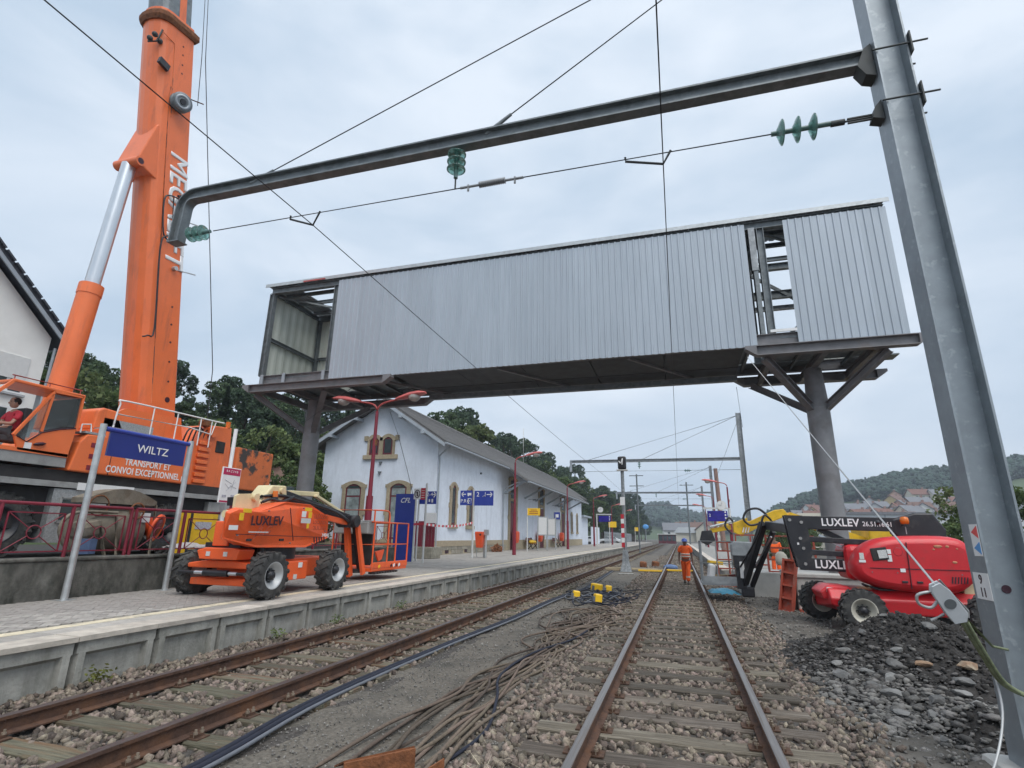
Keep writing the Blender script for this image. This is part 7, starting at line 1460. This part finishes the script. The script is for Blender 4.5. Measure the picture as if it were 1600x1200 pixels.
def boulder(k, c, r, sq):
    r_ = np.random.default_rng(k); bm = bmesh.new(); bmesh.ops.create_icosphere(bm, subdivisions=2, radius=1)
    pl_ = [(r_.normal(size=3), r_.uniform(.45, .8)) for _ in range(11)]
    for v in bm.verts:
        for d, h in pl_:
            d = d / np.linalg.norm(d); t = float(np.dot(v.co, d))
            if t > h: v.co -= Vector(d) * (t - h)
        v.co = Vector((v.co.x * sq[0], v.co.y * sq[1], v.co.z * sq[2])) * r
    me = bpy.data.meshes.new('boulder'); bm.to_mesh(me); bm.free(); me.materials.append(MATS['boulder' if k not in (5, 17) else 'boulder_brown']); return link_mesh('boulder', me, rb, Vector(c) - V(3.2, 9, GZ), (0, 0, k * 1.3))
mat('boulder', (0.175, 0.172, 0.165), 0.85, var=0.3, scale=6, bump=0.5, bscale=18, rnd=0.35, col2=(0.10, 0.10, 0.098), c2pos=(.5, .7), c2scale=4); mat('boulder_brown', (0.25, 0.16, 0.10), 0.85, var=0.3, scale=6, bump=0.5, bscale=18, col2=(0.36, 0.30, 0.22), c2pos=(.5, .65), c2scale=5)
bl = [(2.05, 7.75, .15), (2.42, 7.55, .165), (2.72, 7.75, .13), (2.2, 8.15, .12), (2.85, 8.0, .16), (2.62, 8.35, .13), (2.35, 8.5, .15), (2.05, 8.45, .11), (1.82, 8.95, .12), (1.75, 8.5, .13), (2.0, 9.3, .13), (3.05, 9.2, .17), (2.75, 6.7, .16), (2.25, 7.2, .11), (2.0, 7.25, .10), (2.9, 7.4, .13), (2.5, 8.8, .12), (3.05, 8.3, .15), (2.1, 6.6, .09), (1.95, 8.05, .12), (2.6, 7.1, .10), (3.3, 7.8, .12), (2.75, 9.9, .10), (2.35, 9.6, .10)]
for k, (x, y, r_) in enumerate(bl): boulder(k, (x + .12, y, GZ + heap(x + .12, y) + r_ * .05), r_ * .85, (1.2, .8, .45 + .25 * (k % 3 == 0)))

# ------------------------------------------------------------------ tension winch on the mast
gy = thing('hand_winch', 'silver ratchet hand winch tied to the mast with a green strap', 'winch', (1.85, 4.95, 1.1))
W0, W1 = V(1.79, 4.93, 1.27), V(1.97, 5.02, .98); wd = (W1 - W0).normalized(); ws = V(.86, -.15, .5).normalized(); wn = wd.cross(ws).normalized(); ws = wn.cross(wd)
def wpt(a, b_, c): return W0 + wd * a + ws * b_ + wn * c
for c_ in (-.03, .014):
    mb = MB(); mb.prism([wpt(a, b_, c_) for a, b_ in ((-.02, -.03), (.02, -.055), (.2, -.062), (.28, -.055), (.30, .02), (.25, .06), (.06, .055), (-.02, .03))], wn * .012); mb.build('side_plate', 'shed_metal', gy, bevel=.004)
MB().cyl(wpt(.14, 0, -.03), wpt(.14, 0, .03), .038, n=14).build('drum', 'galv_dark', gy); MB().tube([wpt(.0, 0, -.032), wpt(.27, .03, -.034), wpt(.28, -.03, -.034), wpt(.02, -.035, -.034)], .007, 5).build('frame_rib', 'wire_pale', gy)
MB().tube([wpt(-.02, .045, -.02), wpt(.26, .075, -.02), wpt(.30, .05, -.02)], .008, 6).build('handle_bar', 'wire_pale', gy)
mb = MB(); mb.tube([wpt(.05, -.02, -.03), wpt(.2, -.02, -.03)], .01, 6); mb.tube([wpt(.2, -.06, -.035), wpt(.22, .05, -.035)], .016, 8); mb.build('lever', 'galv_dark', gy); mb = MB(); mb.box(wpt(.075, .01, -.036), (.05, .012, .035)); mb.build('label_sticker', 'sign_yellow', gy)
mb = MB(); mb.tube(smooth_path([wpt(.02, -.05, 0), wpt(.0, -.14, 0), wpt(.06, -.17, 0), wpt(.12, -.12, 0), wpt(.1, -.06, 0)], 4), .011, 6); mb.tube([wpt(.2, -.07, 0), wpt(.2, -.17, .0)], .012, 6); mb.build('hook', 'wire_pale', gy)
mb = MB()
for o_ in (0, .022): mb.tube(smooth_path([wpt(.28, 0 + o_, 0), V(2.15 + o_, 5.35, .78), V(2.40 + o_, 5.70, .50), V(2.62, 5.74, .40), V(2.86, 5.76, .38)], 6), .018, 5)
mb.build('green_strap', 'strap_green', gy); MB().tube([wpt(.29, .03, 0), V(2.3, 5.5, .8), V(2.52, 5.79, .74)], .01, 5).build('second_strap', 'strap_green', gy)
thin('guy_wire', 'pale steel guy wire running from the footbridge head down to the hand winch', [(2.19, 15.85, 6.62), tuple(W0)], .009, 'wire_pale')
thin('loose_wire', 'pale loose wire hanging in a curve from the winch to the ground by the mast', [tuple(p) for p in smooth_path([(2.36, 5.72, .60), (2.34, 5.66, .3), (2.15, 5.45, .02), (1.85, 5.1, -.15), (1.5, 4.7, -.2)], 6)], .010, 'wire_pale')

# ------------------------------------------------------------------ ropes, hoses and cables between the tracks
def ground_path(pts, jz=.012): return smooth_path([(x, y, GZ + .02 + z) for x, y, z in pts], 5)
for k, off in enumerate((0, .065, .12)):
    pts = [(-3.62 + off * .9, 2.4, .01), (-3.66 + off, 3.9, .02), (-3.86 + off, 5.69, .02), (-3.80 + off * .8, 8.9, .01), (-3.64 + off, 12.0, .01), (-3.60 + off * 1.2, 15.7, .01), (-3.3 + off, 19.5, .02), (-3.45 + off, 24, .0), (-3.7 + off, 32, .0)]
    tag(MB().tube(ground_path([(a, b_, c + .025) for a, b_, c in pts]), .028 if k < 2 else .018, 7).build('hose', 'hose_blue' if k < 2 else 'cable_grey'), ('thick dark blue hose along the left track, nearest to the rail', 'thick dark blue hose running beside the first one', 'thin grey cable running along the two blue hoses')[k], 'hose', 'hoses along the left track')
rp_ = thing('rope_heap', 'tangle of brown ropes spread on the ground between the tracks', 'rope', (-2.4, 9, GZ)); rr = random.Random(5)
for k in range(21):
    a = rr.uniform(-.25, .3); y0 = rr.uniform(3.3, 4.6) if k < 12 else rr.uniform(5.5, 8); xs0 = -2.62 + a + (k % 5) * .13; top = rr.uniform(11.5, 14.5)
    pts = [(xs0, y0, 0)]; x = xs0; y = y0
    while y < top:
        y += rr.uniform(.7, 1.3); t = (y - y0) / (top - y0); x = xs0 * (1 - t) + (-2.25 + rr.uniform(-.3, .75)) * t + rr.uniform(-.16, .16); pts.append((x, y, rr.uniform(.0, .055)))
    if k % 2: # loop back
        for j in range(3): pts.append((x + .3 + .18 * math.sin(j * 1.4) + rr.uniform(0, .3), y + .5 - j * rr.uniform(.6, 1.2), rr.uniform(.02, .06)))
    MB().tube(ground_path(pts), .017, 6).build('rope', 'rope_brown', rp_)
for k in range(9):
    cx, cy = -2.2 + rr.uniform(-.35, .35), 12.6 + rr.uniform(-1.3, 1.2); rx, ry = rr.uniform(.3, .6), rr.uniform(.8, 1.7)
    MB().tube(ground_path([(cx + rx * math.cos(t) * (1 + .15 * math.sin(3 * t)), cy + ry * math.sin(t), rr.uniform(.01, .06)) for t in np.linspace(rr.uniform(0, 3), 6.5 + rr.uniform(0, 1), 11)]), .016, 6).build('rope', 'rope_brown', rp_)
tag(MB().tube(ground_path([(-2.05, 4.2, .0), (-1.9, 4.75, .01), (-1.85, 5.4, .02), (-2.05, 6.3, .05), (-2.3, 7.2, .06), (-2.25, 8.6, .06), (-1.9, 10, .05), (-1.8, 11.5, .03)]), .017, 6).build('black_cable', 'hose_blue'), 'single black cable curling over the brown ropes', 'cable')
ch_ = thing('cable_heap', 'heap of blue-black cables coiled between the tracks', 'cable', (-2.5, 17.5, GZ))
for k in range(22):
    cx, cy = -2.45 + rr.uniform(-.55, .75), 17.3 + rr.uniform(-1.6, 1.6); rx, ry = rr.uniform(.2, .65), rr.uniform(.4, 1.3)
    MB().tube(ground_path([(cx + rx * math.cos(t) * (1 + .2 * math.sin(2 * t)), cy + ry * math.sin(t), rr.uniform(.02, .14)) for t in np.linspace(rr.uniform(0, 3), 6.5 + rr.uniform(0, 3), 14)]), .015, 5).build('cable_loop', 'hose_blue' if k % 4 else 'cable_grey', ch_)
for k, (x, y, a) in enumerate(((-2.95, 16.2, .3), (-2.75, 18.9, -.3), (-2.3, 18.4, .1), (-2.25, 15.6, .5))):
    q_ = thing('junction_box', ('yellow socket box at the left of the cable heap', 'largest yellow socket box at the back of the cable heap', 'small yellow socket box at the back right of the cable heap', 'yellow socket box at the front of the cable heap')[k], 'socket box', (x, y, GZ), 'yellow socket boxes on the cable heap', 0)
    w_ = .2 if k != 1 else .36; MB().box((x, y, GZ + .18), (w_, .2, .22), (0, .12, a)).build('case', 'sign_yellow', q_, bevel=.03); MB().box((x - .1, y - .09, GZ + .16), (.07, .08, .15), (0, .12, a)).build('sockets', 'cable_grey', q_)
rs = thing('rusty_plates', 'two rusty steel angle plates at the bottom edge between the tracks', 'steel scrap', (-2.1, 4.0, GZ))
MB().prism([(-2.42, 3.9, GZ), (-2.02, 4.22, GZ), (-2.02, 4.22, GZ + .24), (-2.42, 3.9, GZ + .20)], (.015, -.012, 0)).build('angle_plate', 'rust', rs); MB().prism([(-2.42, 3.9, GZ + .20), (-2.02, 4.22, GZ + .24), (-2.16, 4.32, GZ + .16), (-2.56, 4.0, GZ + .12)], (0, 0, .012)).build('angle_plate', 'rust', rs); MB().prism([(-1.98, 3.95, GZ), (-1.78, 4.22, GZ), (-1.78, 4.22, GZ + .2), (-1.95, 3.97, GZ + .12)], (.012, -.01, 0)).build('small_plate', 'rust', rs)
gr = thing('dry_grass', 'wisps of dry grass among the stones by the rusty plates', 'grass', (-1.4, 4.3, GZ)); gr['kind'] = 'stuff'; mb = MB()
for i in range(130):
    x, y = rr.gauss(-1.45, .22), rr.gauss(4.3, .15); a = rr.uniform(0, 6.3); l = rr.uniform(.06, .2); d = V(math.cos(a) * l, math.sin(a) * l, rr.uniform(.01, .1)); mb.add([(x, y, GZ + .03), (x + .004, y + .004, GZ + .03), tuple(V(x, y, GZ + .04) + d)], [(0, 1, 2)])
mb.build('blades', 'tactile', gr)
for k, (x, y) in enumerate(((-6.55, 5.15), (-6.5, 8.1), (-6.48, 9.7), (-6.45, 12.2))):
    q_ = thing('weed', ('small yellow-green weed at the platform foot, leftmost', 'small green weed at the platform foot, second from the left', 'small green weed at the platform foot, third from the left', 'small weed at the platform foot below the lift basket')[k], 'weed', (x, y, GZ), 'weeds along the platform wall'); mb = MB()
    for i in range(46):
        c = V(x + rr.gauss(.03, .05), y + rr.gauss(0, .08), GZ + .1 + rr.uniform(0, .16)); d = V(rr.gauss(0, 1), rr.gauss(0, 1), rr.gauss(0, .6)).normalized() * .03; e = d.orthogonal().normalized() * .014; mb.quad(c - d, c + e, c + d, c - e)
    mb.build('leaves', 'leaf_yellow' if k == 0 else 'leaf_pale', q_)

# ------------------------------------------------------------------ trees
def leaf_cloud(centres, radii, per, size, seed, squash=.8):
    r = np.random.default_rng(seed); P = []
    for c, rad in zip(centres, radii):
        n = int(per * rad ** 2); d = r.normal(size=(n, 3)); d /= np.linalg.norm(d, axis=1)[:, None]
        P.append(np.asarray(c) + d * (rad * r.uniform(.55, 1.05, n) ** .6)[:, None] * np.array((1, 1, squash)))
    P = np.concatenate(P); n = len(P)
    a = r.normal(size=(n, 3)); a /= np.linalg.norm(a, axis=1)[:, None]; b_ = np.cross(a, r.normal(size=(n, 3))); b_ /= np.linalg.norm(b_, axis=1)[:, None]
    s = size * r.uniform(.6, 1.4, n)[:, None]
    v = np.stack([P - a * s, P + b_ * s * .6, P + a * s, P - b_ * s * .6], 1).reshape(-1, 3); f = np.arange(n * 4).reshape(-1, 4)
    return v, f
def tree_proto(seed, h, cw, leaf, per=150, size=.2, base=.25):
    r = random.Random(seed); mb = MB(); mb.tube([(0, 0, -.3), (r.uniform(-.1, .1), r.uniform(-.1, .1), h * .3), (r.uniform(-.3, .3), r.uniform(-.3, .3), h * .62), (0, 0, h * .85)], [h * .022, h * .017, h * .011, h * .004], 7)
    C, Q = [], []
    for i in range(64):
        t = r.uniform(base, 1); z = h * t; w = cw * math.sin(PI * min(1, (t - base) / (1 - base) * .82 + .15)) ** .7; a = r.uniform(0, 2 * PI); d = w * math.sqrt(r.uniform(.05, 1.15)); q = r.uniform(.07, .19) * cw * 1.3
        C.append((d * math.cos(a), d * math.sin(a), min(z, h - q * .6))); Q.append(q)
        if i < 9: mb.tube([(0, 0, z * .75), (C[-1][0] * .5, C[-1][1] * .5, z * .88), C[-1]], [h * .008, h * .005, h * .002], 5)
    tm = mb.mesh('trunk', 'bark'); v, f = leaf_cloud(C, Q, per, size, seed); return tm, np_mesh('crown', v, f, leaf)
def conifer_proto(seed, h, w, leaf):
    r = np.random.default_rng(seed); n = 3600; t = r.uniform(.06, 1, n) ** .8; a = r.uniform(0, 2 * PI, n); rad = w * (1 - t) * (.75 + .25 * np.sin(t * 60)) * r.uniform(.35, 1, n) ** .5
    P = np.stack([rad * np.cos(a), rad * np.sin(a), h * t - rad * .25], 1); d = np.stack([np.cos(a), np.sin(a), -.35 + 0 * a], 1) * .28; e = np.stack([-np.sin(a), np.cos(a), r.uniform(-.3, .3, n)], 1) * .12
    v = np.stack([P - d, P + e, P + d, P - e], 1).reshape(-1, 3); mb = MB(); mb.tube([(0, 0, -.3), (0, 0, h * .95)], [h * .016, .03], 7); return mb.mesh('trunk', 'bark'), np_mesh('crown', v, np.arange(n * 4).reshape(-1, 4), leaf)
PROT = {'dark': tree_proto(1, 11, 3.6, 'leaf_dark', 340, .165), 'mid': tree_proto(2, 10, 3.6, 'leaf_mid', 340, .165), 'deep': tree_proto(3, 12, 3.4, 'leaf_deep', 340, .165), 'pale': tree_proto(4, 8.5, 2.6, 'leaf_pale', 200, .19), 'con': conifer_proto(5, 13, 3.0, 'leaf_deep'), 'bush': tree_proto(6, 4.6, 2.3, 'leaf_mid', 420, .12, .05), 'bushp': tree_proto(7, 5.2, 1.7, 'leaf_pale', 330, .11, .05), 'yel': tree_proto(8, 4.4, 1.5, 'leaf_yellow', 300, .11, .08)}
def tree(kind, x, y, z, s, lab, group=None, name='tree', sz=None):
    t = thing(name, lab, 'tree', (x, y, z), group); t.rotation_euler = (0, 0, random.uniform(0, 6.28)); t.scale = (s, s, sz or s); tm, cm = PROT[kind]
    link_mesh('trunk', tm, t); link_mesh('crown', cm, t); return t
# the wooded bank behind crane and station
def bank(x, y): return .8 + max(0, min(1, (-x - 24) / 26)) ** .9 * 10.5
gxs = np.linspace(-130, -23, 40); gys = np.linspace(12, 420, 70); vs = np.array([(x, y, bank(x, y) + rng.uniform(-.3, .3) - .2) for y in gys for x in gxs]); f = np.array([(j * 40 + i, j * 40 + i + 1, (j + 1) * 40 + i + 1, (j + 1) * 40 + i) for j in range(69) for i in range(39)])
o = link_mesh('hillside', np_mesh('hillside', vs, f, 'grass_hill')); o['kind'] = 'structure'
WL = 'dark leafy tree in the dense wood on the bank behind crane and station'; WG = 'trees of the wooded bank'
rt_ = random.Random(21)
for row, (xb, kinds) in enumerate(((-29, ('mid', 'dark', 'mid', 'deep')), (-35, ('dark', 'deep', 'dark', 'con')), (-43, ('deep', 'dark', 'deep', 'deep')))):
    y = 17 + row * 3.5
    while y < 62 + row * 14:
        x = xb + rt_.uniform(-1.8, 1.8); s = rt_.uniform(.70, .9) * (.8 if row == 0 else .98) * ((.66 if y < 31 else .84 if y < 52 else 1) if row else (.85 if y < 31 else 1)); tree(kinds[rt_.randrange(4)], x, y, bank(x, y) - .3, s, WL, WG); y += rt_.uniform(2.6, 3.8)
for i in range(26):
    y = 66 + i * 9.0; x = -28 - rt_.uniform(0, 7) + min(10, i * .45); tree(('dark', 'deep', 'mid', 'deep')[i % 4], x, y, bank(x, y), rt_.uniform(1.15, 1.5) * (1 + i * .008), 'tall dark tree in the long wood behind the station roof ridge', 'trees behind the station roof')
for i in range(18):
    y = 100 + i * 13; x = -19.5 - rt_.uniform(0, 3.5) + i * .12; tree(('mid', 'dark', 'deep')[i % 3], x, y, .4, rt_.uniform(.9, 1.2), 'green tree lining the left side of the line beyond the station', 'trees lining the far left of the line')
tree('pale', -25, 64, bank(-25, 64), 1.62, 'pale green airy tree rising above the station roof ridge')
for i, (x, y, k, s) in enumerate(((-23.6, 22.5, 'bush', 1.15), (-24.6, 25.8, 'bushp', .9), (-21.5, 23.4, 'bush', .75), (-26.0, 19.2, 'bush', 1.0), (-22.6, 28.3, 'bush', 1.0), (-19.5, 24.9, 'bush', .8))):
    tree(k, x, y, .9, s, 'green shrub at the foot of the wooded bank behind the crane', 'shrubs below the wooded bank', 'shrub')
# shrubs behind the red lift
for i in range(24):
    y = 17.5 + i * 2.1; x = -26.6 - rt_.uniform(0, 1.2); tree('bush' if i % 3 else 'bushp', x, y, bank(x, y) - .2, rt_.uniform(.95, 1.35), 'leafy undergrowth shrub in front of the wood on the bank', 'undergrowth below the wooded bank', 'shrub')
for i, (x, y, k, s, lab) in enumerate(((12.0, 28.5, 'bush', .74, 'dense green shrub behind the red lift, left of the mast'), (13.9, 29.5, 'bush', .9, 'green shrub half hidden behind the mast'), (12.9, 31.5, 'bushp', .84, 'tall pale shrub sticking up behind the green one beside the mast'), (11.6, 32, 'yel', .66, 'yellowish thin shrub behind the black lift arm'), (11.2, 27, 'bush', .55, 'low green bush right behind the red hood'))): tree(k, x, y, GZ, s, lab, None, 'shrub')
for i in range(7): x = 6.6 + i * 1.1; tree('bush', x + 3, 62 + i * 3, GZ, .7, 'low green bush beyond the right platform', 'bushes beyond the right platform', 'shrub')

# ------------------------------------------------------------------ hills, wood on them, and the town
SKY_X = np.array([30, 60, 84, 102, 122, 145, 168, 191, 212, 238, 254, 330, 600]); SKY_Z = np.array([8, 14, 24, 33, 39, 44, 49, 52, 54, 57, 61, 70, 80])
def hill(x, y):
    t = max(0.0, min(1.0, (y - 230) / 270.0)); s = float(np.interp(x * 500 / max(y, 230), SKY_X, SKY_Z)); lo = min(1, max(0, (x * 500 / max(y, 230) - 35) / 40))
    return GZ - .6 + lo * (s * (.30 * min(1, t * 2.6) + .70 * max(0, (t - .35) / .65) ** 1.25))
gxs = np.linspace(12, 560, 60); gys = np.linspace(180, 640, 46); vs = np.array([(x, y, hill(x, min(y, 505)) - max(0, y - 505) * .12) for y in gys for x in gxs]); f = np.array([(j * 60 + i, j * 60 + i + 1, (j + 1) * 60 + i + 1, (j + 1) * 60 + i) for j in range(45) for i in range(59)])
o = link_mesh('hill', np_mesh('hill', vs, f, 'grass_hill')); o['kind'] = 'structure'
def far_hill(x, y): return float(np.interp(x, [-260, -120, -75, -55, -38, -18, -2, 28, 65, 110, 180, 400], [60, 50, 43, 40, 46, 47, 38, 30, 25, 18, 22, 10])) * max(0, min(1, (y - 560) / 340)) ** .8 - 1
gxs = np.linspace(-400, 420, 80); gys = np.linspace(550, 1000, 24); vs = np.array([(x * 1.0, y, far_hill(x * 900 / y, y)) for y in gys for x in gxs]); f = np.array([(j * 80 + i, j * 80 + i + 1, (j + 1) * 80 + i + 1, (j + 1) * 80 + i) for j in range(23) for i in range(79)])
o = link_mesh('hill', np_mesh('hill', vs, f, 'grass_hill')); o['kind'] = 'structure'
def wood(name, pos, h, lab):
    n = len(pos); K = 5; P = np.repeat(pos, K, 0); H = np.repeat(h, K); P = P + np.stack([rng.normal(0, .22, n * K) * H, rng.normal(0, .22, n * K) * H, rng.uniform(.25, .95, n * K) * H], 1)
    me = rocks_mesh(name, P, H * rng.uniform(.13, .3, n * K), 'forest', .9); o = link_mesh(name, me); tag(o, lab, 'wood', kind='stuff'); return o
n = 5600; x = rng.uniform(40, 330, n); y = rng.uniform(405, 512, n); k = (y > 425 - 20 * np.sin(x * .05)) & (x * 500 / y > 72); x, y = x[k], y[k]
wood('hill_wood', np.stack([x, y, [hill(a, min(b_, 505)) for a, b_ in zip(x, y)]], 1), rng.uniform(4, 8, len(x)), 'dark wooded ridge above the town on the right')
n = 420; x = rng.uniform(35, 190, n); y = rng.uniform(232, 395, n); k = (x * 300 / y > 44); x, y = x[k], y[k]
wood('town_trees', np.stack([x, y, [hill(a, b_) for a, b_ in zip(x, y)]], 1), rng.uniform(2, 5, len(x)), 'scattered tree crowns among the hillside houses')
n = 4200; x = rng.uniform(-220, 240, n); y = rng.uniform(620, 930, n)
wood('far_wood', np.stack([x, y, [far_hill(a * 900 / b_, b_) for a, b_ in zip(x, y)]], 1), rng.uniform(7, 13, len(x)), 'dark wooded hill closing the view down the tracks')
HW = ('wall_white', 'wall_cream', 'wall_ochre', 'wall_grey', 'wall_pink'); HR = ('roof_red', 'roof_grey', 'roof_brown'); NW = ('white', 'cream', 'ochre', 'grey', 'pink'); NR = ('red', 'grey', 'brown')
def small_house(x, y, w, d, h, rot, wi, ri, k, lab, gable=True):
    z = hill(x, y) if x > 20 else GZ; t = thing('house', lab, 'house', (x, y, z), 'houses on the far hillside'); c, s = math.cos(rot), math.sin(rot)
    q = lambda a, b_, e: (x + a * c - b_ * s, y + a * s + b_ * c, z + e); rh_ = h + d * .38
    mb = MB(); mb.prism([q(-w / 2, -d / 2, -3), q(-w / 2, d / 2, -3), q(-w / 2, d / 2, h), q(-w / 2, 0, rh_), q(-w / 2, -d / 2, h)], Vector(q(w / 2, 0, 0)) - Vector(q(-w / 2, 0, 0))); mb.build('wall', HW[wi], t)
    for sg_ in (-1, 1): mb = MB(); mb.prism([q(-w / 2 - .5, sg_ * (d / 2 + .6), h - .3), q(-w / 2 - .5, 0, rh_ + .12), q(-w / 2 - .5, 0, rh_ + .4), q(-w / 2 - .5, sg_ * (d / 2 + .6), h)], Vector(q(w / 2 + 1, 0, 0)) - Vector(q(-w / 2, 0, 0))); r_ = mb.build('roof', HR[ri], t)
    MB().box(q(w * .2, 0, rh_ + .6), (.9, .9, 1.6)).build('chimney', 'brick', r_)
    for fl in range(2 if h > 4.5 else 1):
        for i in range(3): MB().box(q((i - 1) * w * .3, -d / 2 - .03, 1.6 + fl * 2.7), (1.3, .12, 1.4), (0, 0, rot)).build('window', 'glass_dark', t)
    return t
hs = [(58, 292, 9, 8, 5.0, .3, 1, 2), (64, 300, 9, 8, 5, 1.5, 2, 1), (69, 305, 8, 8, 5.5, 1.5, 0, 2), (74, 300, 9, 8, 4.5, .2, 4, 0), (52, 310, 8, 8, 5, .4, 3, 1), (60, 330, 9, 8, 5, 1.2, 1, 1), (68, 345, 10, 8, 5, .2, 0, 1),
      (84, 305, 11, 8, 5, .1, 4, 0), (92, 318, 9, 8, 4, .2, 0, 0), (99, 312, 8, 8, 5.5, 1.4, 3, 1), (105, 310, 12, 9, 5.5, .5, 1, 1), (113, 300, 12, 9, 5.5, 1.3, 0, 1), (120, 306, 12, 10, 5.5, .2, 4, 1), (127, 298, 13, 10, 6, .3, 2, 1), (136, 300, 14, 10, 6, .4, 3, 1), (88, 285, 10, 7, 4.5, .1, 0, 2), (97, 282, 10, 7, 4.5, .2, 1, 2), (106, 284, 9, 7, 5, .1, 0, 2), (114, 276, 9, 7, 5, .1, 2, 1), (122, 278, 12, 9, 7, .2, 2, 2), (79, 330, 9, 8, 4.5, .4, 4, 2),
      (150, 300, 12, 9, 6, .3, 1, 0), (158, 310, 11, 9, 6, .2, 0, 2), (146, 278, 12, 8, 6, .1, 1, 2), (154, 284, 11, 9, 6, .5, 0, 0), (110, 335, 9, 8, 5, .3, 0, 0), (90, 345, 9, 8, 5, .7, 1, 2)]
rh2 = random.Random(3)
for i in range(34):
    q = rh2.uniform(.20, .50); y = rh2.uniform(262, 392); hs.append((q * y, y, rh2.uniform(9, 13), rh2.uniform(7, 9), rh2.uniform(4.5, 6.5), rh2.uniform(0, 1.5), rh2.randrange(5), rh2.randrange(3)))
USED = set()
for k, (x, y, w_, d_, h_, r_, wi, ri) in enumerate(hs):
    zone = 'left of the footbridge column' if x / y < .235 else 'between the footbridge column and the shrub' if x / y < .40 else 'beside the catenary mast' if x / y < .47 else 'right of the catenary mast'
    y = y + (k * 37 % 5) * 9 - 8 if k < 27 else y; row = 'low on' if y < 290 else 'midway up' if y < 330 else 'high on'
    for t_ in range(15):
        lab = '%s house with %s roof %s the hillside %s' % (NW[wi], NR[ri], row, zone)
        if lab not in USED: break
        wi = (wi + 1) % 5; ri = (ri + (wi == 0)) % 3
    else: continue
    USED.add(lab); small_house(x, y, w_ * .92, d_ * .9, h_ * .95, r_, wi, ri, k, lab)
for (x, y, w_, d_, h_, r_, wi, ri, lab) in ((-2, 330, 14, 10, 6, .1, 0, 1, 'white house under the far hill beyond the tracks'), (6, 350, 16, 10, 7, .1, 3, 2, 'grey house under the far hill beyond the tracks'), (14, 300, 10, 9, 6, 1.2, 1, 0, 'cream house under the far hill beside the distant masts')): small_house(x, y, w_, d_, h_, r_, wi, ri, 0, lab)
sd_ = thing('industrial_shed', 'long pale metal shed behind the black boom of the lift', 'shed', (52, 150, 0)); MB().bx(34, 76, 148, 165, GZ, 7.6).build('wall', 'shed_metal', sd_); MB().bx(33.5, 76.5, 147.5, 165.5, 7.6, 8.2).build('roof', 'roof_grey', sd_); MB().bx(28, 34, 150, 160, GZ, 8.0).build('office', 'wall_cream', sd_); MB().bx(29.2, 32.4, 149.95, 150, 5.0, 6.6).build('window', 'glass_dark', sd_)
for x in (36, 46, 56, 66): MB().bx(x, x + .3, 147.9, 148, GZ, 7.6).build('pilaster', 'zinc', sd_)

# ------------------------------------------------------------------ thin haze in the valley air
mb = MB(); mb.bx(-720, 720, -80, 1090, -2.3, 110); hz = mb.build('haze', 'paper'); hz.data.materials.clear(); hz['kind'] = 'stuff'; hz['label'] = 'thin bluish haze filling the valley air'; hz['category'] = 'haze'
hm_ = bpy.data.materials.new('haze_air'); hm_.use_nodes = True; ht = hm_.node_tree; ht.nodes.clear()
ho_ = ht.nodes.new('ShaderNodeOutputMaterial'); hv_ = ht.nodes.new('ShaderNodeVolumePrincipled'); hv_.inputs['Color'].default_value = (0.80, 0.88, 1.0, 1); hv_.inputs['Density'].default_value = 0.0005; hv_.inputs['Anisotropy'].default_value = 0.2
ht.links.new(hv_.outputs[0], ho_.inputs['Volume']); hz.data.materials.append(hm_)
